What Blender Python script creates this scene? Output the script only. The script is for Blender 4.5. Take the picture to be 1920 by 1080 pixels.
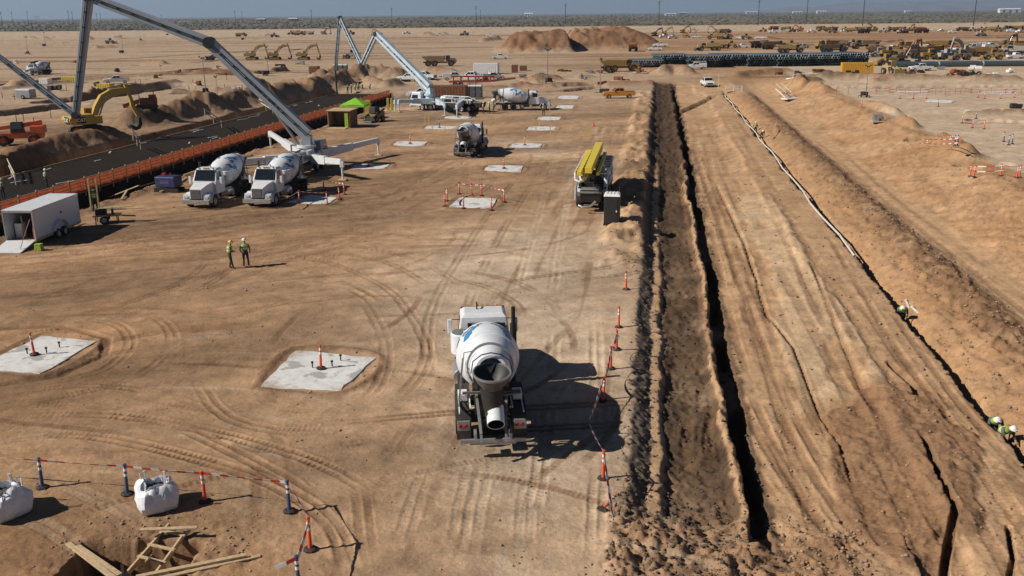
import bpy, bmesh, math, random
import numpy as np
from mathutils import Vector, Matrix, Euler
for o in list(bpy.data.objects): bpy.data.objects.remove(o)
scene = bpy.context.scene
COL = scene.collection
R = math.radians
# ------------------------------------------------------------------ camera
CAM_H = 15.0
F_PX = 1750.0
PITCH = 16.37
ROLL = -0.54
cam_d = bpy.data.cameras.new('camera'); cam = bpy.data.objects.new('camera', cam_d); COL.objects.link(cam)
cam_d.sensor_width = 36.0; cam_d.lens = 36.0 * F_PX / 1920.0
cam_d.clip_start = 0.5; cam_d.clip_end = 60000
CM = Matrix.Translation((0, 0, CAM_H)) @ Matrix.Rotation(R(90 - PITCH), 4, 'X') @ Matrix.Rotation(R(ROLL), 4, 'Z')
cam.matrix_world = CM
scene.camera = cam
# ------------------------------------------------------------------ sky and sun
SUN_EL, SUN_AZ = 37.0, 194.0          # azimuth of the sun seen from the site, degrees from +X towards +Y
w = bpy.data.worlds.new('World'); scene.world = w; w.use_nodes = True
nt = w.node_tree; nt.nodes.clear()
sky = nt.nodes.new('ShaderNodeTexSky'); sky.sky_type = 'NISHITA'; sky.sun_disc = False
sky.sun_elevation = R(SUN_EL); sky.sun_rotation = R(90 - SUN_AZ)
sky.altitude = 1200; sky.air_density = 0.5; sky.dust_density = 0.1; sky.ozone_density = 1.9
bg = nt.nodes.new('ShaderNodeBackground'); bg.inputs['Strength'].default_value = 0.051
wo = nt.nodes.new('ShaderNodeOutputWorld')
nt.links.new(sky.outputs[0], bg.inputs[0]); nt.links.new(bg.outputs[0], wo.inputs[0])
sun_d = bpy.data.lights.new('sun', 'SUN'); sun_d.energy = 5.0; sun_d.angle = R(0.5); sun_d.color = (1.0, 0.93, 0.83)
sun = bpy.data.objects.new('sun', sun_d); COL.objects.link(sun)
sd = Vector((math.cos(R(SUN_AZ)) * math.cos(R(SUN_EL)), math.sin(R(SUN_AZ)) * math.cos(R(SUN_EL)), math.sin(R(SUN_EL))))
sun.rotation_euler = sd.to_track_quat('Z', 'Y').to_euler(); sun.location = sd * 200
vs = scene.view_settings
vs.view_transform = 'Standard'; vs.look = 'None'; vs.gamma = 1.0; vs.use_curve_mapping = False; vs.exposure = 0.0
scene.render.engine = 'CYCLES'; scene.cycles.diffuse_bounces = 1; scene.cycles.volume_bounces = 0
scene.render.resolution_x = 1024; scene.render.resolution_y = 576

# ------------------------------------------------------------------ materials
MATS = {}
def mat(name, col, rough=0.6, metal=0.0, var=0.12, scale=6.0, dust=0.0, bump=0.0, trans=0.0, spec=0.5, dustcol=(0.30, 0.21, 0.14)):
    if name in MATS: return MATS[name]
    m = bpy.data.materials.new(name); m.use_nodes = True; t = m.node_tree; N = t.nodes; L = t.links
    b = N['Principled BSDF']; b.inputs['Roughness'].default_value = rough; b.inputs['Metallic'].default_value = metal
    b.inputs['Specular IOR Level'].default_value = spec
    tc = N.new('ShaderNodeTexCoord')
    n = N.new('ShaderNodeTexNoise'); n.inputs['Scale'].default_value = scale; n.inputs['Detail'].default_value = 6
    L.new(tc.outputs['Object'], n.inputs['Vector'])
    r = N.new('ShaderNodeValToRGB'); e = r.color_ramp.elements
    e[0].position = 0.3; e[1].position = 0.7
    e[0].color = (*[c * (1 - var) for c in col], 1); e[1].color = (*[min(1, c * (1 + var)) for c in col], 1)
    L.new(n.outputs['Fac'], r.inputs['Fac'])
    src = r.outputs['Color']
    if dust:
        n2 = N.new('ShaderNodeTexNoise'); n2.inputs['Scale'].default_value = 1.7; n2.inputs['Detail'].default_value = 9; n2.inputs['Roughness'].default_value = 0.7
        L.new(tc.outputs['Object'], n2.inputs['Vector'])
        r2 = N.new('ShaderNodeValToRGB'); r2.color_ramp.elements[0].position = 0.62 - dust * 0.4; r2.color_ramp.elements[1].position = 0.85
        r2.color_ramp.elements[1].color = (dust, dust, dust, 1)
        L.new(n2.outputs['Fac'], r2.inputs['Fac'])
        mx = N.new('ShaderNodeMix'); mx.data_type = 'RGBA'
        L.new(r2.outputs['Color'], mx.inputs['Factor']); L.new(src, mx.inputs['A']); mx.inputs['B'].default_value = (*dustcol, 1)
        src = mx.outputs['Result']
    L.new(src, b.inputs['Base Color'])
    if bump:
        bp = N.new('ShaderNodeBump'); bp.inputs['Strength'].default_value = bump; bp.inputs['Distance'].default_value = 0.03
        L.new(n.outputs['Fac'], bp.inputs['Height']); L.new(bp.outputs[0], b.inputs['Normal'])
    if trans:
        tr = N.new('ShaderNodeBsdfTranslucent'); L.new(src, tr.inputs['Color'])
        ms = N.new('ShaderNodeMixShader'); ms.inputs[0].default_value = trans
        L.new(b.outputs[0], ms.inputs[1]); L.new(tr.outputs[0], ms.inputs[2])
        L.new(ms.outputs[0], N['Material Output'].inputs['Surface'])
    MATS[name] = m; return m
WHITE = mat('white_paint', (0.74, 0.76, 0.78), 0.35, var=0.06, dust=0.4, dustcol=(0.38, 0.31, 0.24))
DRUMW = mat('drum_paint', (0.74, 0.77, 0.80), 0.4, var=0.08, scale=2, dust=0.3, dustcol=(0.45, 0.41, 0.36))
CHASS = mat('chassis_black', (0.018, 0.018, 0.02), 0.55, dust=0.25)
TYRE = mat('tyre_rubber', (0.02, 0.019, 0.018), 0.85, dust=0.45, dustcol=(0.16, 0.11, 0.07))
RIM = mat('steel_rim', (0.55, 0.55, 0.55), 0.35, 0.7, dust=0.3)
STEEL = mat('grey_steel', (0.33, 0.34, 0.35), 0.45, 0.5, dust=0.3)
DSTEEL = mat('dark_steel', (0.035, 0.033, 0.031), 0.55, 0.3, dust=0.22)
GLASS = mat('dark_glass', (0.012, 0.016, 0.018), 0.08, spec=0.9)
RED = mat('red_lens', (0.35, 0.02, 0.02), 0.3)
BLUE = mat('emblem_blue', (0.05, 0.22, 0.45), 0.4, var=0.3, scale=3)
NAVY = mat('navy_marks', (0.02, 0.05, 0.14), 0.5)
YEL = mat('machine_yellow', (0.33, 0.205, 0.045), 0.55, var=.2, dust=0.75, dustcol=(0.22, 0.14, 0.08))
YELX = mat('bright_machine_yellow', (0.50, 0.33, 0.05), 0.5, var=.15, dust=0.45, dustcol=(0.28, 0.19, 0.1))
YEL2 = mat('boom_yellow', (0.74, 0.57, 0.05), 0.42, var=0.06, dust=0.18)
ORANGE = mat('delineator_orange', (0.72, 0.09, 0.03), 0.5, var=0.1, dust=0.25)
BLUEP = mat('delineator_blue', (0.04, 0.07, 0.16), 0.5, dust=0.3)
REFL = mat('white_reflective', (0.8, 0.8, 0.78), 0.4, dust=0.25)
TAPER = mat('tape_red', (0.62, 0.07, 0.04), 0.5); TAPEW = mat('tape_white', (0.82, 0.8, 0.76), 0.5)
RUB = mat('black_rubber', (0.03, 0.028, 0.027), 0.8, dust=0.4)
WOOD = mat('raw_lumber', (0.52, 0.38, 0.22), 0.75, var=0.2, scale=9, dust=0.2)
PLY = mat('plywood', (0.46, 0.31, 0.17), 0.75, var=0.15, dust=0.2)
SPLAT = mat('splattered_steel', (0.03, 0.028, 0.027), 0.7, dust=0.8, dustcol=(0.33, 0.30, 0.27))
CONC = mat('concrete', (0.72, 0.71, 0.68), 0.85, var=0.10, scale=1.1, dust=0.6, bump=0.2, dustcol=(0.30, 0.28, 0.24))
GREYB = mat('boom_grey', (0.36, 0.39, 0.42), 0.42, 0.1, var=0.07, scale=1.5, dust=0.25)
ICE = mat('boom_ice_blue', (0.55, 0.66, 0.74), 0.42, var=0.12, scale=0.8, dust=0.2)
PURP = mat('purple_print', (0.10, 0.06, 0.17), 0.5)
NET = mat('orange_netting', (0.43, 0.105, 0.042), 0.65, var=0.2, scale=1.2, dust=0.3, trans=0.35, dustcol=(0.33, 0.12, 0.06))
REBAR = mat('rebar_steel', (0.055, 0.044, 0.038), 0.85, 0.0, dust=0.3, spec=.2, dustcol=(0.10, 0.08, 0.06))
SLABD = mat('dark_membrane_and_form_shade', (0.014, 0.0135, 0.013), 0.95, var=0.6, scale=0.5, dust=0.6, spec=.1, dustcol=(0.065, 0.05, 0.04))
BAG = mat('bag_fabric', (0.72, 0.73, 0.76), 0.7, var=0.10, scale=7, dust=0.22, bump=0.9)
REDM = mat('machine_red', (0.36, 0.07, 0.035), 0.5, dust=0.5)
RUST = mat('rusty_steel', (0.20, 0.085, 0.045), 0.75, 0.2, var=0.35, dust=0.4)
LIME = mat('lime_fabric', (0.32, 0.72, 0.05), 0.6, var=0.06, trans=0.3)
HIVIS = mat('hivis_fabric', (0.30, 0.42, 0.04), 0.7)
HIVIS2 = mat('hivis_orange', (0.65, 0.12, 0.04), 0.7)
CLOTH = mat('dark_clothing', (0.03, 0.033, 0.045), 0.85)
SKIN = mat('skin', (0.36, 0.21, 0.14), 0.6)
HATW = mat('hard_hat_white', (0.78, 0.76, 0.7), 0.4); HATY = mat('hard_hat_yellow', (0.7, 0.5, 0.06), 0.4)
PIPEG = mat('coated_pipe', (0.075, 0.11, 0.12), 0.32, 0.2, var=0.2, dust=0.12)
PVC = mat('white_pipe', (0.70, 0.67, 0.60), 0.5, dust=0.45)
TEAL = mat('dark_blue_paint', (0.02, 0.035, 0.11), 0.5, dust=0.3)
GREYP = mat('grey_plastic', (0.10, 0.11, 0.12), 0.5, dust=0.2)
BLACKP = mat('black_plastic', (0.025, 0.026, 0.03), 0.5, dust=0.15)
ORTRK = mat('orange_truck_paint', (0.55, 0.22, 0.03), 0.4, dust=0.3)
BARK = mat('weathered_pole', (0.055, 0.045, 0.038), 0.9)
SCRUB = mat('desert_scrub_leaves', (0.095, 0.090, 0.066), 0.9, var=0.45, scale=0.02)
MOUNT = mat('mountain_rock', (0.20, 0.17, 0.15), 0.95, var=0.3, scale=0.002)

def concrete_pad_material():
    m = bpy.data.materials.new('pad_concrete'); m.use_nodes = True; t = m.node_tree; N = t.nodes; L = t.links; b = N['Principled BSDF']; b.inputs['Roughness'].default_value = .85
    tc = N.new('ShaderNodeTexCoord')
    def noise(sc, det=8, ro=.6): n = N.new('ShaderNodeTexNoise'); n.inputs['Scale'].default_value = sc; n.inputs['Detail'].default_value = det; n.inputs['Roughness'].default_value = ro; L.new(tc.outputs['Object'], n.inputs['Vector']); return n
    def ramp(src, a, c, va, vc): r = N.new('ShaderNodeMapRange'); r.inputs['From Min'].default_value = a; r.inputs['From Max'].default_value = c; r.inputs['To Min'].default_value = va; r.inputs['To Max'].default_value = vc; L.new(src, r.inputs['Value']); return r.outputs[0]
    def mix(f, A, B):
        x = N.new('ShaderNodeMix'); x.data_type = 'RGBA'; L.new(f, x.inputs['Factor'])
        for k, v in (('A', A), ('B', B)):
            if isinstance(v, tuple): x.inputs[k].default_value = (*v, 1)
            else: L.new(v, x.inputs[k])
        return x.outputs['Result']
    c = mix(ramp(noise(2.2).outputs['Fac'], .35, .65, 0, 1), (.60, .59, .57), (.76, .75, .73))
    c = mix(ramp(noise(.75, 6, .5).outputs['Fac'], .56, .60, 0, .75), c, (.30, .30, .275))
    sx = N.new('ShaderNodeSeparateXYZ'); L.new(tc.outputs['Generated'], sx.inputs[0]); ab = []
    for o_ in ('X', 'Y'):
        s = N.new('ShaderNodeMath'); s.operation = 'SUBTRACT'; s.inputs[1].default_value = .5; L.new(sx.outputs[o_], s.inputs[0]); a = N.new('ShaderNodeMath'); a.operation = 'ABSOLUTE'; L.new(s.outputs[0], a.inputs[0]); ab.append(a)
    ad = N.new('ShaderNodeMath'); ad.operation = 'ADD'; L.new(ab[0].outputs[0], ad.inputs[0]); L.new(ab[1].outputs[0], ad.inputs[1])
    a2 = N.new('ShaderNodeMath'); a2.operation = 'MULTIPLY_ADD'; a2.inputs[1].default_value = .9; L.new(noise(3.5, 10, .7).outputs['Fac'], a2.inputs[0]); L.new(ad.outputs[0], a2.inputs[2])
    c = mix(ramp(a2.outputs[0], 1.0, 1.32, 0, .8), c, (.36, .25, .16)); L.new(c, b.inputs['Base Color']); return m
PADM = concrete_pad_material()
# ------------------------------------------------------------------ mesh builder and scene helpers
class MB:
    def __init__(s): s.v = []; s.f = []; s.mi = []
    def add(s, vs, fs, mi=0):
        k = len(s.v); s.v += [tuple(p) for p in vs]; s.f += [tuple(i + k for i in f) for f in fs]; s.mi += [mi] * len(fs); return s
    def box(s, c, d, mi=0, M=None, top=None, c2=None):
        hx, hy, hz = d[0] / 2, d[1] / 2, d[2] / 2
        tx, ty = top if top else (1, 1)
        P = [(-hx, -hy, -hz), (hx, -hy, -hz), (hx, hy, -hz), (-hx, hy, -hz), (-hx * tx, -hy * ty, hz), (hx * tx, -hy * ty, hz), (hx * tx, hy * ty, hz), (-hx * tx, hy * ty, hz)]
        P = [Vector(p) for p in P]
        if M is not None: P = [M @ p for p in P]
        P = [p + Vector(c) for p in P]
        return s.add(P, [(3, 2, 1, 0), (4, 5, 6, 7), (0, 1, 5, 4), (1, 2, 6, 5), (2, 3, 7, 6), (3, 0, 4, 7)], mi)
    def beam(s, p0, p1, w, h, mi=0, w1=None, h1=None, up=(0, 0, 1)):
        p0 = Vector(p0); p1 = Vector(p1); d = (p1 - p0).normalized(); up = Vector(up)
        if abs(d.dot(up)) > 0.98: up = Vector((0, 1, 0)) if abs(d.y) < 0.9 else Vector((1, 0, 0))
        x = d.cross(up).normalized(); z = x.cross(d)
        w1 = w if w1 is None else w1; h1 = h if h1 is None else h1
        P = []
        for p, a, b in ((p0, w, h), (p1, w1, h1)):
            P += [p - x * a / 2 - z * b / 2, p + x * a / 2 - z * b / 2, p + x * a / 2 + z * b / 2, p - x * a / 2 + z * b / 2]
        return s.add(P, [(0, 1, 2, 3), (7, 6, 5, 4), (1, 0, 4, 5), (2, 1, 5, 6), (3, 2, 6, 7), (0, 3, 7, 4)], mi)
    def tube(s, pts, r, n=6, mi=0, cap=True):
        pts = [Vector(p) for p in pts]; rs = r if isinstance(r, (list, tuple)) else [r] * len(pts)
        P = []; F = []; ref = None
        for i, p in enumerate(pts):
            d = (pts[min(i + 1, len(pts) - 1)] - pts[max(i - 1, 0)]).normalized()
            if ref is None: ref = Vector((0, 0, 1)) if abs(d.z) < 0.9 else Vector((1, 0, 0))
            x = d.cross(ref).normalized(); z = x.cross(d); ref = z
            for k in range(n):
                a = 2 * math.pi * k / n; P.append(p + (x * math.cos(a) + z * math.sin(a)) * rs[i])
        for i in range(len(pts) - 1):
            for k in range(n):
                a = i * n + k; b = i * n + (k + 1) % n
                F.append((b, a, a + n, b + n))
        if cap: F.append(tuple(range(n))); F.append(tuple(reversed(range((len(pts) - 1) * n, len(pts) * n))))
        return s.add(P, F, mi)
    def lathe(s, prof, p0, axis, n=16, mi=0, a0=0, a1=2 * math.pi, ref=None):
        """prof: (distance along axis, radius)"""
        p0 = Vector(p0); d = Vector(axis).normalized()
        ref = Vector(ref) if ref else (Vector((0, 0, 1)) if abs(d.z) < 0.9 else Vector((0, 1, 0)))
        x = d.cross(ref).normalized(); z = x.cross(d)
        full = abs(a1 - a0 - 2 * math.pi) < 1e-6; m = n if full else n + 1
        P = []; F = []
        for t, r in prof:
            for k in range(m):
                a = a0 + (a1 - a0) * k / n; P.append(p0 + d * t + (z * math.cos(a) + x * math.sin(a)) * r)
        for i in range(len(prof) - 1):
            for k in range(n):
                a = i * m + k; b = i * m + (k + 1) % m
                F.append((a, b, b + m, a + m))
        return s.add(P, F, mi)
    def prism(s, poly, x0, x1, mi=0, sc=1.0, cen=None):
        """poly in (y,z), extruded along x; counter-clockwise seen from +x"""
        n = len(poly); P = [(x0, y, z) for y, z in poly] + [(x1, y, z) for y, z in poly]
        F = [tuple(reversed(range(n))), tuple(range(n, 2 * n))]
        for i in range(n): j = (i + 1) % n; F.append((i, j, j + n, i + n))
        return s.add(P, F, mi)
    def build(s, name, mats, parent=None, smooth=False, bevel=0.0, recalc=False):
        me = bpy.data.meshes.new(name); me.from_pydata(s.v, [], s.f)
        if not isinstance(mats, (list, tuple)): mats = [mats]
        for m in mats: me.materials.append(m)
        if len(mats) > 1: me.polygons.foreach_set('material_index', s.mi)
        if smooth:
            me.polygons.foreach_set('use_smooth', [True] * len(me.polygons))
            try: me.set_sharp_from_angle(angle=R(38))
            except Exception: pass
        if recalc:
            b = bmesh.new(); b.from_mesh(me); bmesh.ops.recalc_face_normals(b, faces=b.faces); b.to_mesh(me); b.free()
        me.update()
        o = bpy.data.objects.new(name, me); COL.objects.link(o)
        if parent is not None: o.parent = parent
        if bevel:
            bv = o.modifiers.new('bevel', 'BEVEL'); bv.width = bevel; bv.segments = 2; bv.limit_method = 'ANGLE'; bv.angle_limit = R(40)
        return o
def tag(o, label, cat, group=None):
    o['label'] = label; o['category'] = cat
    if group: o['group'] = group
    return o
def thing(name, label, cat, loc=(0, 0, 0), rz=0.0, group=None):
    o = bpy.data.objects.new(name, None); COL.objects.link(o); o.empty_display_size = 0.3
    o.location = loc; o.rotation_euler = (0, 0, rz); return tag(o, label, cat, group)
def kids(o): return [c for c in bpy.data.objects if c.parent == o]
KID = {}
def snapshot(o): return (o, [snapshot(c) for c in kids(o)])
def _cp(t, parent):
    o, ch = t; c = o.copy(); COL.objects.link(c); c.parent = parent
    for x in ch: _cp(x, c)
    return c
class Proto:
    """first use places the prototype itself, later uses copy it with its parts"""
    def __init__(s, root): s.root = root; s.used = False; s.t = None
    def put(s, loc, rz, label, group=None, scale=1.0):
        if s.t is None: s.t = snapshot(s.root)
        o = s.root if not s.used else _cp(s.t, None)
        s.used = True
        o.location = loc; o.rotation_euler = (0, 0, rz); o.scale = (scale,) * 3; o['label'] = label
        if group: o['group'] = group
        elif 'group' in o: del o['group']
        return o
ORD = ['first', 'second', 'third', 'fourth', 'fifth', 'sixth', 'seventh', 'eighth', 'ninth', 'tenth', 'eleventh', 'twelfth', 'thirteenth', 'fourteenth', 'fifteenth', 'sixteenth', 'seventeenth', 'eighteenth', 'nineteenth', 'twentieth']
# ------------------------------------------------------------------ site frame: u across the trenches, v along them
ST, CT = math.sin(R(8.7)), math.cos(R(8.7))
GRID = -R(8.7)                       # z rotation that turns +Y to the trench direction
def uv2xy(u, v): return (u * CT + v * ST, -u * ST + v * CT)
def P(px, py, z=0.0):
    """point of the site seen at a photograph position, on the level z"""
    d = CM.to_3x3() @ Vector((px - 960, 540 - py, -F_PX)); t = (z - CAM_H) / d.z
    return Vector((d.x * t, d.y * t, z))
def Pplane(px, py, o, az):
    """same, on the upright plane through o with horizontal direction az"""
    d = CM.to_3x3() @ Vector((px - 960, 540 - py, -F_PX)); n = Vector((-az[1], az[0], 0))
    t = (Vector(o) - Vector((0, 0, CAM_H))).dot(n) / d.dot(n)
    return Vector((0, 0, CAM_H)) + d * t
# ------------------------------------------------------------------ terrain
def _h(ix, iy, s):
    n = (ix.astype(np.int64) * 374761393 + iy.astype(np.int64) * 668265263 + s * 974634777) & 0xFFFFFFFF
    n = ((n ^ (n >> 13)) * 1274126177) & 0xFFFFFFFF
    return ((n ^ (n >> 16)) & 0xFFFF).astype(np.float32) / 32767.5 - 1.0
def vn(x, y, s=0):
    ix = np.floor(x); iy = np.floor(y); fx = (x - ix).astype(np.float32); fy = (y - iy).astype(np.float32)
    fx = fx * fx * (3 - 2 * fx); fy = fy * fy * (3 - 2 * fy)
    ix = ix.astype(np.int64); iy = iy.astype(np.int64)
    a = _h(ix, iy, s); b = _h(ix + 1, iy, s); c = _h(ix, iy + 1, s); d = _h(ix + 1, iy + 1, s)
    return (a + (b - a) * fx) * (1 - fy) + (c + (d - c) * fx) * fy
def fbm(x, y, s=0, o=4, g=0.5):
    r = 0; a = 1.0; t = 0
    for i in range(o):
        r = r + a * vn(x, y, s + i * 17); t += a; a *= g
        x, y = 1.63 * x + 1.17 * y + 3.1, -1.17 * x + 1.63 * y + 7.7
    return r / t
def ss(a, b, x):
    t = np.clip((x - a) / (b - a), 0, 1); return t * t * (3 - 2 * t)
def band(x, a, b, w): return ss(a - w, a + w, x) * (1 - ss(b - w, b + w, x))
def pl_dist(X, Y, pts):
    """distance to a polyline, signed side distance and arc length"""
    best = np.full(X.shape, 1e9, np.float32); sd = np.zeros_like(best); al = np.zeros_like(best); acc = 0.0
    for (x0, y0), (x1, y1) in zip(pts[:-1], pts[1:]):
        dx, dy = x1 - x0, y1 - y0; L = math.hypot(dx, dy)
        if L < 1e-6: continue
        dx /= L; dy /= L
        t = np.clip((X - x0) * dx + (Y - y0) * dy, 0, L)
        ex = X - x0 - t * dx; ey = Y - y0 - t * dy; d = np.sqrt(ex * ex + ey * ey)
        m = d < best
        best = np.where(m, d, best); sd = np.where(m, np.sign(-ex * dy + ey * dx) * d, sd); al = np.where(m, acc + t, al); acc += L
    return best, sd, al
def spline(pts, n=6):
    pts = [Vector((p[0], p[1])) for p in pts]; out = []
    for i in range(len(pts) - 1):
        p0 = pts[max(i - 1, 0)]; p1 = pts[i]; p2 = pts[i + 1]; p3 = pts[min(i + 2, len(pts) - 1)]
        for k in range(n):
            t = k / n
            out.append(0.5 * ((2 * p1) + (p2 - p0) * t + (2 * p0 - 5 * p1 + 4 * p2 - p3) * t * t + (3 * p1 - p0 - 3 * p2 + p3) * t ** 3))
    out.append(pts[-1]); return [(p.x, p.y) for p in out]
def PX(*pp): return [tuple(P(x, y)[:2]) for x, y in pp]
# colours of the soils
C_TAN = np.array((0.40, 0.249, 0.142)); C_PALE = np.array((0.50, 0.385, 0.275)); C_ORG = np.array((0.345, 0.195, 0.098)); C_BRN = np.array((0.22, 0.124, 0.068))
C_DRK = np.array((0.105, 0.066, 0.040)); C_GRV = np.array((0.115, 0.092, 0.075)); C_SAND = np.array((0.53, 0.335, 0.19)); C_SCRUB = np.array((0.165, 0.142, 0.105)); C_RED = np.array((0.33, 0.15, 0.085))
PROF_U = [-40, -0.60, -0.45, 0.10, 0.22, 0.55, 0.74, 1.3, 2.75, 3.12, 3.30, 3.42, 3.90, 4.06, 5.0, 7.5, 9.4, 9.8, 12.0, 13.30, 13.42, 14.0, 14.3, 15.2, 16.6, 17.3, 18.0, 18.8, 19.6, 22.0, 23.0, 26.0, 29.5, 31.0, 33.0, 60]
PROF_Z = [0, 0.00, -0.06, -0.42, -0.42, -0.45, -0.70, -0.80, -0.74, -0.36, -0.40, -2.20, -2.20, -1.02, -0.95, -0.90, -0.72, -0.50, -0.48, -0.55, -1.65, -1.65, -1.1, -0.68, -0.36, -0.14, -0.18, -0.52, -0.78, -0.82, -0.70, 0.15, 1.10, 1.05, 0.92, 0.9]
PADPX = [[(487, 727), (554, 659), (704, 673), (637, 734)], [(-45, 692), (77, 633), (183, 642), (78, 703)], [(841, 389), (862, 371), (932, 373), (921, 391)], [(908, 321), (916, 311), (981, 312), (976, 324)],
    [(955, 277), (962, 269), (1016, 269), (1013, 277)], [(736, 275), (745, 266), (802, 267), (794, 275)], [(795, 243), (803, 236), (862, 238), (856, 243)], [(832, 223), (838, 218), (886, 218), (881, 223)],
    [(987, 245), (993, 238), (1043, 238), (1041, 245)], [(1007, 225), (1011, 219), (1053, 219), (1049, 225)], [(1040, 204), (1046, 198), (1078, 198), (1073, 204)], [(1045, 186), (1050, 180), (1087, 180), (1083, 186)],
    [(658, 318), (666, 309), (733, 308), (721, 317)], [(534, 381), (580, 366), (632, 371), (614, 384)]]
def ridge_list():
    L = []   # (polyline, half width, height, roughness, colour or None)
    def a(pp, w, h, r, c=None): L.append((PX(*pp), w, h, r, c))
    # spoil along the far side of the foundation pit
    a([(0, 318), (60, 294), (150, 272), (205, 260)], 2.8, 1.7, 0.8, C_BRN * .85)
    a([(255, 236), (300, 228), (370, 212)], 4.0, 2.6, 0.9, C_BRN * .8)
    a([(395, 213), (440, 200), (480, 192)], 4.0, 2.4, 0.9, C_BRN * .8)
    a([(500, 190), (560, 178), (640, 160)], 4.2, 2.6, 0.9, C_BRN * .8)
    a([(600, 158), (680, 150), (745, 150)], 5.5, 2.8, 1.2, C_BRN * .8)
    a([(690, 158), (725, 163), (742, 160)], 3.0, 1.6, 0.9, C_BRN)
    # ditches and low berms of the left yards
    a([(0, 160), (120, 146), (250, 141), (395, 127)], 3.0, -2.0, 0.3, C_DRK)
    a([(0, 169), (130, 153), (390, 134)], 2.0, 0.7, 0.3, C_TAN)
    a([(0, 214), (60, 206), (125, 197)], 4.5, -3.0, 0.3, C_DRK * .8)
    a([(110, 190), (200, 178), (330, 160)], 5.0, -3.0, 0.5, C_DRK * .8)
    a([(150, 180), (260, 164), (330, 155)], 1.8, 0.9, 0.5, C_BRN)
    a([(20, 165), (45, 158)], 3.0, 1.2, 0.4, C_TAN)
    a([(370, 138), (460, 134)], 2.5, 0.9, 0.8, C_RED)
    a([(320, 137), (600, 138)], 1.2, 0.5, 0.9, C_DRK)
    a([(200, 112), (330, 104), (520, 92)], 3.0, -0.7, 0.2, C_BRN)
    a([(0, 84), (300, 76), (900, 70)], 6.0, -0.8, 0.2, C_BRN)
    a([(600, 112), (830, 96)], 1.6, -0.5, 0.2, C_BRN)
    for x0 in (28, 76, 165, 202): a([(x0, 73), (x0 + 32, 72)], 5.0, 2.4, 1.0, C_BRN)
    a([(800, 66), (850, 64)], 6.0, 2.2, 1.2, C_BRN)
    a([(905, 78), (935, 74)], 4.0, 2.0, 1.2, C_BRN)
    # centre yard behind the parked pump
    a([(1000, 163), (1050, 160), (1110, 160)], 2.2, 0.7, 0.4, C_BRN)
    a([(1010, 172), (1060, 170), (1120, 163)], 2.4, -1.2, 0.4, C_RED)
    a([(1195, 132), (1235, 137)], 3.0, 1.1, 0.9, C_RED)
    a([(1245, 140), (1262, 138), (1284, 140)], 3.6, 2.4, 0.5, C_BRN)
    a([(1140, 160), (1220, 156)], 2.0, 0.8, 0.7, C_RED)
    a([(970, 137), (1230, 137)], 0.9, -0.5, 0.6, C_DRK)
    # right yard
    a([(1520, 160), (1580, 159), (1640, 159)], 2.6, 1.3, 0.5, C_BRN * .9)
    a([(1670, 160), (1730, 159), (1790, 159)], 2.6, 1.3, 0.5, C_BRN * .9)
    a([(1825, 160), (1900, 158)], 2.6, 1.3, 0.5, C_BRN * .9)
    a([(1500, 172), (1640, 172), (1920, 170)], 3.4, -1.8, 0.3, C_RED * .6)
    a([(1815, 229), (1870, 226), (1925, 228)], 1.2, 0.7, 0.4, C_BRN)
    a([(1828, 238), (1930, 243)], 1.5, -1.2, 0.4, C_RED)
    a([(1715, 276), (1750, 277)], 1.5, -1.0, 0.3, C_DRK)
    a([(1812, 324), (1872, 326)], 1.5, -0.9, 0.3, C_DRK)
    a([(1625, 210), (1680, 225)], 1.2, 0.9, 0.5, C_ORG); a([(1690, 240), (1710, 254)], 1.2, 0.9, 0.4, C_ORG); a([(1765, 283), (1810, 312)], 1.8, 1.1, 0.5, C_ORG)
    a([(1490, 165), (1545, 182)], 2.4, 1.4, 0.4, C_ORG); a([(1380, 145), (1470, 135)], 3, 1.3, 0.5, C_ORG)
    # cracks and steps in the corridor
    a([(1748, 840), (1795, 930), (1778, 1010), (1775, 1075)], 0.15, -0.42, 0.5, C_DRK)
    a([(1895, 960), (1905, 1020), (1890, 1080)], 0.10, -0.3, 0.5, C_DRK)
    a([(1735, 805), (1760, 860)], 0.15, -0.3, 0.1, C_DRK)
    a([(1440, 560), (1490, 620), (1540, 740), (1580, 800), (1600, 860)], 0.10, -0.18, 0.3, C_BRN)
    a([(1345, 330), (1400, 440), (1440, 560)], 0.14, -0.18, 0.1, C_BRN)
    a([(1520, 480), (1560, 570), (1620, 700)], 0.12, -0.14, 0.1, C_BRN)
    a([(1260, 205), (1340, 175)], 1.0, -0.5, 0.3, C_BRN)
    a([(1670, 660), (1715, 700), (1725, 725)], 0.22, -0.3, 0.3, C_BRN)
    for c4 in PADPX:
        cx = sum(q[0] for q in c4) / 4; cy = sum(q[1] for q in c4) / 4; big = abs(c4[0][0] - c4[2][0]) > 90
        ring = [(cx + (x - cx) * (1.10 if big else 1.06), cy + (y - cy) * (1.12 if big else 1.08)) for x, y in c4]; ring = [tuple(P(*q)[:2]) for q in ring]
        L.append((spline(ring + ring[:1], 5), 0.34 if big else 0.28, 0.09, 0.9, C_BRN * 1.1))
    a([(0, 617), (110, 612), (200, 636), (195, 668), (110, 706), (0, 722)], 0.32, -0.10, 0.5, C_BRN)
    rr_ = random.Random(77)
    for x0, x1, y0, y1, n_ in ((0, 640, 112, 185, 26), (760, 1220, 128, 168, 16), (1250, 1920, 64, 96, 22), (1460, 1920, 140, 165, 8), (0, 930, 60, 100, 14)):
        for _ in range(n_):
            px, py = rr_.uniform(x0, x1), rr_.uniform(y0, y1); ln = rr_.uniform(12, 60); a([(px, py), (px + ln, py - rr_.uniform(-1, 3))], rr_.uniform(1.2, 2.6), rr_.choice((-1, 1)) * rr_.uniform(.5, 1.3), 0.9, rr_.choice((C_BRN, C_DRK * 1.3, C_RED * .8, C_ORG)))
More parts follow.
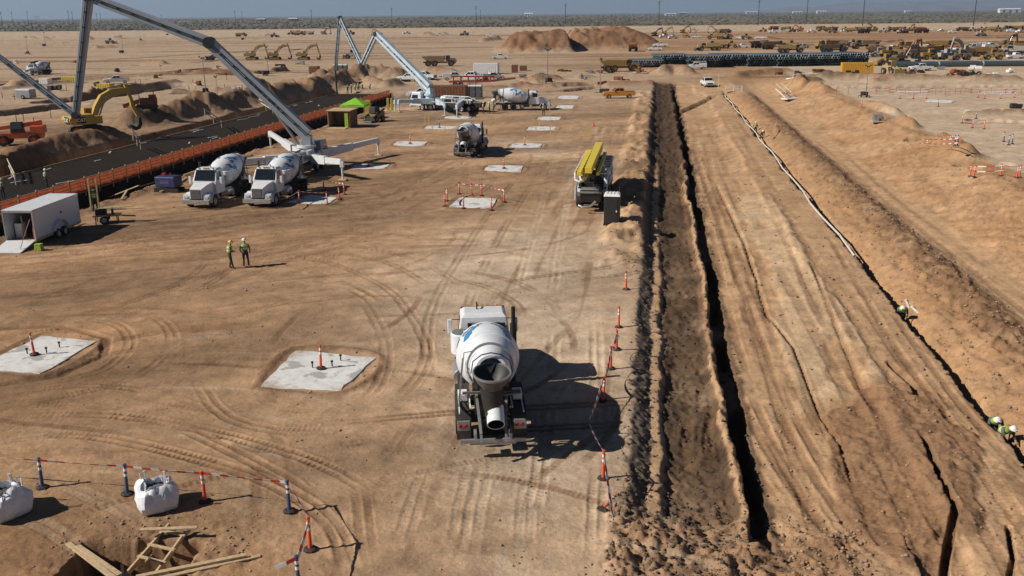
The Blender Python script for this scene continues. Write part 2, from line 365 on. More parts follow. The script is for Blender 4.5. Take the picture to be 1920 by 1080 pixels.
    # tailings in front of the mound
    a([(1080, 88), (1150, 84)], 8.0, 2.0, 2.0, C_TAN)
    return L
TRK = [  # wheel paths: polyline, half gauge, tread depth, darkness
    ([(0, 520), (220, 470), (450, 425), (700, 385), (810, 335), (875, 300)], 1.0, 0.035, 0.30),
    ([(0, 500), (260, 440), (520, 405), (760, 350), (868, 292)], 1.0, 0.03, 0.34),
    ([(0, 610), (230, 520), (480, 460), (700, 410), (800, 365)], 1.0, 0.03, 0.28),
    ([(-20, 640), (110, 618), (205, 640), (170, 690), (60, 720), (-30, 725)], 0.0, 0.06, 0.45),
    ([(150, 585), (250, 600), (285, 640), (230, 700), (60, 740), (-30, 750)], 0.95, 0.03, 0.25),
    ([(-20, 760), (160, 740), (330, 770), (520, 850), (640, 930), (700, 1090)], 0.95, 0.04, 0.30),
    ([(-20, 800), (200, 800), (400, 840), (560, 890), (680, 970), (730, 1090)], 0.95, 0.05, 0.30),
    ([(400, 690), (470, 770), (620, 790), (740, 740), (760, 640), (690, 540), (560, 490), (420, 500)], 0.95, 0.03, 0.28),
    ([(350, 760), (500, 820), (700, 800), (830, 700), (850, 560), (940, 400), (1020, 290)], 0.95, 0.03, 0.26),
    ([(640, 880), (800, 860), (880, 830)], 0.95, 0.03, 0.2),
    ([(870, 830), (840, 930), (800, 1090)], 1.0, 0.02, 0.16),
    ([(950, 830), (930, 940), (915, 1090)], 1.0, 0.018, 0.16),
    ([(1080, 560), (1075, 760), (1050, 1090)], 1.0, 0.03, 0.18),
    ([(1000, 560), (1020, 460), (1060, 300), (1090, 220)], 1.0, 0.02, 0.2),
    ([(620, 520), (700, 560), (705, 580)], 0.3, 0.05, 0.4),
    ([(1275, 300), (1315, 480), (1352, 640), (1410, 780), (1510, 930), (1620, 1085)], 0.42, 0.04, 0.45),
    ([(1325, 330), (1375, 520), (1425, 680), (1490, 820), (1590, 960), (1690, 1085)], 0.42, 0.04, 0.42),
    ([(1300, 250), (1370, 430), (1450, 620), (1520, 760), (1610, 900)], 0.35, 0.035, 0.4),
    ([(1480, 420), (1560, 580), (1680, 760), (1800, 900), (1900, 1040)], 0.5, 0.03, 0.4),
    ([(1560, 420), (1680, 600), (1800, 760), (1930, 900)], 0.5, 0.04, 0.3),
    ([(1330, 700), (1310, 800), (1330, 880)], 0.4, 0.05, 0.3),
    ([(520, 500), (640, 470), (760, 490), (850, 545)], 0.9, 0.03, 0.3),
    ([(880, 430), (760, 420), (660, 440), (420, 520), (200, 600)], 0.95, 0.025, 0.3),
    ([(880, 300), (900, 260), (960, 215)], 1.0, 0.02, 0.25),
    ([(640, 330), (720, 390), (700, 430)], 0.95, 0.02, 0.25),
]
_r = random.Random(12)
for _i in range(82):
    if _i < 60:
        x0, y0 = _r.uniform(-34, 4), _r.uniform(34, 105); a0 = math.radians(_r.gauss(24, 14)) if x0 < -5 else math.radians(_r.gauss(70, 22))
    else: x0, y0 = _r.uniform(-15, 3), _r.uniform(19, 34); a0 = math.radians(_r.uniform(0, 180))
    k_ = _r.gauss(0, .05); pts_ = [(x0, y0)]
    for _j in range(_r.randint(3, 6)): s_ = 2.6; a0 += k_ * s_; pts_.append((pts_[-1][0] + s_ * math.cos(a0), pts_[-1][1] + s_ * math.sin(a0)))
    TRK.append((pts_, _r.choice((0.0, 0.0, 0.95)), _r.uniform(.008, .02), _r.uniform(.2, .5)))
RIDGES = ridge_list()
PITC = P(262, 1052)
def smin_box(a, b, x, w): return band(x, a, b, w)
def terrain(X, Y, color=True):
    X = np.asarray(X, np.float64); Y = np.asarray(Y, np.float64)
    u = X * CT - Y * ST; v = X * ST + Y * CT
    D = np.sqrt(X * X + Y * Y)
    nb = fbm(X / 14, Y / 14, 1, 3); nm = fbm(X / 2.6, Y / 2.6, 5, 4); nf = fbm(X / 0.55, Y / 0.55, 9, 3)
    z = 0.10 * nb * (1 - ss(300, 700, D)) + 0.026 * nm + 0.014 * nf + 0.012 * fbm(X / 0.2, Y / 0.2, 11, 2) * (1 - ss(60, 90, D))
    fade = 1 - ss(900, 1500, D)
    # corridor with the trenches
    wob = 0.26 * fbm(u / 1.6, v / 3.4, 21, 4) * (1 + 0.8 * ss(50, 110, v)) + 0.09 * nf + 0.10 * fbm(u / 0.35, v / 0.45, 22, 2)
    un = u + wob * band(u, -2, 20, 1.0) + 1.2 * fbm(u / 9, v / 9, 23, 3) * ss(20, 24, u)
    prof = np.interp(un, PROF_U, PROF_Z)
    flat = np.interp(u, [-40, -0.6, 4.3, 9.4, 13.3, 16.6, 19.6, 22, 29.5, 33, 60], [0, 0, -0.5, -0.6, -0.5, -0.1, -0.7, -0.8, 1.3, 0.95, 0.9])
    kn = ss(25.0, 27.6, v + 0.9 * fbm(u / 0.9, v / 0.9, 27, 2)) * (1 - ss(212, 220, v))
    kn = np.where(u > 8, ss(10, 12, v) * (1 - ss(190, 200, v)), kn)
    slotk = band(un, 3.25, 4.15, 0.05); fill = np.clip(ss(0.0, 0.4, fbm(u / 3.0, v / 5.0, 29, 3)) + 0.8 * (1 - ss(26, 33, v)), 0, 1) * slotk
    prof = prof + fill * np.clip(-1.25 - prof, 0, 2)
    corr = flat * (1 - kn) + prof * kn
    corr = corr * (1 - ss(205, 240, v)) * 1.0
    z = z + corr
    clod = fbm(X / 0.8, Y / 0.8, 31, 4)
    ridg = 0.5 - np.abs(fbm(X / 0.45, Y / 0.45, 32, 3)) * 1.6
    m_end = band(u, -0.9, 6.5, 0.5) * (1 - ss(25.5, 28.5, v)); z = z + m_end * ((0.25 + 0.5 * ss(-.1, .4, fbm(X / 2.2, Y / 2.2, 34, 2))) * np.abs(clod) + 0.07 * ridg - 0.04)
    m_grav = band(un, -0.52, 0.16, 0.05) * kn; z = z + m_grav * 0.10 * fbm(X / 0.16, Y / 0.16, 33, 2)
    m_floor = band(un, 0.75, 3.2, 0.1) * kn
    z = z + m_floor * (0.10 * nm + 0.16 * fbm(u / 0.7, v / 1.6, 35, 3) + 0.13 * ridg * (1 + 1.8 * ss(70, 110, v)))
    lug = np.sin(v * 2 * math.pi / 0.26 + 2 * nm)
    m_lug = m_floor * np.maximum(band(un, 1.15, 1.75, 0.05), band(un, 2.05, 2.65, 0.05)) * ss(-0.1, 0.2, fbm(u / 2, v / 5, 37, 2))
    z = z + m_lug * 0.075 * lug
    m_sp = band(u, -3.3, -0.5, 0.5) * band(v, 56, 190, 6) * ss(-0.35, 0.5, fbm(X / 2.4, Y / 2.4, 41, 3) + 0.15)
    z = z + m_sp * (0.55 + 0.45 * clod)
    # corridor surfaces
    m_patch = ss(0.0, 0.14, 1 - np.sqrt(((u - 9.3 - 0.09 * (v - 33)) / 2.6) ** 2 + ((v - 32.5) / 7.5) ** 2) + 0.35 * nm)
    z = z + m_patch * (0.10 + 0.18 * np.abs(clod) + 0.05 * ridg)
    m_sand = band(u + 0.7 * nm, 6.6, 10.4, 0.14) * band(v + 3 * nm, 38, 84, 0.8) * ss(-0.45, -0.2, fbm(u / 1.8, v / 6, 45, 3))
    z = z + m_sand * 0.09
    m_berm = band(u + 0.3 * nm, 16.2, 19.0, 0.5) * (1 - ss(180, 200, v)); z = z + m_berm * (0.40 * (np.abs(clod) - 0.2) + 0.12 * ridg)
    m_slope = band(u, 22.5, 31.5, 1.0) * (1 - ss(185, 200, v)) * ss(10, 12, v); z = z + m_slope * (0.22 * fbm(X / 2.2, Y / 2.2, 47, 4) + 0.13 * clod + 0.09 * ridg + 0.06 * nf)
    m_bank = band(u, 14.1, 16.6, 0.3) * (1 - ss(190, 205, v)); z = z + m_bank * (0.16 * fbm(u / 0.6, v / 2.0, 49, 3) + 0.06 * ridg)
    m_roadL = band(u, 4.4, 9.3, 0.3) * (1 - ss(200, 215, v))
    trk2 = 0
    for c, wd, ph in ((5.3, 0.28, 0.0), (6.15, 0.28, 1.0), (7.4, 0.3, 2.0), (8.3, 0.3, 0.5), (11.2, 0.3, 0.3), (12.0, 0.3, 2.4), (9.6, 0.25, 3.1), (6.8, 0.2, 4.0), (10.4, 0.22, 5.2), (20.3, 0.25, 0.9), (21.5, 0.25, 1.4)):
        cc = c + 0.3 * np.sin(v / 21.0 + ph) + 0.06 * np.sin(v / 6.1 + 2 * ph)
        k = band(u, cc - wd, cc + wd, 0.06) * (1 - ss(120, 160, v)) * ss(-0.45, 0.15, fbm(u / 3, v / 9, 53 + int(ph * 10), 2))
        z = z + k * (0.034 * np.sin(v * 2 * math.pi / 0.24) - 0.05); trk2 = np.maximum(trk2, k)
    z = z + 0.035 * ridg * band(u, 4.4, 31, 0.5) * (1 - ss(70, 110, v))
    # foreground timbered pit
    a = (X - PITC.x); b = (Y - PITC.y)
    churn = np.exp(-((a / 3.6) ** 2 + (b / 2.6) ** 2)); z = z + 0.16 * churn * (np.abs(clod) + 0.4 * ridg); pit = band(a + 0.5 * nm + 0.12 * nf, -1.85, 1.75, 0.14) * band(b + 0.45 * nm + 0.12 * nf, -2.2, 1.05, 0.14); z = z - 1.35 * pit
    # foundation pit beside the orange fence
    fp = band(u + 0.5 * nm, -66.4, -46.4, 0.5) * band(v, 40, 189, 1.0); z = z - (1.9 + 0.9 * ss(-53.6, -53.2, u)) * fp
    lip = band(u, -46.0, -44.6, 0.4) * band(v, 50, 190, 2) ; z = z + lip * (0.06 + 0.22 * clod)
    # mounds at the far centre
    sx = X / (Y + 1e-6)
    def mound(cx0, cx1, y0, y1, h, e, s):
        return h * band(X + 3 * fbm(X / 9, Y / 9, s, 3), cx0, cx1, e) * band(Y + 4 * fbm(X / 8, Y / 12, s + 3, 3), y0, y1, 12)
    A0 = P(985, 97); A1 = P(1060, 97)
    gul = fbm(X / 2.2, Y / 30, 61, 2)
    rgh = fbm(X / 3.5, Y / 5, 69, 4)
    lf = ss(-8, 6, X + 2 * rgh) * (1 - ss(23.5, 26.5, X + 1.5 * rgh)) * band(Y + 3 * rgh, 388, 452, 9)
    z = z + lf * (7.2 + 0.5 * gul + 0.9 * rgh) + 1.5 * lf * np.exp(-((X - 21) ** 2 / 14 + (Y - 410) ** 2 / 150))
    rt_ = ss(24, 30, X + 1.5 * rgh) * (1 - ss(58, 72, X + 3 * rgh)) * band(Y + 3 * rgh, 418, 476, 11)
    z = z + rt_ * (6.6 + 0.7 * gul + 1.2 * rgh) + 2.0 * rt_ * np.exp(-((X - 51) ** 2 / 40 + (Y - 446) ** 2 / 200))
    m_mound = np.clip(np.maximum(lf, rt_) * 3, 0, 1)
    RM = []
    for pts, wd, h, rg, c in RIDGES:
        d = pl_dist_box(X, Y, pts, wd * 2.2)
        if d is None: continue
        idx, dd = d
        k = np.exp(-((dd + 0.25 * wd * nm[idx]) / (wd * 0.62)) ** 2) if h > 0 else 1 - ss(wd * 0.55, wd * 0.95, dd + 0.25 * wd * nm[idx])
        cl_ = clod[idx] if math.hypot(*pts[0]) < 60 else 1.2 * fbm(X[idx] / 7.0, Y[idx] / 7.0, 151, 5, .6) + 0.25 * clod[idx]
        z[idx] = z[idx] + k * h * (1 + rg * 0.6 * cl_)
        RM.append((idx, k, c))
    if not color: return z
    # ------------------------------------------------ soil colours
    def mixc(C, c, m): return C * (1 - m[..., None]) + np.asarray(c) * m[..., None]
    n1 = fbm(X / 22, Y / 22, 71, 4); n2 = fbm(X / 5, Y / 5, 73, 4); n3 = fbm(X / 0.9, Y / 0.9, 75, 4)
    st = fbm((X * 0.94 + Y * 0.34) / 7.0, (-X * 0.34 + Y * 0.94) / 0.7, 77, 4)     # streaks of the haul route
    C = np.ones(X.shape + (3,)) * C_TAN
    C = mixc(C, C_ORG, ss(0.0, 0.5, -n1 + 0.25 * n2 - 0.012 * (X + 6)) * 0.6)
    C = mixc(C, C_PALE, ss(0.15, 0.75, n1 + 0.45 * n2 + 0.10 - 0.25 * np.abs(X - 2) / 8) * 0.6)
    dusty = np.exp(-(((X - 1.0) / 8) ** 2 + ((Y - 50) / 20) ** 2)); C = mixc(C, C_PALE, np.clip(dusty * (1.0 + 0.6 * n2), 0, 0.9))
    rr = np.sqrt((X + 14) ** 2 + (Y - 21) ** 2); th = np.arctan2(Y - 21, X + 14)
    s2 = fbm(rr / 0.42, th * 2.6, 78, 4); w2 = 0.6 * band(rr, 6.5, 24, 2.0) * (1 - ss(3, 6, u + 6)) * (1 - ss(50, 62, Y))
    s3 = fbm(u / 0.45, v / 9.0, 79, 4); w3 = band(u, -9, -0.6, 1.5) * (1 - ss(120, 160, v))
    wear = w2 * s2 + w3 * s3 + 0.9 * st * band(Y, 44, 150, 10) * ss(-2, -8, X)
    C = mixc(C, C_PALE, ss(0.12, 0.5, wear + 0.2 * n2) * 0.62); C = mixc(C, C_BRN, ss(0.14, 0.5, -wear + 0.25 * n2) * 0.55)
    low = np.exp(-(((X - 0.6) / 3.2) ** 2 + ((Y - 26) / 8) ** 2)); C = mixc(C, C_PALE * 0.97, np.clip(low * (0.7 + 0.6 * n2), 0, 0.7))
    C = mixc(C, C_BRN, ss(0.10, 0.5, st + 0.25 * n2) * 0.8 * band(Y, 45, 140, 15) * ss(-4, -12, X))
    C = mixc(C, C_ORG, ss(0.0, 0.5, n2 + 0.2) * (1 - ss(25.5, 28, Y - 0.06 * X)) * (1 - ss(-6, -3, X)) * 0.8)
    # broad far stripes
    far = fbm(X / 120, Y / 16, 81, 4); fm = ss(150, 260, D)
    C = mixc(C, C_BRN, ss(0.08, 0.5, far) * 0.7 * fm); C = mixc(C, C_PALE, ss(0.1, 0.5, -far + 0.15 * n1) * 0.6 * fm)
    C = mixc(C, C_ORG, ss(0.1, 0.5, fbm(X / 60, Y / 22, 83, 3)) * 0.4 * fm * ss(0, 70, X))
    C = mixc(C, C_RED, ss(0.12, 0.5, fbm(X / 90, Y / 30, 84, 3)) * 0.55 * band(Y, 330, 700, 30) * ss(60, 90, X))
    C = mixc(C, C_PALE * 1.05, band(Y + 20 * n1, 760, 1130, 40) * 0.85)
    C = mixc(C, C_PALE * 0.95, 0.66 * ss(110, 200, D) * (1 - ss(-10, 75, X + 40 * n1))); C = mixc(C, C_BRN, 0.75 * ss(0.12, 0.42, fbm(X / 70, Y / 9, 82, 4)) * ss(130, 220, D) * (Y < 760))
    # right yard, pale compacted
    ry = ss(31.5, 33, u + 0.8 * nm) * band(v, 40, 330, 12); C = mixc(C, C_PALE * 1.1, np.clip(ry * (0.85 + 0.25 * n2), 0, 1))
    # corridor
    inc = ss(4.2, 4.5, un) * (1 - ss(31, 33, u)) * (1 - ss(205, 225, v)) * ss(10, 14, v)
    C = mixc(C, C_SAND, inc * 0.9)
    C = mixc(C, C_ORG, inc * ss(0.0, 0.5, n2 + 0.3 * n1) * 0.55)
    C = mixc(C, C_SAND * 1.02, band(u + .25 * nm, 19.4, 22.4, .3) * inc * .8)
    C = mixc(C, C_BRN, inc * (1 - .8 * band(u, 19.4, 22.4, .3)) * ss(0.2, 0.5, 0.6 * fbm(u / 0.8, v / 7, 85, 4) + 0.6 * fbm(X / 1.3, Y / 1.3, 86, 4)) * 0.45)
    C = mixc(C, C_PALE * np.array((1.1, 1.0, .86)), m_sand * 0.9)
    C = mixc(C, C_BRN * 1.12, np.clip(m_patch * (0.85 + 0.4 * n3), 0, 0.9))
    C = mixc(C, C_BRN * .9, np.clip(m_berm * (0.75 + 0.9 * n3), 0, 0.92))
    C = mixc(C, C_ORG * 1.1, np.clip(m_bank * (0.6 + 0.5 * n3), 0, 0.8))
    C = mixc(C, C_ORG * 1.15, np.clip(m_slope * (0.5 + 0.9 * n2), 0, 0.75))
    C = mixc(C, C_BRN, trk2 * 0.36)
    C = mixc(C, C_GRV, m_grav * 0.9)
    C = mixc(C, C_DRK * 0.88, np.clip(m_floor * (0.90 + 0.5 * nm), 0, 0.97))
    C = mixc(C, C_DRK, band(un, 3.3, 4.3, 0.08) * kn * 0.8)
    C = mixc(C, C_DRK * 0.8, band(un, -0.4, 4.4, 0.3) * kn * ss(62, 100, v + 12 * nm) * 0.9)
    C = mixc(C, C_SAND, np.maximum(band(un, 0.2, 0.6, 0.08), band(un, 3.0, 3.3, 0.06)) * kn * (1 - ss(85, 110, v)) * 0.9)
    C = mixc(C, C_BRN * 1.35, m_end * (0.55 + 0.45 * np.abs(clod)))
    C = mixc(C, C_SAND, np.clip(m_sp * 0.6, 0, 1)); C = mixc(C, C_BRN, m_sp * ss(0.0, 0.5, -n3) * 0.7)
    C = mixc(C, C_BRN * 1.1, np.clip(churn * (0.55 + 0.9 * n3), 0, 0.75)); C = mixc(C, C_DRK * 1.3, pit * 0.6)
    C = mixc(C, C_DRK * .7, fp * 0.85); C = mixc(C, C_BRN, lip * 0.6)
    C = mixc(C, C_BRN * np.array((0.95, 0.88, 0.85)), np.clip(m_mound * (0.92 + 0.3 * gul), 0, 1))
    for idx, k, c in RM:
        if c is not None:
            kk = np.clip(k * (0.75 + 0.5 * n3[idx]), 0, 0.95)
            C[idx] = C[idx] * (1 - kk[:, None]) + c * kk[:, None]
    # wheel paths
    tm = np.zeros_like(z)
    for pts, g, dep, dk in TRK:
        line = spline(PX(*pts) if max(abs(q[1]) for q in pts) > 130 else pts, 4)
        r = pl_dist_box(X, Y, line, g + 0.8, full=True)
        if r is None: continue
        idx, dd, sd_, al = r
        Lt = sum(math.dist(a_, b_) for a_, b_ in zip(line[:-1], line[1:])); ed = ss(0.3, 4.0, al) * (1 - ss(Lt - 4.0, Lt - 0.3, al))
        for off in ((-g, g) if g > 0 else (0,)):
            q = np.abs(sd_ - off + 0.06 * nm[idx])
            q = np.abs(q - 0.17) if g > 0.6 else q * 0.7
            pm = ed * ss(-0.5, 0.15, fbm(al / 4 + off * 2.3, al * 0 + off * 3 + Lt, 91, 3) + 0.5 * n2[idx]); k = (1 - ss(0.09, 0.15, q + 0.03 * n3[idx])) * pm
            z[idx] += 1.35 * dep * (k * (0.55 * np.sin(al * 2 * math.pi / (0.21 + 0.03 * math.sin(Lt)) + 3.0 * np.sign(sd_ - off) * q) * ss(-0.3, 0.3, fbm(al / 1.7, al * 0 + off, 93, 2)) - 0.7) + 0.6 * np.exp(-((q - 0.19) / 0.04) ** 2) * pm * (0.6 + nm[idx]))
            kd = np.clip(k * dk * 1.5, 0, .8); C[idx] = C[idx] * (1 - kd[:, None]) + (C_BRN if dk > .24 else C_PALE) * kd[:, None]
    tone = fbm((X * 0.9 + Y * 0.43) / 16, (-X * 0.43 + Y * 0.9) / 6, 141, 5, .55); yard = (1 - ss(-1.2, -0.6, u)) * (1 - ss(150, 220, D)); C = C * (1 + yard * np.clip(0.65 * tone - 0.12 * ss(-5, -14, X) + 0.08 * dusty, -.36, .32))[..., None]
    # desert
    ds = ss(1120, 1220, Y + 60 * n1)
    dc = C_SCRUB * (1 + 0.45 * fbm(X / 60, Y / 160, 95, 4)[..., None]); C = C * (1 - ds[..., None]) + dc * ds[..., None]
    C = C * (1 + 0.20 * n3[..., None] - 0.16 * ss(0.25, 0.6, fbm(X / 0.35, Y / 0.35, 76, 3))[..., None] + 0.10 * nf[..., None] + 0.08 * n2[..., None])
    return z, np.clip(C, 0.01, 0.9)
def pl_dist_box(X, Y, pts, pad, full=False):
    xs = [p[0] for p in pts]; ys = [p[1] for p in pts]
    m = np.flatnonzero((X > min(xs) - pad) & (X < max(xs) + pad) & (Y > min(ys) - pad) & (Y < max(ys) + pad))
    if m.size == 0: return None
    d, s_, a_ = pl_dist(X[m].astype(np.float32), Y[m].astype(np.float32), pts)
    k = d < pad
    if not k.any(): return None
    return (m[k], d[k], s_[k], a_[k]) if full else (m[k], d[k])
GRIDZ = {}
def gz(x, y):
    Ya, S, Z = GRIDZ['y'], GRIDZ['s'], GRIDZ['z']; y = max(y, Ya[0] + 1e-3); s = x / y
    i = min(max(int(np.searchsorted(Ya, y)) - 1, 0), len(Ya) - 2); j = min(max(int(np.searchsorted(S, s)) - 1, 0), len(S) - 2)
    a = (y - Ya[i]) / (Ya[i + 1] - Ya[i]); b = min(max((s - S[j]) / (S[j + 1] - S[j]), 0), 1)
    return float((Z[i, j] * (1 - b) + Z[i, j + 1] * b) * (1 - a) + (Z[i + 1, j] * (1 - b) + Z[i + 1, j + 1] * b) * a)
def g3(x, y, dz=0.0): return Vector((x, y, gz(x, y) + dz))
def PG(px, py, dz=0.0):
    """point of the built terrain seen at a photograph position"""
    z = 0.0
    for _ in range(3): p = P(px, py, z); z = gz(p.x, p.y)
    p = P(px, py, z); return Vector((p.x, p.y, z + dz))
def build_ground():
    Ys = [17.0]
    while Ys[-1] < 115: Ys.append(Ys[-1] + max(0.05, 1.6 * Ys[-1] ** 2 / 26250))
    while Ys[-1] < 340: Ys.append(Ys[-1] + 0.85)
    while Ys[-1] < 490: Ys.append(Ys[-1] + 1.3)
    st = 1.6
    while Ys[-1] < 40000: st *= 1.075; Ys.append(Ys[-1] + st)
    ins = np.linspace(-0.64, 0.64, 720); out = 0.64 + np.cumsum(np.linspace(0.003, 0.02, 45))
    S = np.concatenate([-out[::-1], ins, out]); Ya = np.array(Ys)
    Yg, Sg = np.meshgrid(Ya, S, indexing='ij'); Xg = Sg * Yg
    X = Xg.ravel(); Y = Yg.ravel()
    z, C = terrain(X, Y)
    nr, nc = Yg.shape
    GRIDZ.update(y=Ya, s=S, z=z.reshape(nr, nc))
    co = np.stack([X, Y, z], 1).astype(np.float32)
    ii = np.arange(nr * nc, dtype=np.int32).reshape(nr, nc)
    q = np.stack([ii[:-1, :-1], ii[:-1, 1:], ii[1:, 1:], ii[1:, :-1]], -1).reshape(-1)
    me = bpy.data.meshes.new('ground'); nf = (nr - 1) * (nc - 1)
    me.vertices.add(nr * nc); me.vertices.foreach_set('co', co.ravel())
    me.loops.add(nf * 4); me.loops.foreach_set('vertex_index', q)
    me.polygons.add(nf); me.polygons.foreach_set('loop_start', np.arange(0, nf * 4, 4, dtype=np.int32))
    try: me.polygons.foreach_set('loop_total', np.full(nf, 4, np.int32))
    except Exception: pass
    me.update(calc_edges=True)
    me.polygons.foreach_set('use_smooth', np.ones(nf, bool))
    at = me.color_attributes.new('soil', 'FLOAT_COLOR', 'POINT')
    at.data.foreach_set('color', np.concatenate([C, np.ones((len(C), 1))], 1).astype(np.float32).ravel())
    m = bpy.data.materials.new('soil'); m.use_nodes = True; N = m.node_tree.nodes; L = m.node_tree.links; b = N['Principled BSDF']
    b.inputs['Roughness'].default_value = 0.95; b.inputs['Specular IOR Level'].default_value = 0.15
    ca = N.new('ShaderNodeVertexColor'); ca.layer_name = 'soil'
    tc = N.new('ShaderNodeTexCoord')
    n = N.new('ShaderNodeTexNoise'); n.inputs['Scale'].default_value = 7.0; n.inputs['Detail'].default_value = 8; n.inputs['Roughness'].default_value = 0.72
    L.new(tc.outputs['Object'], n.inputs['Vector'])
    n2 = N.new('ShaderNodeTexNoise'); n2.inputs['Scale'].default_value = 0.8; n2.inputs['Detail'].default_value = 8; n2.inputs['Roughness'].default_value = 0.65
    L.new(tc.outputs['Object'], n2.inputs['Vector'])
    ad = N.new('ShaderNodeMath'); ad.operation = 'ADD'; L.new(n.outputs['Fac'], ad.inputs[0]); L.new(n2.outputs['Fac'], ad.inputs[1])
    mr = N.new('ShaderNodeMapRange'); mr.inputs['From Min'].default_value = 0.7; mr.inputs['From Max'].default_value = 1.3; mr.inputs['To Min'].default_value = 0.70; mr.inputs['To Max'].default_value = 1.30
    L.new(ad.outputs[0], mr.inputs['Value'])
    mu = N.new('ShaderNodeMix'); mu.data_type = 'RGBA'; mu.blend_type = 'MULTIPLY'; mu.inputs['Factor'].default_value = 1.0
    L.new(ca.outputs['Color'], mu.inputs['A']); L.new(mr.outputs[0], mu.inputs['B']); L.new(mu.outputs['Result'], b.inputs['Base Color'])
    bp = N.new('ShaderNodeBump'); bp.inputs['Strength'].default_value = 0.8; bp.inputs['Distance'].default_value = 0.05
    L.new(ad.outputs[0], bp.inputs['Height']); L.new(bp.outputs[0], b.inputs['Normal'])
    me.materials.append(m)
    o = bpy.data.objects.new('ground', me); COL.objects.link(o); o['kind'] = 'structure'
    return o
build_ground()
def gz_arr(x, y):
    Ya, S, Z = GRIDZ['y'], GRIDZ['s'], GRIDZ['z']; s = x / y
    i = np.clip(np.searchsorted(Ya, y) - 1, 0, len(Ya) - 2); j = np.clip(np.searchsorted(S, s) - 1, 0, len(S) - 2)
    a = (y - Ya[i]) / (Ya[i + 1] - Ya[i]); b = np.clip((s - S[j]) / (S[j + 1] - S[j]), 0, 1)
    return (Z[i, j] * (1 - b) + Z[i, j + 1] * b) * (1 - a) + (Z[i + 1, j] * (1 - b) + Z[i + 1, j + 1] * b) * a
def loose_stones():
    r = np.random.RandomState(5); n = 90000
    t = r.rand(n); y = 19 + 85 * t ** 1.7; x = (r.rand(n) * 1.3 - .65) * y
    u = x * CT - y * ST; v = x * ST + y * CT
    dens = 0.012 + 0.05 * (fbm(x / 3, y / 3, 131, 3) > .2)
    for a, b, d in ((-0.9, 0.3, .45), (0.3, 4.4, .3), (4.4, 13.2, .10), (13.2, 19.4, .4), (22.4, 31.5, .35)): dens = np.where((u > a) & (u < b), d, dens)
    dens = np.where((u > -1) & (u < 7) & (v < 28.5), .9, dens); dens = np.where((np.abs(x - PITC.x) < 3) & (np.abs(y - PITC.y) < 2.6), .5, dens)
    dens = np.where((u > -3.3) & (u < -.5) & (v > 55), .5, dens); dens = np.where((u > -46.5) & (u < -44), .6, dens)
    for c4 in PADPX:
        q = [P(*p_) for p_ in c4]; cx, cy = sum(a.x for a in q) / 4, sum(a.y for a in q) / 4; rad = max(math.hypot(a.x - cx, a.y - cy) for a in q); dd = np.hypot(x - cx, y - cy); dens = np.where(dd < rad * .72, 0, np.where(dd < rad * 1.05, .25, dens))
    k = r.rand(n) < dens; x, y, u = x[k], y[k], u[k]; n = len(x); z = gz_arr(x, y)
    s = (0.012 + 0.045 * r.rand(n) ** 5) * np.where((u > -1) & (u < 20), 1.3, 0.9) * (1 + y / 70)
    base = np.array([(1, 0, 0), (0, 1, 0), (-1, 0, 0), (0, -1, 0), (0, 0, .8), (0, 0, -.5)]); j = 1 + .7 * (r.rand(n, 6, 1) - .5); an = r.rand(n) * 6.28
    V = base[None] * j * s[:, None, None]; V = V * (1 + .5 * (r.rand(n, 1, 3) - .5)); c_, s_ = np.cos(an)[:, None], np.sin(an)[:, None]
    X_ = V[..., 0] * c_ - V[..., 1] * s_ + x[:, None]; Y_ = V[..., 0] * s_ + V[..., 1] * c_ + y[:, None]; Z_ = V[..., 2] + (z + .2 * s)[:, None]
    co = np.stack([X_, Y_, Z_], -1).reshape(-1, 3).astype(np.float32)
    f = np.array([(0, 1, 4), (1, 2, 4), (2, 3, 4), (3, 0, 4), (1, 0, 5), (2, 1, 5), (3, 2, 5), (0, 3, 5)], np.int32)
    q = (f[None] + (np.arange(n, dtype=np.int32) * 6)[:, None, None]).reshape(-1); nf = n * 8
    me = bpy.data.meshes.new('loose_stones'); me.vertices.add(n * 6); me.vertices.foreach_set('co', co.ravel()); me.loops.add(nf * 3); me.loops.foreach_set('vertex_index', q); me.polygons.add(nf); me.polygons.foreach_set('loop_start', np.arange(0, nf * 3, 3, dtype=np.int32)); me.update(calc_edges=True)
    me.materials.append(mat('stone', (0.33, 0.22, 0.14), 0.95, var=.35, scale=1.5)); me.materials.append(mat('dark_stone', (0.10, 0.075, 0.055), 0.95, var=.5, scale=1.5))
    me.polygons.foreach_set('material_index', np.repeat(((u > -0.7) & (u < 4.3)).astype(np.int32), 8))
    o = bpy.data.objects.new('loose_stones', me); COL.objects.link(o); o['kind'] = 'stuff'; tag(o, 'loose stones and clods scattered over the bare soil', 'stones')
loose_stones()
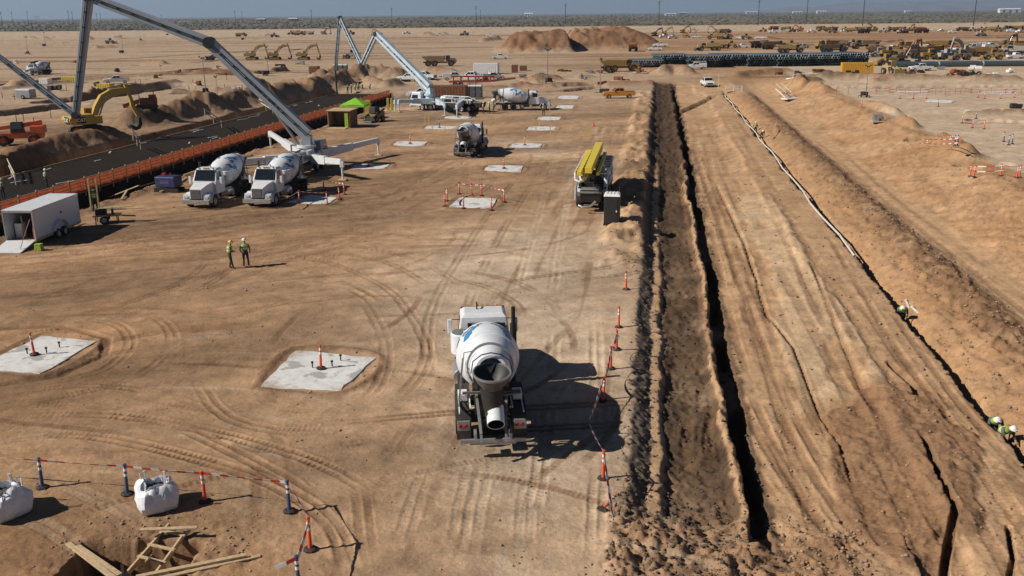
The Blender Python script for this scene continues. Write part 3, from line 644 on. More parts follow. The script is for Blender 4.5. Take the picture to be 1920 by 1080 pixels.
# ------------------------------------------------------------------ shared parts
_WH = {}
def wheel(parent, x, y, r=0.52, w=0.32, rimr=0.6, tyre=TYRE, rim=RIM, z=None):
    """a wheel: tyre mesh with its rim as a sub-part; alike wheels share their meshes"""
    key = (r, w, rimr, rim.name, tyre.name)
    if key not in _WH:
        m = MB(); h = w / 2
        m.lathe([(-h, r * rimr), (-h, r * 0.90), (-h * 0.6, r), (h * 0.6, r), (h, r * 0.90), (h, r * rimr), (-h, r * rimr)], (0, 0, 0), (1, 0, 0), 18)
        k = MB(); k.lathe([(-h * 0.75, 0.0), (-h * 0.75, r * 0.2), (-h * 0.55, r * 0.22), (-h * 0.5, r * rimr * 0.9), (-h * 0.9, r * rimr * 1.02), (h * 0.9, r * rimr * 1.02), (h * 0.5, r * rimr * 0.9), (h * 0.55, r * 0.22), (h * 0.75, r * 0.2), (h * 0.75, 0)], (0, 0, 0), (1, 0, 0), 14)
        a = m.build('wheel', tyre, None, True); b = k.build('rim', rim, None, True)
        _WH[key] = (a.data, b.data); bpy.data.objects.remove(a); bpy.data.objects.remove(b)
    da, db = _WH[key]
    a = bpy.data.objects.new('wheel', da); COL.objects.link(a); a.parent = parent; a.location = (x, y, r if z is None else z)
    b = bpy.data.objects.new('rim', db); COL.objects.link(b); b.parent = a
    return a
def arch(mb, x0, x1, yc, zc, r, t, a0, a1, n=10, mi=0):
    """curved mudguard plate over a wheel"""
    P0 = []
    for i in range(n + 1):
        a = R(a0 + (a1 - a0) * i / n)
        for rr in (r, r + t):
            for x in (x0, x1): P0.append((x, yc + rr * math.cos(a), zc + rr * math.sin(a)))
    F = []
    for i in range(n):
        k = i * 4; F += [(k + 0, k + 1, k + 5, k + 4), (k + 3, k + 2, k + 6, k + 7), (k + 2, k + 0, k + 4, k + 6), (k + 1, k + 3, k + 7, k + 5)]
    F += [(0, 2, 3, 1), (n * 4, n * 4 + 1, n * 4 + 3, n * 4 + 2)]
    mb.add(P0, F, mi)
def quad_patch(mb, f, poly, n=1, off=0.006, mi=0):
    """closed polygon laid on a surface f(s,t,offset), fan of small faces"""
    c = (sum(p[0] for p in poly) / len(poly), sum(p[1] for p in poly) / len(poly))
    ring = []
    for a, b in zip(poly, poly[1:] + poly[:1]):
        for k in range(3): ring.append((a[0] + (b[0] - a[0]) * k / 3, a[1] + (b[1] - a[1]) * k / 3))
    mid = [((p[0] + c[0]) / 2, (p[1] + c[1]) / 2) for p in ring]
    V = [f(*p, off) for p in ring] + [f(*p, off) for p in mid] + [f(*c, off)]
    k = len(ring); F = []
    for i in range(k):
        j = (i + 1) % k; F += [(i, j, j + k, i + k), (i + k, j + k, 2 * k)]
    mb.add(V, F, mi)
# ------------------------------------------------------------------ concrete mixer truck (nose towards +y)
def make_mixer():
    t = thing('mixer_truck', 'mixer', 'mixer truck')
    m = MB(); m.box((-.42, .1, 1.0), (.12, 8.6, .3)); m.box((.42, .1, 1.0), (.12, 8.6, .3))
    for y in (-3.9, -2, -.4, 1.2, 3.2): m.box((0, y, 1.0), (.72, .14, .2))
    for y in (-1.35, -2.7, 3.55): m.tube([(-.9, y, .53), (.9, y, .53)], .11, 8)
    m.box((0, 2.6, .85), (.7, 1.8, .5)); m.box((.95, .75, .78), (.45, .9, .5)); m.build('chassis', CHASS, t)
    m = MB(); m.lathe([(0, .0), (0, .30), (.06, .34), (1.05, .34), (1.1, .30), (1.1, 0)], (-.98, .25, .85), (0, 1, 0), 14); m.build('fuel_tank', RIM, t, True)
    # bonnet, wings, cab
    hood = MB()
    A = [(-.78, 2.75, 1.05), (.78, 2.75, 1.05), (.78, 2.75, 1.98), (-.78, 2.75, 1.98)]; B_ = [(-.52, 4.62, .85), (.52, 4.62, .85), (.50, 4.55, 1.62), (-.50, 4.55, 1.62)]
    mid = [(-.66, 3.7, .95), (.66, 3.7, .95), (.66, 3.7, 1.86), (-.66, 3.7, 1.86)]
    hood.add(A + mid + B_, [(0, 1, 2, 3), (11, 10, 9, 8)] + [(a + k, (a + 1) % 4 + k, (a + 1) % 4 + 4 + k, a + 4 + k)[::-1] for k in (0, 4) for a in range(4)])
    h = hood.build('bonnet', WHITE, t, True, 0.05, True)
    m = MB(); m.box((0, 4.60, 1.22), (.86, .07, .74)); gr = m.build('grille', mat('grille_dark', (.10, .10, .105), .4, .5), t, bevel=.02); m = MB()
    for k in range(9): m.box((-.36 + .09 * k, 4.64, 1.22), (.03, .02, .66))
    m.box((0, 4.64, 1.60), (.9, .03, .06)); m.build('grille_bars', RIM, gr)
    for s in (-1, 1):
        m = MB(); arch(m, s * .62 if s > 0 else -1.22, 1.22 if s > 0 else -.62, 3.55, .55, .62, .05, -5, 175)
        m.box((s * .86, 4.33, .98), (.56, .42, .42), top=(.9, .7)); m.build('wing', WHITE, t, True, recalc=True)
    for s in (-1, 1):
        m = MB(); m.box((s * .88, 4.55, .98), (.36, .06, .2)); m.build('headlight', mat('headlight_lens', (.5, .55, .6), .15), t, bevel=.02)
    m = MB(); m.box((0, 4.72, .62), (2.36, .16, .34)); m.box((0, 4.80, .58), (.5, .03, .12)); m.build('bumper', RIM, t, bevel=.04)
    cab = MB()
    lo = [(-1.02, 1.25, .95), (1.02, 1.25, .95), (1.02, 2.85, .95), (-1.02, 2.85, .95)]; md = [(-1.04, 1.25, 2.0), (1.04, 1.25, 2.0), (1.04, 2.88, 2.0), (-1.04, 2.88, 2.0)]
    hi = [(-.92, 1.33, 2.86), (.92, 1.33, 2.86), (.92, 2.42, 2.86), (-.92, 2.42, 2.86)]; tp = [(-.78, 1.45, 3.0), (.78, 1.45, 3.0), (.78, 2.3, 3.0), (-.78, 2.3, 3.0)]
    cab.add(lo + md + hi + tp, [(3, 2, 1, 0), (12, 13, 14, 15)] + [(a + k, (a + 1) % 4 + k, (a + 1) % 4 + 4 + k, a + 4 + k) for k in (0, 4, 8) for a in range(4)])
    c = cab.build('cab', WHITE, t, False, .04)
    m = MB(); m.beam((-.9, 2.52, 2.88), (.9, 2.52, 2.88), .2, .03); m.build('sun_visor', CHASS, c)
    m = MB(); m.add([(-.88, 2.86, 2.06), (.88, 2.86, 2.06), (.80, 2.50, 2.78), (-.80, 2.50, 2.78)], [(0, 1, 2, 3)]); m.add([(-.88, 2.90, 2.06), (.88, 2.90, 2.06), (.80, 2.54, 2.78), (-.80, 2.54, 2.78)], [(3, 2, 1, 0)]); m.build('windscreen', GLASS, c)
    for s in (-1, 1):
        m = MB(); x0, x1 = s * 1.048, s * .965
        m.add([(x0, 1.75, 2.08), (x0, 2.72, 2.08), (x1, 2.42, 2.70), (x1, 1.75, 2.70)], [(0, 1, 2, 3) if s > 0 else (3, 2, 1, 0)]); m.build('side_window', GLASS, c)
        m = MB(); m.box((s * 1.36, 2.62, 2.05), (.20, .12, .62)); m.build('mirror', WHITE, t, bevel=.03)
        m = MB(); m.tube([(s * 1.0, 2.6, 2.35), (s * 1.36, 2.62, 2.35), (s * 1.36, 2.62, 1.75), (s * 1.0, 2.6, 1.75)], .02, 5); m.build('mirror_arm', CHASS, t)
        m = MB(); m.box((s * 1.1, 1.95, .62), (.24, 1.2, .06)); m.box((s * 1.1, 1.95, .36), (.24, 1.0, .05)); m.build('step', RIM, t)
    m = MB(); m.box((0, 1.262, 2.42), (1.3, .03, .5)); m.box((0.74, 1.262, 2.40), (.22, .03, .5)); m.build('rear_window', GLASS, c)
    for x in (-.6, -.2, 0, .2, .6): m = MB(); m.box((x, 2.36, 3.01), (.09, .12, .06)); m.build('marker_lamp', mat('amber_lens', (.5, .2, .02), .3), c)
    m = MB(); m.tube([(-.25, 1.95, 2.98), (-.25, 1.95, 3.14), (-.25, 2.2, 3.2)], .035, 6); m.build('horn', CHASS, c)
    m = MB(); m.tube([(1.16, 1.12, .9), (1.16, 1.12, 1.6)], .12, 10); m.tube([(1.16, 1.12, 1.6), (1.16, 1.12, 3.0), (1.16, 1.08, 3.35)], .085, 10); m.tube([(1.16, 1.12, 1.75), (1.16, 1.12, 2.65)], .135, 10); m.build('exhaust_stack', DSTEEL, t, True)
    m = MB(); m.lathe([(0, .36), (.04, .40), (.8, .40), (.84, .36)], (-.95, .62, 1.72), (0, 0, 1), 12); m.build('water_tank', WHITE, t, True)
    # drum
    A0 = Vector((0, .92, 1.90)); ax = Vector((0, -4.75, .93)).normalized()
    prof = [(0, 0), (0, .52), (.12, .64), (.5, .89), (1.05, 1.07), (1.6, 1.14), (2.35, 1.16), (2.45, 1.16), (3.15, 1.05), (4.0, .78), (4.6, .58), (4.84, .55), (4.84, .46), (4.3, .43), (4.2, 0)]
    m = MB(); m.lathe(prof, A0, ax, 40); d = m.build('drum', DRUMW, t, True)
    m = MB()
    for tt, rr in ((1.58, 1.14), (2.4, 1.165), (3.2, 1.035)): m.lathe([(tt - .03, rr - .01), (tt - .025, rr + .008), (tt + .025, rr + .008), (tt + .03, rr - .01)], A0, ax, 40)
    m.build('drum_weld', DRUMW, d, True)
    m = MB(); m.lathe([(3.95, .78), (3.95, .83), (4.07, .83), (4.07, .74)], A0, ax, 28); m.build('drum_track_ring', STEEL, d, True)
    ref = Vector((0, 0, 1)); xx = ax.cross(ref).normalized(); zz = xx.cross(ax)
    pt = [p[0] for p in prof[1:12]]; pr = [p[1] for p in prof[1:12]]
    def surf(tt, a, off):                      # a in degrees, positive to the truck's right
        r = float(np.interp(tt, pt, pr)) + off * 2.2; a = R(a); side = 1 if xx.x > 0 else -1
        return A0 + ax * tt + zz * math.cos(a) * r + xx * math.sin(a) * r * side
    for s in (1, -1):
        em = MB()
        for poly in ([(1.05, 34), (1.35, 42), (1.55, 56), (1.35, 66), (1.15, 60), (1.2, 50)], [(1.35, 60), (1.7, 62), (2.1, 72), (1.95, 80), (1.55, 76)], [(.9, 60), (1.1, 66), (1.05, 78), (.86, 74)]):
            quad_patch(em, surf, [(p[0], p[1] * s) for p in poly])
        em.build('blue_emblem', BLUE, d)
        e2 = MB()
        for poly in ([(2.0, 14), (2.35, 17), (2.6, 28), (2.4, 36), (2.1, 28)], [(2.35, 31), (2.75, 30), (3.0, 42), (2.9, 54), (2.5, 46)], [(1.95, 34), (2.2, 38), (2.25, 52), (2.0, 50)]):
            quad_patch(e2, surf, [(p[0], p[1] * s) for p in poly])
        e2.build('blue_emblem', BLUE, d)
    for s in (1, -1):
        nm_ = MB()
        for k in range(5): quad_patch(nm_, surf, [(1.86, s * (8 + 17 * k)), (1.97, s * (8 + 17 * k)), (1.97, s * (19 + 17 * k)), (1.86, s * (19 + 17 * k))])
        nm_.build('lettering', NAVY, d)
    # front stand, rear stand
    m = MB(); m.box((0, .95, 1.5), (1.1, .3, .9), top=(.6, .8)); m.box((0, .72, 1.95), (.7, .3, .7)); m.build('front_stand', DSTEEL, t)
    m = MB()
    for s in (-1, 1):
        m.beam((s * .5, -3.35, 1.1), (s * .55, -3.45, 2.35), .14, .2); m.beam((s * .5, -2.6, 1.1), (s * .55, -3.4, 2.2), .1, .14); m.beam((s * .55, -3.6, 2.3), (s * .62, -4.15, 2.95), .07, .1); m.tube([(s * .42, -3.15, 2.22), (s * .42, -3.45, 2.28)], .12, 8)
    m.beam((-.6, -3.42, 2.25), (.6, -3.42, 2.25), .14, .16); m.beam((-1.0, -3.75, 2.05), (1.0, -3.75, 2.05), .07, .07); m.beam((-.2, -3.85, 1.9), (1.0, -3.8, 2.02), .06, .06)
    m.build('rear_stand', SPLAT, t)
    # charge hopper: open funnel with a pale rim
    hx = Vector((0, -.10, 1)).normalized(); hc = Vector((0, -4.22, 2.40))
    m = MB(); m.lathe([(0, .30), (.28, .52), (.56, .63), (.60, .63), (.60, .60), (.28, .47), (.02, .2), (.02, 0)], hc, hx, 26); hp = m.build('charge_hopper', SPLAT, t, True)
    m = MB(); m.lathe([(.59, .592), (.30, .46), (.05, .22), (.05, 0)], hc, hx, 26); m.build('hopper_lining', CHASS, hp, True)  # added black cone paints the shade inside the hopper
    m = MB(); m.lathe([(.54, .635), (.56, .66), (.63, .66), (.63, .61), (.60, .61)], hc, hx, 26); m.build('hopper_rim', STEEL, hp, True)
    m = MB(); m.tube([(-.70, -4.1, 2.9), (-.62, -3.9, 3.24), (-.33, -3.8, 3.42), (0, -3.78, 3.48), (.33, -3.8, 3.42), (.62, -3.9, 3.24), (.70, -4.1, 2.9)], .022, 5); m.build('guard_hoop', DSTEEL, hp)
    # discharge chutes
    m = MB(); m.lathe([(0, .42), (.5, .34), (.95, .24)], (0, -4.15, 2.40), (0, -.22, -.95), 14, a0=-1.9, a1=1.9, ref=(0, -1, .4)); m.lathe([(.95, .225), (.5, .32), (0, .40)], (0, -4.15, 2.40), (0, -.22, -.95), 14, a0=-1.9, a1=1.9, ref=(0, -1, .4)); m.build('collector', DSTEEL, t, True)
    m = MB(); m.lathe([(0, .28), (.55, .29)], (0.02, -4.05, 1.72), (0, -.86, -.42), 14, a0=-1.7, a1=1.7, ref=(0, 0, 1)); m.lathe([(.55, .27), (0, .26)], (0.02, -4.05, 1.72), (0, -.86, -.42), 14, a0=-1.7, a1=1.7); ch = m.build('chute', DSTEEL, t, True)
    m = MB(); m.lathe([(0, .27), (0, .30), (.66, .30), (.66, .275)], (0.08, -4.25, 1.72), (0, -.80, -.5), 18); fo = m.build('fold_over_chute', WHITE, ch, True)
    m = MB(); m.lathe([(.64, .285), (.02, .285)], (0.08, -4.25, 1.72), (0, -.80, -.5), 18); m.build('chute_shade_tube', CHASS, fo, True)  # black inner tube stands in for shade inside the open chute
    m = MB(); m.box((0, -3.62, 1.65), (.95, .06, 1.25)); m.box((0, -3.3, 2.05), (1.3, .5, .08)); m.build('rear_dark_backing', CHASS, t)  # dark backing added to blacken the space between the rails
    for s in (-1, 1): m = MB(); m.beam((s * .52, -3.5, 1.95), (s * .42, -4.75, 1.0), .08, .12); m.beam((s * .42, -4.75, 1.0), (s * .42, -4.85, .75), .08, .1); m.build('chute_arm', STEEL, t)
    # rear mudguards, boxes, lamps, bumper
    for s in (-1, 1):
        m = MB(); x0, x1 = (.72, 1.24) if s > 0 else (-1.24, -.72)
        arch(m, x0, x1, -2.7, .55, .66, .03, 80, 200); arch(m, x0, x1, -1.35, .55, .66, .03, -10, 95); m.box((s * .98, -2.02, 1.225), (.52, 1.25, .03)); m.box((s * .98, -3.44, .42), (.5, .025, .52))
        m.build('mudguard', RUB, t, recalc=True)
        m = MB(); m.box((s * .98, -2.55, 1.40), (.34, .5, .26)); m.build('tool_box', WHITE, t, bevel=.03)
        m = MB(); m.box((s * 1.12, -3.15, 1.25), (.045, 1.0, .07)); m.box((s * .74, -3.05, 1.35), (.05, .9, .06)); m.build('side_rail', REFL, t)
        m = MB(); m.box((s * .98, -3.80, .86), (.44, .08, .36)); q = m.build('lamp_panel', STEEL, t, bevel=.02)
        m = MB()
        for dx in (-.12, .06): m.lathe([(0, .0), (0, .075), (.03, .06), (.035, 0)], (s * .98 + dx, -3.842, .86), (0, -1, 0), 10)
        m.build('tail_lamp', RED, q)
    m = MB(); m.box((0, -4.45, .62), (2.2, .10, .12)); m.box((0, -4.32, .5), (1.6, .08, .16)); m.box((-.6, -4.25, .75), (.1, .4, .2)); m.box((.6, -4.25, .75), (.1, .4, .2)); m.build('rear_bumper', STEEL, t)
    m = MB()
    for s in (0, .42): m.beam((-1.13, -3.2 + s, 1.25), (-.95, -3.2 + s, 2.9), .04, .04)
    for k in range(6): z = 1.4 + k * .28; x = -1.13 + .18 * (z - 1.25) / 1.65; m.beam((x, -3.2, z), (x, -2.78, z), .03, .03)
    m.tube([(-.95, -3.2, 2.85), (-.9, -3.15, 3.25), (-.6, -3.15, 3.3)], .02, 5); m.build('ladder', STEEL, t)
    for y in (3.55,):
        for s in (-1, 1): wheel(t, s * 1.02, y, .53, .34)
    for y in (-1.35, -2.7):
        for s in (-1, 1): wheel(t, s * .98, y, .53, .56, rim=DSTEEL)
    for s in (-1, 1): wheel(t, s * .98, .05, .42, .3, z=.62)
    return Proto(t)
# ------------------------------------------------------------------ concrete pump with placing boom
def boom_section(name, parent, p0, p1, w0, h0, w1, h1, m_, up, pipe=True):
    m = MB(); m.beam(p0, p1, w0, h0, 0, w1, h1, up); m_ = m.build(name, m_, parent, bevel=.04)
    if pipe:
        p0 = Vector(p0); p1 = Vector(p1); d = (p1 - p0).normalized(); x = d.cross(Vector(up)).normalized()
        k = MB(); k.tube([p0 + x * (w0 / 2 + .14), p1 + x * (w1 / 2 + .14)], .075, 6)
        L = (p1 - p0).length
        for i in range(1, int(L / 2.4) + 1): c = p0 + d * (L * i / (int(L / 2.4) + 1)); k.beam(c + x * (w0 / 2 - .03), c + x * (w0 / 2 + .2), .1, .2)
        k.build('delivery_pipe', STEEL, m_)
        k = MB(); z_ = x.cross(d); k.tube([p0 - x * (w0 / 2 + .05) + z_ * .1, p1 - x * (w1 / 2 + .05) + z_ * .1], .035, 5); k.tube([p0 - x * (w0 / 2 + .05) - z_ * .08, p1 - x * (w1 / 2 + .05) - z_ * .08], .035, 5)
        for i in range(1, 8): c = p0.lerp(p1, i / 8); ww = w0 + (w1 - w0) * i / 8; k.beam(c - x * (ww / 2 - .02), c - x * (ww / 2 + .1), .3, .12)
        k.build('hydraulic_hose', DSTEEL, m_)
    return m_
def joint(parent, p, axis, r=.38, w=.95):
    m = MB(); a = Vector(axis).normalized(); p = Vector(p); m.lathe([(-w / 2, 0), (-w / 2, r), (w / 2, r), (w / 2, 0)], p, a, 14); return m.build('elbow_joint', DSTEEL, parent, True)
def make_pump_chassis(t, L=12.0, cabcol=WHITE, deck=STEEL, axles=(4.3, 2.7, -2.0, -3.35, -4.7)):
    f = L / 2
    m = MB(); m.box((-.45, 0, 1.0), (.14, L - .8, .34)); m.box((.45, 0, 1.0), (.14, L - .8, .34)); m.box((0, -.5, 1.28), (2.2, L - 4.0, .16)); m.build('chassis', CHASS, t)
    cab = MB(); cab.add([(-1.2, f - 2.1, .7), (1.2, f - 2.1, .7), (1.2, f, .7), (-1.2, f, .7), (-1.2, f - 2.1, 1.75), (1.2, f - 2.1, 1.75), (1.2, f, 1.75), (-1.2, f, 1.75), (-1.12, f - 2.0, 2.85), (1.12, f - 2.0, 2.85), (1.12, f - .35, 2.85), (-1.12, f - .35, 2.85)],
        [(3, 2, 1, 0), (8, 9, 10, 11)] + [(a + k, (a + 1) % 4 + k, (a + 1) % 4 + 4 + k, a + 4 + k) for k in (0, 4) for a in range(4)]); c = cab.build('cab', cabcol, t, bevel=.05)
    m = MB(); m.add([(-1.08, f + .0, 1.82), (1.08, f + .0, 1.82), (1.02, f - .31, 2.72), (-1.02, f - .31, 2.72)], [(0, 1, 2, 3)]); m.add([(-1.08, f + .02, 1.82), (1.08, f + .02, 1.82), (1.02, f - .29, 2.72), (-1.02, f - .29, 2.72)], [(3, 2, 1, 0)]); m.build('windscreen', GLASS, c)
    for s in (-1, 1):
        m = MB(); m.add([(s * 1.206, f - 1.5, 1.85), (s * 1.206, f - .25, 1.85), (s * 1.13, f - .5, 2.65), (s * 1.13, f - 1.5, 2.65)], [(0, 1, 2, 3) if s > 0 else (3, 2, 1, 0)]); m.build('side_window', GLASS, c)
    m = MB(); m.box((0, f + .08, .65), (2.4, .2, .4)); m.build('bumper', cabcol, t, bevel=.05)
    m = MB()
    for y0, y1, w_, h_ in ((-f + 2.2, -f + 4.6, 1.5, .55), (-f + 4.8, 0.2, 1.1, .5)): m.box((0, (y0 + y1) / 2, 1.36 + h_ / 2 + .02), (w_, y1 - y0, h_))
    m.tube([(-.35, -f + .6, 1.35), (-.35, 0, 1.55)], .17, 10); m.tube([(.35, -f + .6, 1.35), (.35, 0, 1.55)], .17, 10)
    for s in (-1, 1):
        for k in range(7): m.box((s * .98, -f + 1.6 + k * .55, 1.55 + .12 * (k % 3)), (.28, .4, .3 + .14 * (k % 2)))
    m.box((0, -f + 5.6, 2.05), (1.9, 1.6, .5)); m.box((.55, -f + 3.6, 2.0), (.8, 1.5, .7)); m.box((-.6, -f + 3.2, 1.95), (.7, 1.2, .6)); m.tube([(-.95, -f + 1.2, 1.9), (-.95, -f + 7.0, 2.0)], .14, 8); m.tube([(.2, -f + .8, 1.7), (.2, -f + 2.6, 2.3), (.2, -f + 7.4, 2.35)], .09, 8)
    m.build('pump_unit', deck, t, bevel=.02)
    m = MB(); m.lathe([(0, 0), (0, .42), (1.5, .42), (1.5, 0)], (.75, -f + 6.6, 1.85), (0, 1, 0), 14); m.build('water_tank', WHITE, t, True)
    for s in (-1, 1): m = MB(); m.box((s * 1.08, -.8, .82), (.34, 3.4, .62)); m.build('side_locker', CHASS, t, bevel=.03)
    m = MB()
    for s in (-1, 1):
        m.box((s * 1.12, -.6, 1.42), (.06, L - 5.2, .08))
        for k in range(5): m.box((s * 1.12, -f + 2.0 + k * 1.5, 1.75), (.05, .05, .6))
        m.tube([(s * 1.12, -f + 2.0, 2.05), (s * 1.12, -f + 8.0, 2.05)], .03, 5)
    m.build('deck_rail', REFL, t)
    m = MB(); m.box((0, -f + .35, 1.15), (1.5, .95, .75), top=(1.15, 1.3)); h = m.build('hopper', DSTEEL, t, bevel=.03)
    m = MB(); m.box((0, -f + .3, 1.56), (1.78, 1.3, .05)); m.build('hopper_grate', STEEL, h)
    for y in axles:
        for s in (-1, 1): wheel(t, s * (1.0), y, .53, .36 if y > 1 else .56)
    return f
def make_pump(label, loc, rz, boomcol, world_pts, widths, outriggers, L=12.0, turret_y=3.0, cabcol=WHITE, legcol=WHITE, marks=NAVY):
    t = thing('concrete_pump_truck', label, 'concrete pump', loc, rz)
    make_pump_chassis(t, L, cabcol)
    M = (Matrix.Translation(loc) @ Matrix.Rotation(rz, 4, 'Z')).inverted()
    m = MB(); m.lathe([(0, .95), (.5, .9), (.55, .75), (1.0, .72), (1.05, .95), (1.3, .95), (1.3, 0)], (0, turret_y, 1.3), (0, 0, 1), 20); m.box((0, turret_y, 1.5), (2.3, 1.8, .6)); m.build('pedestal', legcol, t, True)
    pts = [M @ Vector(p) for p in world_pts]
    d0 = (pts[1] - pts[0]); side = d0.cross(Vector((0, 0, 1))).normalized(); hd = Vector((d0.x, d0.y, 0)).normalized()
    m = MB(); b0 = Vector((0, turret_y, 2.6)); m.beam(b0, pts[0], 1.1, 1.0, 0, .8, .9, up=side); m.build('slewing_head', boomcol, t, bevel=.05)
    m = MB(); c = pts[0] + d0 * .42; m.tube([b0 + hd * .75 + Vector((0, 0, .0)), c - Vector((0, 0, .45))], [.17, .12], 8); m.build('lift_cylinder', STEEL, t)
    for i in range(len(pts) - 1):
        w0, w1 = widths[i]
        dd = (pts[i + 1] - pts[i]).normalized(); upv = side.cross(dd)
        s_ = boom_section('boom_section', t, pts[i], pts[i + 1], w0 * .75, w0, w1 * .75, w1, boomcol, upv)
        if i:
            joint(t, pts[i], side, w0 * .55, w0 * 1.1)
            pd = (pts[i - 1] - pts[i]).normalized()
            m = MB(); m.tube([pts[i] + pd * 2.6 + upv * .15, pts[i] + (pd + dd) * .35, ], [.13, .09], 8); m.beam(pts[i] + (pd + dd) * .35, pts[i] + dd * 1.2, .16, .22); m.build('fold_cylinder', STEEL, t)
        if i == 0 and marks:
            for sg in (-1, 1):
                q = MB()
                for k in range(7):
                    c = pts[0] + d0 * (.30 + .045 * k); u_ = side.cross(dd)
                    q.add([c + side * sg * (w0 * .375 + .006) + u_ * (.12 * e) + dd * f_ for e, f_ in ((-1, -.18), (1, -.12), (1, .16), (-1, .12))], [(0, 1, 2, 3) if sg < 0 else (3, 2, 1, 0)])
                q.build('lettering', marks, s_)
    for (y0, x1, y1) in outriggers:
        s = 1 if x1 > 0 else -1; p0 = Vector((s * .7, y0, 1.45)); p1 = Vector((x1, y1, 1.75))
        m = MB(); m.beam(p0, p0.lerp(p1, .55), .55, .92, 0, .5, .78); m.beam(p0.lerp(p1, .5), p1, .38, .6, 0, .36, .5); o = m.build('outrigger', legcol, t, bevel=.03)
        m = MB(); m.tube([(x1, y1, 1.7), (x1, y1, .1)], [.13, .08], 10); m.box((x1, y1, 1.55), (.34, .34, .6)); j = m.build('jack', legcol, o)
        m = MB(); m.box((x1, y1, .06), (.75, .75, .1)); m.build('jack_pad', WOOD, o)
    return t
# ------------------------------------------------------------------ crawler excavator (arm towards +y)
def make_excavator(name='excavator', body=YEL, bucketdown=True, label='x'):
    t = thing(name, label, 'excavator')
    for s in (-1, 1):
        m = MB(); pf = [(-1.9, .12), (-1.55, 0), (1.55, 0), (1.9, .12), (2.05, .45), (1.85, .82), (1.5, .95), (-1.5, .95), (-1.85, .82), (-2.05, .45)]
        m.prism(pf, s * 1.3 - .3, s * 1.3 + .3); tr = m.build('crawler_track', DSTEEL, t, bevel=.03)
        m = MB(); m.prism([(y * .82, .47 + (z - .47) * .62) for y, z in pf], s * 1.3 - .305, s * 1.3 + .305); m.build('track_frame', body, tr)
    m = MB(); m.box((0, 0, .75), (1.9, 1.8, .5)); m.lathe([(0, .8), (.3, .8)], (0, 0, .95), (0, 0, 1), 16); m.build('undercarriage', DSTEEL, t)
    m = MB(); m.box((0, -.55, 1.75), (2.7, 3.3, .9)); m.box((.35, -.9, 2.3), (2.0, 2.2, .3), top=(.95, .95)); m.build('house', body, t, bevel=.06)
    m = MB(); m.prism([(-2.55, 1.35), (-2.05, 1.25), (-2.05, 2.3), (-2.45, 2.3), (-2.7, 1.9)][::-1], -1.35, 1.35); cw = m.build('counterweight', body, t, bevel=.06, recalc=True)
    m = MB(); m.box((.3, -1.6, 2.52), (1.5, .8, .14)); m.build('engine_cover', CHASS, t, bevel=.03)
    m = MB(); m.add([(-1.3, -.35, 1.9), (-.35, -.35, 1.9), (-.35, 1.15, 1.9), (-1.3, 1.15, 1.9), (-1.25, -.3, 3.05), (-.4, -.3, 3.05), (-.4, .85, 3.05), (-1.25, .85, 3.05)], [(3, 2, 1, 0), (4, 5, 6, 7), (0, 1, 5, 4), (1, 2, 6, 5), (2, 3, 7, 6), (3, 0, 4, 7)]); cb = m.build('cab', body, t, bevel=.04)
    m = MB(); m.box((-.825, .36, 2.5), (.985, .9, .75)); m.build('cab_window', GLASS, cb)
    # gooseneck boom, stick, bucket
    b = [(.35, 1.75), (1.05, 3.1), (1.9, 4.1), (3.0, 4.65), (4.5, 4.85), (5.05, 4.75)]
    th = [.45, .65, .95, .92, .65, .45]
    up_, lo_ = [], []
    for i, (y, z) in enumerate(b):
        a = b[max(i - 1, 0)]; c = b[min(i + 1, len(b) - 1)]; d = Vector((c[0] - a[0], c[1] - a[1])).normalized(); n = Vector((-d.y, d.x))
        up_.append((y + n.x * th[i] / 2, z + n.y * th[i] / 2)); lo_.append((y - n.x * th[i] / 2, z - n.y * th[i] / 2))
    m = MB()
    for i in range(len(b) - 1): m.prism([lo_[i], lo_[i + 1], up_[i + 1], up_[i]], -.34, .34)
    bo = m.build('boom', body, t)
    m = MB(); m.tube([(-.36, .9, 1.7), (-.36, 2.3, 4.5)], [.12, .07], 8); m.tube([(.36, .9, 1.7), (.36, 2.3, 4.5)], [.12, .07], 8); m.tube([(0, 2.6, 5.2), (0, 4.7, 5.6)], [.12, .08], 8); m.build('hydraulic_cylinder', RIM, bo)
    m = MB(); m.prism([(4.55, 5.75), (5.05, 4.75), (5.95, 1.75), (5.70, 1.62), (5.1, 2.9), (4.95, 5.0)][::-1], -.2, .2); m.beam((4.95, 5.55, 0)[:0] or (0, 4.75, 5.6), (0, 5.8, 1.7), .34, .5, 0, .3, .3, up=(1, 0, 0)); m.build('stick', body, t, recalc=True)
    m = MB(); pf = [(5.95, 1.6), (6.05, .75), (5.75, .2), (5.2, .05), (4.75, .3), (4.6, .75), (4.85, .72), (5.3, .45), (5.6, .8), (5.7, 1.55)]
    m.prism(pf[::-1], -.6, .6); bk = m.build('bucket', DSTEEL, t, recalc=True)
    m = MB()
    for k in range(5): m.box((-.5 + .25 * k, 4.58, .78), (.1, .16, .22))
    m.build('bucket_teeth', STEEL, bk)
    return t, cw
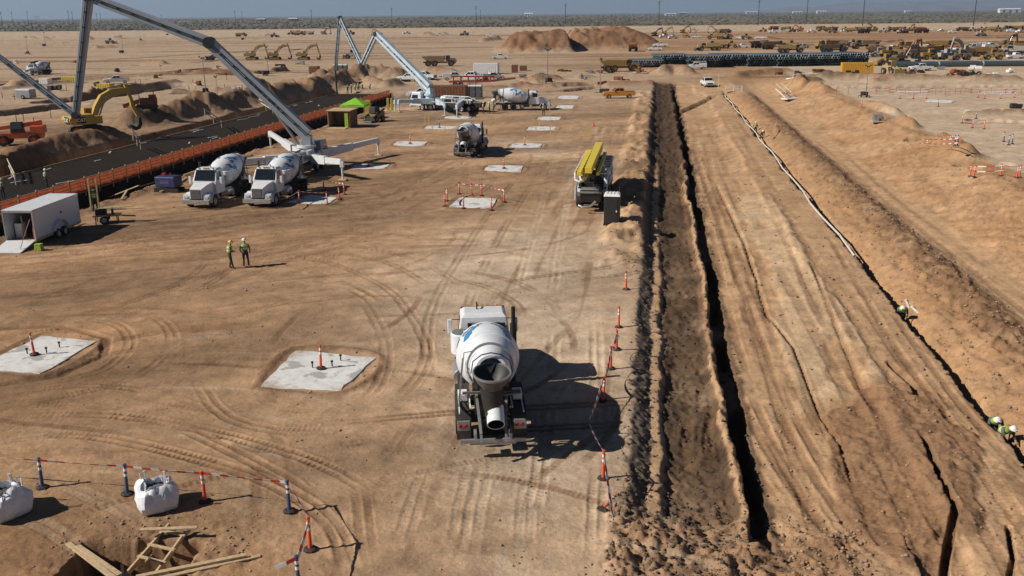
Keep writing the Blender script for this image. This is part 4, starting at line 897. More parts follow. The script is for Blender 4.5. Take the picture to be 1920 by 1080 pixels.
# ------------------------------------------------------------------ articulated dump truck
def make_dumper():
    t = thing('dump_truck', 'x', 'dump truck')
    m = MB(); m.box((0, -1.0, 1.15), (1.0, 8.0, .4)); m.box((0, 3.6, 1.0), (1.1, 2.2, .5)); m.build('chassis', DSTEEL, t)
    m = MB(); pf = [(-5.3, 2.75), (-3.9, 1.55), (1.2, 1.5), (1.55, 1.9), (1.65, 3.15), (1.0, 3.0), (-3.2, 2.9), (-5.3, 2.95)]
    m.prism(pf, -1.5, 1.5); bd = m.build('dump_body', YEL, t, bevel=.05, recalc=True)
    m = MB(); m.box((0, -1.4, 2.96), (2.6, 4.6, .06)); m.build('body_floor', RUST, bd)
    m = MB(); m.box((0, 2.5, 2.35), (1.5, 1.4, 1.7), top=(.9, .85)); c = m.build('cab', YEL, t, bevel=.05)
    m = MB(); m.box((0, 2.52, 2.62), (1.52, 1.3, .75), top=(.93, .9)); m.build('cab_window', GLASS, c)
    m = MB(); m.prism([(3.1, 1.3), (5.0, 1.1), (5.0, 1.9), (4.4, 2.3), (3.1, 2.35)], -1.0, 1.0); m.build('bonnet', YEL, t, bevel=.05)
    m = MB()
    for s in (-1, 1): arch(m, s * .95 if s > 0 else -1.5, 1.5 if s > 0 else -.95, 3.4, .9, .98, .05, 10, 170)
    m.build('wing', YEL, t, recalc=True)
    for y in (3.4, -1.6, -3.5):
        for s in (-1, 1): wheel(t, s * 1.2, y, .92, .65, .5, rim=YEL)
    return Proto(t)
# ------------------------------------------------------------------ pickup truck
def make_pickup(paint, utility=False):
    t = thing('pickup_truck', 'x', 'pickup truck')
    m = MB(); m.prism([(-2.9, .55), (2.85, .45), (2.92, .95), (2.75, 1.12), (1.35, 1.25), (1.2, 1.28), (-1.0, 1.30), (-1.05, 1.22), (-2.9, 1.22)], -.98, .98); b = m.build('body', paint, t, bevel=.06)
    m = MB(); m.add([(-.95, -1.02, 1.29), (.95, -1.02, 1.29), (.95, 1.25, 1.27), (-.95, 1.25, 1.27), (-.78, -.75, 1.92), (.78, -.75, 1.92), (.78, .45, 1.92), (-.78, .45, 1.92)], [(3, 2, 1, 0), (4, 5, 6, 7), (0, 1, 5, 4), (1, 2, 6, 5), (2, 3, 7, 6), (3, 0, 4, 7)]); c = m.build('cab', paint, t, bevel=.05)
    m = MB(); m.add([(-.84, 1.12, 1.36), (.84, 1.12, 1.36), (.74, .52, 1.85), (-.74, .52, 1.85)], [(0, 1, 2, 3)]); m.add([(-.84, 1.2, 1.36), (.84, 1.2, 1.36), (.74, .57, 1.87), (-.74, .57, 1.87)], [(3, 2, 1, 0)]); m.build('windscreen', GLASS, c)
    for s in (-1, 1):
        for y0, y1, y2, y3 in ((.0, .95, .42, .0), (-.82, -.08, -.08, -.68)):
            m = MB(); m.add([(s * .945, y0, 1.38), (s * .945, y1, 1.38), (s * .815, y2, 1.83), (s * .815, y3, 1.83)], [(0, 1, 2, 3) if s > 0 else (3, 2, 1, 0)]); m.build('side_window', GLASS, c)
        m = MB(); m.box((s * 1.06, .85, 1.38), (.14, .1, .2)); m.build('mirror', CHASS, t)
        m = MB(); m.box((s * .72, 2.88, .86), (.34, .08, .18)); m.build('headlight', REFL, t)
        m = MB(); m.box((s * .86, -2.91, .95), (.14, .04, .36)); m.build('tail_lamp', RED, t)
    m = MB(); m.box((0, 2.90, .78), (1.1, .06, .3)); m.build('grille', CHASS, t)
    m = MB(); m.box((0, 2.95, .52), (1.9, .12, .2)); m.build('bumper', RIM, t, bevel=.03)
    if utility:
        m = MB(); m.box((-.78, -1.95, 1.3), (.42, 1.9, .7)); m.box((.78, -1.95, 1.3), (.42, 1.9, .7)); m.build('service_body', paint, t, bevel=.03)
        m = MB(); m.box((-.8, -1.0, 2.06), (.05, 3.6, .05)); m.box((.8, -1.0, 2.06), (.05, 3.6, .05))
        for y in (-2.7, -1.9, -.9, .2): m.box((0, y, 2.08), (1.7, .06, .05))
        for y in (-2.7, -1.05): m.box((-.8, y, 1.8), (.05, .05, .5)); m.box((.8, y, 1.8), (.05, .05, .5))
        m.build('ladder_rack', paint, t)
    else:
        m = MB(); m.box((0, -1.97, 1.235), (1.62, 1.7, .03)); m.build('cargo_bed', CHASS, t)
    for y in (1.85, -1.85):
        for s in (-1, 1): wheel(t, s * .86, y, .41, .28)
    return Proto(t)
# ------------------------------------------------------------------ light tower on a trailer
def make_light_tower():
    t = thing('light_tower', 'x', 'light tower')
    m = MB(); m.box((0, 0, .85), (1.1, 1.9, .85)); m.build('generator_box', DSTEEL, t, bevel=.05)
    m = MB(); m.beam((0, .9, .5), (0, 2.3, .45), .1, .1); m.beam((-1.4, 0, .42), (1.4, 0, .42), .1, .1); m.beam((-1.4, 0, .42), (-1.4, 0, 0), .08, .08); m.beam((1.4, 0, .42), (1.4, 0, 0), .08, .08); m.build('trailer_frame', DSTEEL, t)
    m = MB(); m.beam((0, .9, .6), (0, .9, 3.4), .16, .16); m.beam((0, .9, 3.3), (0, .9, 5.4), .12, .12); m.beam((0, .9, 5.3), (0, .9, 7.4), .08, .08); m.beam((-.7, .9, 7.4), (.7, .9, 7.4), .08, .08); ms = m.build('mast', STEEL, t)
    for x in (-.62, -.22, .22, .62):
        m = MB(); m.box((x, .78, 7.5 if abs(x) > .5 else 7.2), (.3, .18, .26)); m.build('floodlight', DSTEEL, ms)
    for s in (-1, 1): wheel(t, s * .7, -.1, .34, .22)
    return Proto(t)
def make_toilet(paint, roof):
    t = thing('portable_toilet', 'x', 'portable toilet')
    m = MB(); m.box((0, 0, 1.1), (1.14, 1.14, 2.0)); b = m.build('cabin', paint, t, bevel=.04)
    m = MB(); m.box((0, -.585, 1.08), (.8, .03, 1.8)); m.build('door', paint, t, bevel=.01)
    m = MB(); m.box((.33, -.61, 1.05), (.08, .04, .14)); m.build('latch', REFL, t)
    m = MB(); m.add([(-.6, -.6, 2.1), (.6, -.6, 2.1), (.6, .6, 2.1), (-.6, .6, 2.1), (-.5, -.48, 2.28), (.5, -.48, 2.28), (.5, .48, 2.28), (-.5, .48, 2.28)], [(3, 2, 1, 0), (4, 5, 6, 7), (0, 1, 5, 4), (1, 2, 6, 5), (2, 3, 7, 6), (3, 0, 4, 7)]); rf = m.build('roof', roof, t, bevel=.03)
    m = MB()
    for x in (-.36, -.12, .12, .36): m.box((x, 0, 2.29), (.06, .95, .04))
    m.build('roof_rib', roof, rf)
    m = MB(); m.box((0, 0, .06), (1.2, 1.2, .12)); m.build('skid', CHASS, t); m = MB(); m.tube([(.48, .62, 1.2), (.48, .62, 2.6)], .05, 8); m.build('vent_pipe', CHASS, t)
    return Proto(t)
# ------------------------------------------------------------------ delineator posts and tape
def make_delineator(paint, stripes=True, name='delineator_post'):
    t = thing(name, 'x', 'delineator')
    m = MB(); m.lathe([(0, 0), (0, .21), (.05, .21), (.09, .15), (.09, 0)], (0, 0, 0), (0, 0, 1), 8); m.build('rubber_base', RUB, t)
    m = MB(); m.lathe([(.08, .075), (.14, .06), (.95, .046), (.97, .03), (1.0, .03), (1.02, .06), (1.08, .06), (1.1, .02), (1.1, 0)], (0, 0, 0), (0, 0, 1), 10); p = m.build('post', paint, t, True)
    if stripes:
        for z in (.66, .84):
            m = MB(); m.lathe([(z, .058), (z + .1, .056)], (0, 0, 0), (0, 0, 1), 10); m.build('reflective_band', REFL, p, True)
    return Proto(t)
def tape(p0, p1, sag, label, w=.10, step=.28, group=None):
    p0 = Vector(p0); p1 = Vector(p1); L = (p1 - p0).length; n = max(2, int(L / step)); m = MB(); rnd = random.Random(int(L * 977))
    tw = rnd.uniform(0, .6)
    def q(t): return p0.lerp(p1, t) - Vector((0, 0, 4 * sag * t * (1 - t)))
    sd_ = (p1 - p0).cross(Vector((0, 0, 1))).normalized()
    for i in range(n):
        a, b = q(i / n), q((i + 1) / n); ang = tw + .5 * math.sin(i * .35)
        k = (Vector((0, 0, 1)) * math.cos(ang) + sd_ * math.sin(ang)) * w / 2; e = sd_ * .004
        m.add([a - k - e, b - k - e, b + k - e, a + k - e, a - k + e, b - k + e, b + k + e, a + k + e], [(0, 1, 2, 3), (7, 6, 5, 4), (3, 2, 6, 7), (1, 0, 4, 5)], i % 2)
    return tag(m.build('caution_tape', [TAPER, TAPEW]), label, 'tape', group)
# ------------------------------------------------------------------ people
def make_person(pose, vest, hat, trousers=CLOTH, name='person'):
    """body: one continuous skinned surface; clothing as children"""
    P_ = {'stand': dict(pel=(0, 0, .95), che=(0, .02, 1.33), nek=(0, .03, 1.5), hed=(0, .06, 1.66), eL=(-.30, .0, 1.12), hL=(-.26, .16, .92), eR=(.30, -.02, 1.12), hR=(.28, .10, .90), kL=(-.12, .04, .5), fL=(-.14, 0, .08), kR=(.13, .03, .5), fR=(.16, .02, .08)),
          'talk': dict(pel=(0, 0, .95), che=(0, .03, 1.33), nek=(0, .06, 1.5), hed=(0, .12, 1.65), eL=(-.32, -.02, 1.14), hL=(-.22, .24, 1.10), eR=(.31, .0, 1.13), hR=(.16, .26, 1.12), kL=(-.10, .06, .5), fL=(-.12, -.04, .08), kR=(.14, .05, .5), fR=(.20, .12, .08)),
          'bend': dict(pel=(0, -.1, .86), che=(0, .28, 1.06), nek=(0, .42, 1.14), hed=(0, .55, 1.18), eL=(-.26, .40, .78), hL=(-.18, .62, .62), eR=(.26, .42, .78), hR=(.18, .64, .60), kL=(-.14, .10, .46), fL=(-.16, -.05, .08), kR=(.14, .12, .46), fR=(.18, .0, .08))}[pose]
    V = {'pel': .145, 'che': .165, 'nek': .065, 'hed': .10, 'sL': .08, 'eL': .052, 'hL': .04, 'sR': .08, 'eR': .052, 'hR': .04, 'tL': .105, 'kL': .07, 'fL': .055, 'oL': .04, 'tR': .105, 'kR': .07, 'fR': .055, 'oR': .04, 'wst': .135}
    pos = {k: Vector(v) for k, v in P_.items()}
    pos['wst'] = pos['pel'].lerp(pos['che'], .45)
    pos['sL'] = pos['che'] + Vector((-.21, 0, .09)); pos['sR'] = pos['che'] + Vector((.21, 0, .09))
    pos['tL'] = pos['pel'] + Vector((-.11, 0, -.1)); pos['tR'] = pos['pel'] + Vector((.11, 0, -.1))
    pos['oL'] = pos['fL'] + Vector((-.02, .17, -.03)); pos['oR'] = pos['fR'] + Vector((.02, .17, -.03))
    for h, e in (('hL', 'eL'), ('hR', 'eR')):
        d = (pos[h] - pos[e]).normalized(); x = d.cross(Vector((0, 1, .3))).normalized(); s = h[1]
        for k in range(4):
            pos['g%s%d' % (s, k)] = pos[h] + d * (.10 - .012 * abs(k - 1.3)) + x * (.027 * (k - 1.5)); V['g%s%d' % (s, k)] = .010
        pos['th' + s] = pos[h] + d * .045 + x * .06 + Vector((0, .02, 0)); V['th' + s] = .011
    names = list(pos); E = [('pel', 'wst'), ('wst', 'che'), ('che', 'nek'), ('nek', 'hed'), ('che', 'sL'), ('sL', 'eL'), ('eL', 'hL'), ('che', 'sR'), ('sR', 'eR'), ('eR', 'hR'), ('pel', 'tL'), ('tL', 'kL'), ('kL', 'fL'), ('fL', 'oL'), ('pel', 'tR'), ('tR', 'kR'), ('kR', 'fR'), ('fR', 'oR')]
    E += [('h' + s, 'g%s%d' % (s, k)) for s in 'LR' for k in range(4)] + [('h' + s, 'th' + s) for s in 'LR']
    me = bpy.data.meshes.new('body'); me.from_pydata([pos[k] for k in names], [(names.index(a), names.index(b)) for a, b in E], [])
    o = bpy.data.objects.new('tmp', me); COL.objects.link(o)
    sk = o.modifiers.new('skin', 'SKIN'); su = o.modifiers.new('sub', 'SUBSURF'); su.levels = 1; su.render_levels = 1
    for i, k in enumerate(names): me.skin_vertices[0].data[i].radius = (V[k], V[k] * (.75 if k in ('che', 'wst', 'pel') else 1)); me.skin_vertices[0].data[i].use_root = (k == 'pel')
    bpy.context.view_layer.update()
    dg = bpy.context.evaluated_depsgraph_get(); body = bpy.data.meshes.new_from_object(o.evaluated_get(dg)); bpy.data.objects.remove(o)
    body.materials.clear()
    for mm in (SKIN, trousers, mat('shirt', (.10, .12, .10), .85), mat('boots', (.07, .045, .03), .8)): body.materials.append(mm)
    hz = pos['nek'].z + .03; pz = pos['pel'].z + .06
    for p in body.polygons:
        c = p.center; p.use_smooth = True
        hand = min((c - pos['hL']).length, (c - pos['hR']).length) < .12
        if hand or (c - pos['hed']).length < .16: p.material_index = 0
        elif c.z < .13: p.material_index = 3
        elif (c - pos['pel']).length < .2 and c.z < pos['pel'].z + .08 or c.z < min(pz, .8): p.material_index = 1
        else: p.material_index = 2
    t = thing(name, 'x', 'person')
    b = bpy.data.objects.new('body', body); COL.objects.link(b); b.parent = t
    up = (pos['nek'] - pos['wst']); L = up.length; m = MB()
    rings = []; fw = Vector((0, 1, 0)) if pose != 'bend' else Vector((0, .35, -.9)); sdv = Vector((1, 0, 0)); fw = up.normalized().cross(sdv) * -1
    for q, rx, ry in ((-.12, .19, .15), (.0, .185, .15), (.35, .205, .165), (.7, .235, .16), (.88, .20, .13), (.97, .11, .09)):
        c = pos['wst'] + up * q
        rings.append([c + sdv * rx * math.cos(2 * math.pi * k / 14) + fw * ry * math.sin(2 * math.pi * k / 14) for k in range(14)])
    F = [(i * 14 + k, i * 14 + (k + 1) % 14, (i + 1) * 14 + (k + 1) % 14, (i + 1) * 14 + k) for i in range(5) for k in range(14)]
    m.add([p for r in rings for p in r], F); vo = m.build('vest', vest, t, True, recalc=True)
    for q_, rx_ in ((.12, .196), (.62, .236)):
        m = MB(); c0 = pos['wst'] + up * q_; rg_ = [[c0 + up.normalized() * dz_ + sdv * (rx_ + .006) * math.cos(2 * math.pi * k / 14) + fw * .172 * math.sin(2 * math.pi * k / 14) for k in range(14)] for dz_ in (0, .05)]
        m.add(rg_[0] + rg_[1], [(k, (k + 1) % 14, (k + 1) % 14 + 14, k + 14) for k in range(14)]); m.build('reflective_band', REFL, vo)
    hu = up.normalized() if pose != 'bend' else Vector((0, .35, .93)); hc = pos['hed'] + hu * .045
    m = MB(); m.lathe([(-.01, .165), (.0, .165), (.012, .135), (.06, .125), (.11, .085), (.135, 0)], hc, hu, 14); m.box(hc + Vector((0, .14, .0)), (.16, .1, .015)); m.build('hard_hat', hat, t, True)
    m = MB(); hd = pos['hed']; m.box(hd + Vector((-.035, .093, 0.0)), (.03, .02, .014)); m.box(hd + Vector((.035, .093, 0.0)), (.03, .02, .014)); m.build('eyes', CHASS, t)
    m = MB(); m.box(hd + Vector((0, .108, -.03)), (.026, .035, .045), top=(.6, .5)); m.build('nose', SKIN, t)
    return Proto(t)
# ================================================================== the concrete trucks
DIRG = Vector((ST, CT, 0))
def at_front(px, py, d, back):
    p = P(px, py); d = Vector(d).normalized(); q = p - d * back; return (q.x, q.y, gz(q.x, q.y))
def heading(dx, dy): return math.atan2(-dx, dy)
MIX = make_mixer()
pA = P(925, 829, .6); dA = Vector((-.07, 1, 0)).normalized(); cA = pA + dA * 4.45 * 1.16
MIX.put((cA.x, cA.y, gz(cA.x, cA.y)), heading(dA.x, dA.y), 'large white mixer truck seen from behind, driving away beside the trench').scale = (1.03, 1.16, 1.04)
G_M = 'white concrete mixer trucks'
dB = -DIRG
MIX.put(at_front(367, 393, dB, 4.8), heading(dB.x, dB.y), 'white mixer truck facing the camera, left one of the parked pair', G_M)
MIX.put(at_front(482, 391, dB, 4.8), heading(dB.x, dB.y), 'white mixer truck facing the camera, right one of the parked pair', G_M)
MIX.root['group'] = G_M
p = P(868, 297); d = Vector((.16, 1, 0)).normalized(); c = p + d * 4.4
MIX.put((c.x, c.y, gz(c.x, c.y)), heading(d.x, d.y), 'dusty white mixer truck seen from behind in the middle distance', G_M)
d = Vector((1, .02, 0)).normalized(); p = P(978, 206); MIX.put((p.x, p.y, gz(p.x, p.y)), heading(d.x, d.y), 'white mixer truck in side view backed up to the far pump hopper', G_M)
d = Vector((-.25, -1, 0)).normalized(); p = P(73, 140); MIX.put((p.x, p.y, gz(p.x, p.y)), heading(d.x, d.y), 'distant white mixer truck approaching on the far left field', G_M)
# pump with the grey boom
cD = Vector((-20.95, 91.0, 0)); tur = Vector((-20.5, 94.0, 0)); azD = (-1.0, 0.0)
MD = (Matrix.Translation(cD) @ Matrix.Rotation(GRID, 4, 'Z')).inverted()
def jl(M, px, py): q = M @ P(px, py); return q.x, q.y
jL = jl(MD, 508, 277); jR = jl(MD, 710, 292); jN = jl(MD, 643, 338)
bp = [tur + Vector((0.2, 0, 3.6))] + [Pplane(x, y, tur, azD) for x, y in ((393, 80), (166, -6), (142, 216), (-60, 62))]
make_pump('concrete pump with long folded grey boom and four spread white outriggers', cD, GRID, GREYB, bp, [(1.25, 1.05), (1.0, .85), (.85, .62), (.62, .42)],
          [(3.6, jL[0], jL[1]), (3.6, jR[0], jR[1]), (1.4, jN[0], jN[1]), (1.4, -4.6, -3.2)], 12.0, 3.0, STEEL, WHITE)
# pump with the pale blue boom
fE = P(768, 204); rE = P(915, 211); cE = (fE + rE) / 2; dE = (fE - rE).normalized(); rzE = heading(dE.x, dE.y)
ME = (Matrix.Translation(cE) @ Matrix.Rotation(rzE, 4, 'Z')).inverted()
turE = cE + dE * 3.4; azE = (-.80, .60)
bE = [turE + Vector((0, 0, 3.6))] + [Pplane(x, y, turE, azE) for x, y in ((706, 64), (679, 122), (637, 33), (629, 132))]
j1 = jl(ME, 834, 217); j2 = jl(ME, 857, 220); j3 = jl(ME, 741, 209)
pE = make_pump('distant concrete pump in side view with pale blue zigzag boom', cE, rzE, ICE, bE, [(1.35, 1.1), (.8, .7), (.7, .6), (.55, .4)],
          [(2.2, j3[0], j3[1]), (1.6, j1[0], j1[1]), (-3.2, j2[0], j2[1]), (3.2, -5.2, 6.0)], 13.0, 3.4, WHITE, ICE, PURP)
m = MB(); hp = [ME @ bE[-1]]; m.tube([hp[0], hp[0] + Vector((0, 0, -2)), hp[0] + Vector((.2, .1, -4.2))], .14, 8); m.build('end_hose', CHASS, pE)
m = MB()
for k in range(3): m.box((1.235, 2.3 - k * .9, 1.75), (.02, .55, .5), M=Matrix.Rotation(.3, 4, 'X'))
m.box((1.22, .9, 1.72), (.03, 4.2, .75)); m.build('printed_side_panel', [ICE], pE)
# yellow folded pump
rH = P(1107, 398); cH = rH + DIRG * 5.9
pH = thing('concrete_pump_truck', 'parked concrete pump with bright yellow folded boom beside the trench', 'concrete pump', (cH.x, cH.y, gz(cH.x, cH.y)), GRID)
make_pump_chassis(pH, 11.5, STEEL, DSTEEL, (4.2, 2.8, -2.4, -3.75))
for x, z, w_, h_, y0, y1 in ((-.10, 3.55, .66, .7, -7.4, 6.2), (-.84, 3.2, .42, .5, -6.9, 4.6), (-.48, 2.75, .36, .42, -6.4, 5.4), (.5, 3.0, .3, .4, -5.6, 5.0)):
    m = MB(); m.beam((x, y0, z), (x, y1, z), w_ * .8, h_ * .7, 0, w_, h_); b = m.build('boom_section', YEL2, pH, bevel=.03)
    m = MB(); k = y0 + .6
    while k < y1: m.box((x - w_ / 2 - .06, k, z), (.12, .1, .2)); k += 1.3
    m.build('pipe_bracket', CHASS, b)
m = MB(); m.tube([(-1.16, -6.8, 2.7), (-1.18, -6.6, 3.2), (-1.16, 0, 3.28), (-1.1, 4.6, 3.3), (-.7, 5.2, 3.3)], .08, 8); m.tube([(-1.16, -6.8, 2.7), (-.8, -7.0, 2.6), (-.5, -6.6, 2.6)], .08, 8); m.build('delivery_pipe', PVC, pH, True)
m = MB(); q = [(1.22, -5.2, 2.3), (1.25, -5.6, 2.5), (1.28, -5.2, 2.75), (1.28, 4.4, 2.85), (1.1, 4.9, 2.85), (.55, 4.9, 2.85)]; m.tube(q, .055, 6); m.tube([(.5, -4.2, 2.7), (.5, 4.9, 2.85)], .045, 6)
for k in range(7): y = -4.0 + 1.35 * k; m.tube([(.5, y, 2.74), (1.28, y, 2.8)], .04, 6)
m.build('catwalk_frame', REFL, pH)
m = MB(); m.tube([(-1.2, -5.6, .9), (-1.2, -5.4, 1.9), (-1.1, -4.6, 2.4)], .12, 8); m.tube([(-.9, -6.2, .6), (-.6, -6.4, .5), (0, -6.4, .55), (.4, -6.1, .9)], .09, 8); m.box((-.1, -5.2, 1.75), (1.4, .7, .12)); m.build('hopper_pipes', RIM, pH, True)
for s in (-1, 1):
    m = MB(); m.beam((s * 1.05, -4.6, 1.2), (s * 1.0, -2.2, 2.4), .3, .45); m.build('folded_outrigger', WHITE, pH, bevel=.03)
    m = MB(); m.beam((s * 1.1, 2.4, 1.4), (s * 1.05, 0, 1.4), .3, .5); m.build('folded_outrigger', WHITE, pH, bevel=.03)
m = MB(); m.lathe([(0, .8), (.9, .7), (1.2, .75), (1.6, .4)], (-.1, 2.6, 1.3), (0, 0, 1), 16); m.build('pedestal', YEL2, pH, True)
TOI1 = make_toilet(BLACKP, REFL); p = P(1147, 428); TOI1.put((p.x, p.y, gz(p.x, p.y)), GRID, 'black portable toilet with white roof beside the yellow pump')
# ================================================================== concrete pads
def pad(name_label, c4, grp='square concrete pads', seed=1):
    rnd = random.Random(seed); pts = [P(*q) for q in c4]; ring = []
    for a, b in zip(pts, pts[1:] + pts[:1]):
        for k in range(7): q = a.lerp(b, k / 7) + Vector((rnd.uniform(-.08, .08), rnd.uniform(-.08, .08), 0)); ring.append(q)
    c = sum(pts, Vector()) / 4; zz_ = [gz(q.x, q.y) for q in ring + [c]]; zt = sum(zz_) / len(zz_) + .05
    n = len(ring); top = [Vector((q.x, q.y, zt)) for q in ring]; ch = [c + (q - c) * 1.012 - Vector((0, 0, .02)) for q in top]; ch = [Vector((q.x, q.y, zt - .02)) for q in ch]; bot = [Vector((q.x, q.y, zt - .35)) for q in ch]
    m = MB(); V = [v - Vector((c.x, c.y, zt)) for v in top + ch + bot]
    F = [tuple(range(n))] + [(i + n, (i + 1) % n + n, (i + 1) % n, i) for i in range(n)] + [(i + 2 * n, (i + 1) % n + 2 * n, (i + 1) % n + n, i + n) for i in range(n)]
    m.add(V, F); o = m.build('concrete_pad', PADM, recalc=True); o.location = (c.x, c.y, zt); tag(o, name_label, 'concrete pad', grp); return o
PADS = [('pale concrete pad with wet stain left of the driving mixer truck', [(487, 727), (554, 659), (704, 673), (637, 734)]),
    ('pale concrete pad cut off by the left edge of the photo', [(-45, 692), (77, 633), (183, 642), (78, 703)]),
    ('concrete pad inside the ring of orange posts', [(841, 389), (862, 371), (932, 373), (921, 391)]),
    ('small concrete pad below right of the distant mixer truck', [(908, 321), (916, 311), (981, 312), (976, 324)]),
    ('small concrete pad right of the distant mixer truck', [(955, 277), (962, 269), (1016, 269), (1013, 277)]),
    ('concrete pad left of the distant mixer truck', [(736, 275), (745, 266), (802, 267), (794, 275)]),
    ('concrete pad just behind the distant mixer truck', [(795, 243), (803, 236), (862, 238), (856, 243)]),
    ('concrete pad under the jack of the far blue pump', [(832, 223), (838, 218), (886, 218), (881, 223)]),
    ('concrete pad among the yellow stakes', [(987, 245), (993, 238), (1043, 238), (1041, 245)]),
    ('concrete pad beside the lone worker in the middle distance', [(1007, 225), (1011, 219), (1053, 219), (1049, 225)]),
    ('concrete pad in front of the far mixer truck nose', [(1040, 204), (1046, 198), (1078, 198), (1073, 204)]),
    ('farthest concrete pad left of the orange pickup', [(1045, 186), (1050, 180), (1087, 180), (1083, 186)]),
    ('concrete pad in the shadow of the grey pump boom arm', [(658, 318), (666, 309), (733, 308), (721, 317)]),
    ('concrete pad right of the parked mixer pair', [(534, 381), (580, 366), (632, 371), (614, 384)]),
    ('thin concrete pad in the middle of the right yard', [(1733, 202), (1742, 198), (1790, 200), (1782, 204)]),
    ('concrete pad beside the right yard ditch', [(1803, 226), (1808, 220), (1850, 223), (1846, 229)]),
    ('concrete pad in the nearer right yard fenced row', [(1676, 184), (1682, 181), (1740, 181), (1736, 185)]),
    ('concrete pad at the far end of the right yard fenced row', [(1836, 184), (1842, 181), (1900, 181), (1896, 185)])]
for i, (lb, c4) in enumerate(PADS): pad(lb, c4, seed=i)
# ================================================================== delineator posts and tape
DEL = make_delineator(ORANGE); DELB = make_delineator(BLUEP); STK = None
def dpos(px, py): return PG(px, py)
def tilt(o, rx, ry): o.rotation_euler = (R(rx), R(ry), o.rotation_euler[2]); return o
rnd = random.Random(4)
def put_d(pr, px, py, lb, gp, rx=None, ry=None):
    o = pr.put(dpos(px, py), rnd.uniform(0, 6), lb, gp)
    return tilt(o, rnd.uniform(-3, 3) if rx is None else rx, rnd.uniform(-3, 3) if ry is None else ry)
# foreground tape fence
FG = [(80, 915, DELB, 'blue taped post left of the centre bulk bag'), (239, 927, DELB, 'blue taped post behind the centre bulk bag'), (385, 941, DEL, 'orange taped post right of the centre bulk bag'),
      (543, 959, DELB, 'blue taped corner post of the foreground tape line'), (582, 1031, DEL, 'orange taped post beyond the corner of the tape line'), (561, 1107, DELB, 'blue taped post cut off at the bottom edge')]
tops = [Vector(P(-60, 905)) + Vector((0, 0, 1.03))]
for px, py, pr, lb in FG:
    o = put_d(pr, px, py, lb, 'taped posts in the foreground', 0, 2 if px < 500 else 0); tops.append(Vector(o.location) + Vector((.04, 0, 1.02)))
e = P(520, 1120); tops.append(Vector((e.x, e.y, .9)))
for i, (a, b) in enumerate(zip(tops[:-1], tops[1:])):
    lb = ['striped tape entering at the left edge to the first blue post', 'striped tape between the two left blue posts', 'striped tape from blue post to orange post behind the bulk bag', 'striped tape from orange post to the blue corner post', 'striped tape from the blue corner post towards the camera', 'striped tape between lowest orange and blue posts', 'striped tape leaving the lowest blue post'][i]
    tape(a, b, .012 + .01 * (i % 3), lb)
# row along the trench edge
TE = [(1174, 543), (1160, 614), (1156, 656), (1145, 692), (1131, 752), (1131, 898)]
trow = []
for i, (px, py) in enumerate(TE):
    o = put_d(DEL, px, py, ORD[len(TE) - 1 - i] + ' orange post from the camera along the trench edge', 'orange posts along the trench edge', 0, 14 if i == 2 else -2); trow.append(Vector(o.location) + Vector((0, 0, 1.0)))
o = put_d(DEL, 1128, 960, 'fallen orange post lying on the trench edge', 'orange posts along the trench edge', 0, 86)
mid = P(1103, 790, .75)
tape(trow[4], mid, .15, 'loose striped tape sagging into the mixer truck shadow'); tape(mid, trow[5], .05, 'striped tape rising to the nearest trench edge post'); g = PG(1150, 978, .03)
tape(trow[5], g, .05, 'striped tape trailing to the ground at the trench edge'); tape(trow[3], trow[4], .35, 'slack striped tape between third and second trench posts'); tape(trow[2], trow[3], .4, 'slack striped tape at the leaning trench post')
# posts standing on pads
for px, py, lb in ((602, 694, 'orange post on the wet stained pad'), (65, 668, 'orange post on the pad at the left edge'), (984, 273, 'orange post on the pad right of the distant mixer'), (945, 317, 'orange post on the pad below the distant mixer'), (769, 270, 'orange post on the pad left of the distant mixer'), (824, 240, 'dark post on the pad behind the distant mixer'), (858, 220, 'dark post on the pad under the far pump jack'), (691, 313, 'orange post on the pad under the pump arm'), (1759, 201, 'blue post on the thin right yard pad'), (1830, 224, 'blue post on the pad by the right yard ditch')):
    q = PG(px, py); pr = DELB if lb.startswith(('dark', 'blue')) else DEL
    o = put_d(pr, px, py, lb, 'posts standing on concrete pads'); o.location.z += .08
    if px in (602, 65):
        for dx, dy in ((.45, .25), (-.4, .15), (.7, 1.0)):
            m = MB(); m.tube([(0, 0, 0), (0, 0, .22)], .03, 6); m.lathe([(.2, .06), (.27, .06), (.27, 0)], (0, 0, 0), (0, 0, 1), 8); b = m.build('anchor_bolt', DSTEEL); b.location = o.location + Vector((dx, dy, 0)); tag(b, {.45: 'near right', -.4: 'left', .7: 'far right'}[dx] + ' anchor bolt beside ' + lb, 'bolt', 'anchor bolts on pads')
RING = [(834, 387), (838, 377), (861, 364), (885, 367), (903, 367), (945, 379), (869, 391), (921, 394)]; rt = []
for i, (px, py) in enumerate(RING): o = put_d(DEL, px, py, ['left front', 'left middle', 'left back', 'middle back', 'right of middle back', 'right corner', 'front left of centre', 'front right'][i] + ' orange post of the ring around the pad', 'ring of posts around the pad'); rt.append(Vector(o.location) + Vector((0, 0, 1.0)))
for k, (a, b, lb) in enumerate(((2, 3, 'back left'), (3, 4, 'back middle'), (4, 5, 'back right'), (0, 1, 'left'), (1, 2, 'far left'))): tape(rt[a], rt[b], .08, 'tape on the ' + lb + ' side of the post ring')
PD = [(561, 381), (614, 384), (637, 374), (646, 365), (607, 356)]; rp = []
for i, (px, py) in enumerate(PD): o = put_d(DEL, px, py, ['left', 'front right', 'middle right', 'back right', 'back left'][i] + ' orange post of the group by the pump jack', 'posts by the grey pump'); rp.append(Vector(o.location) + Vector((0, 0, 1.0)))
tape(rp[0], rp[1], .05, 'striped tape in front of the pad by the parked mixers'); tape(rp[4], rp[3], .1, 'striped tape behind the pad by the pump jack'); tape(Vector(P(535, 372, 1.0)), rp[0], .05, 'striped tape reaching under the right parked mixer')
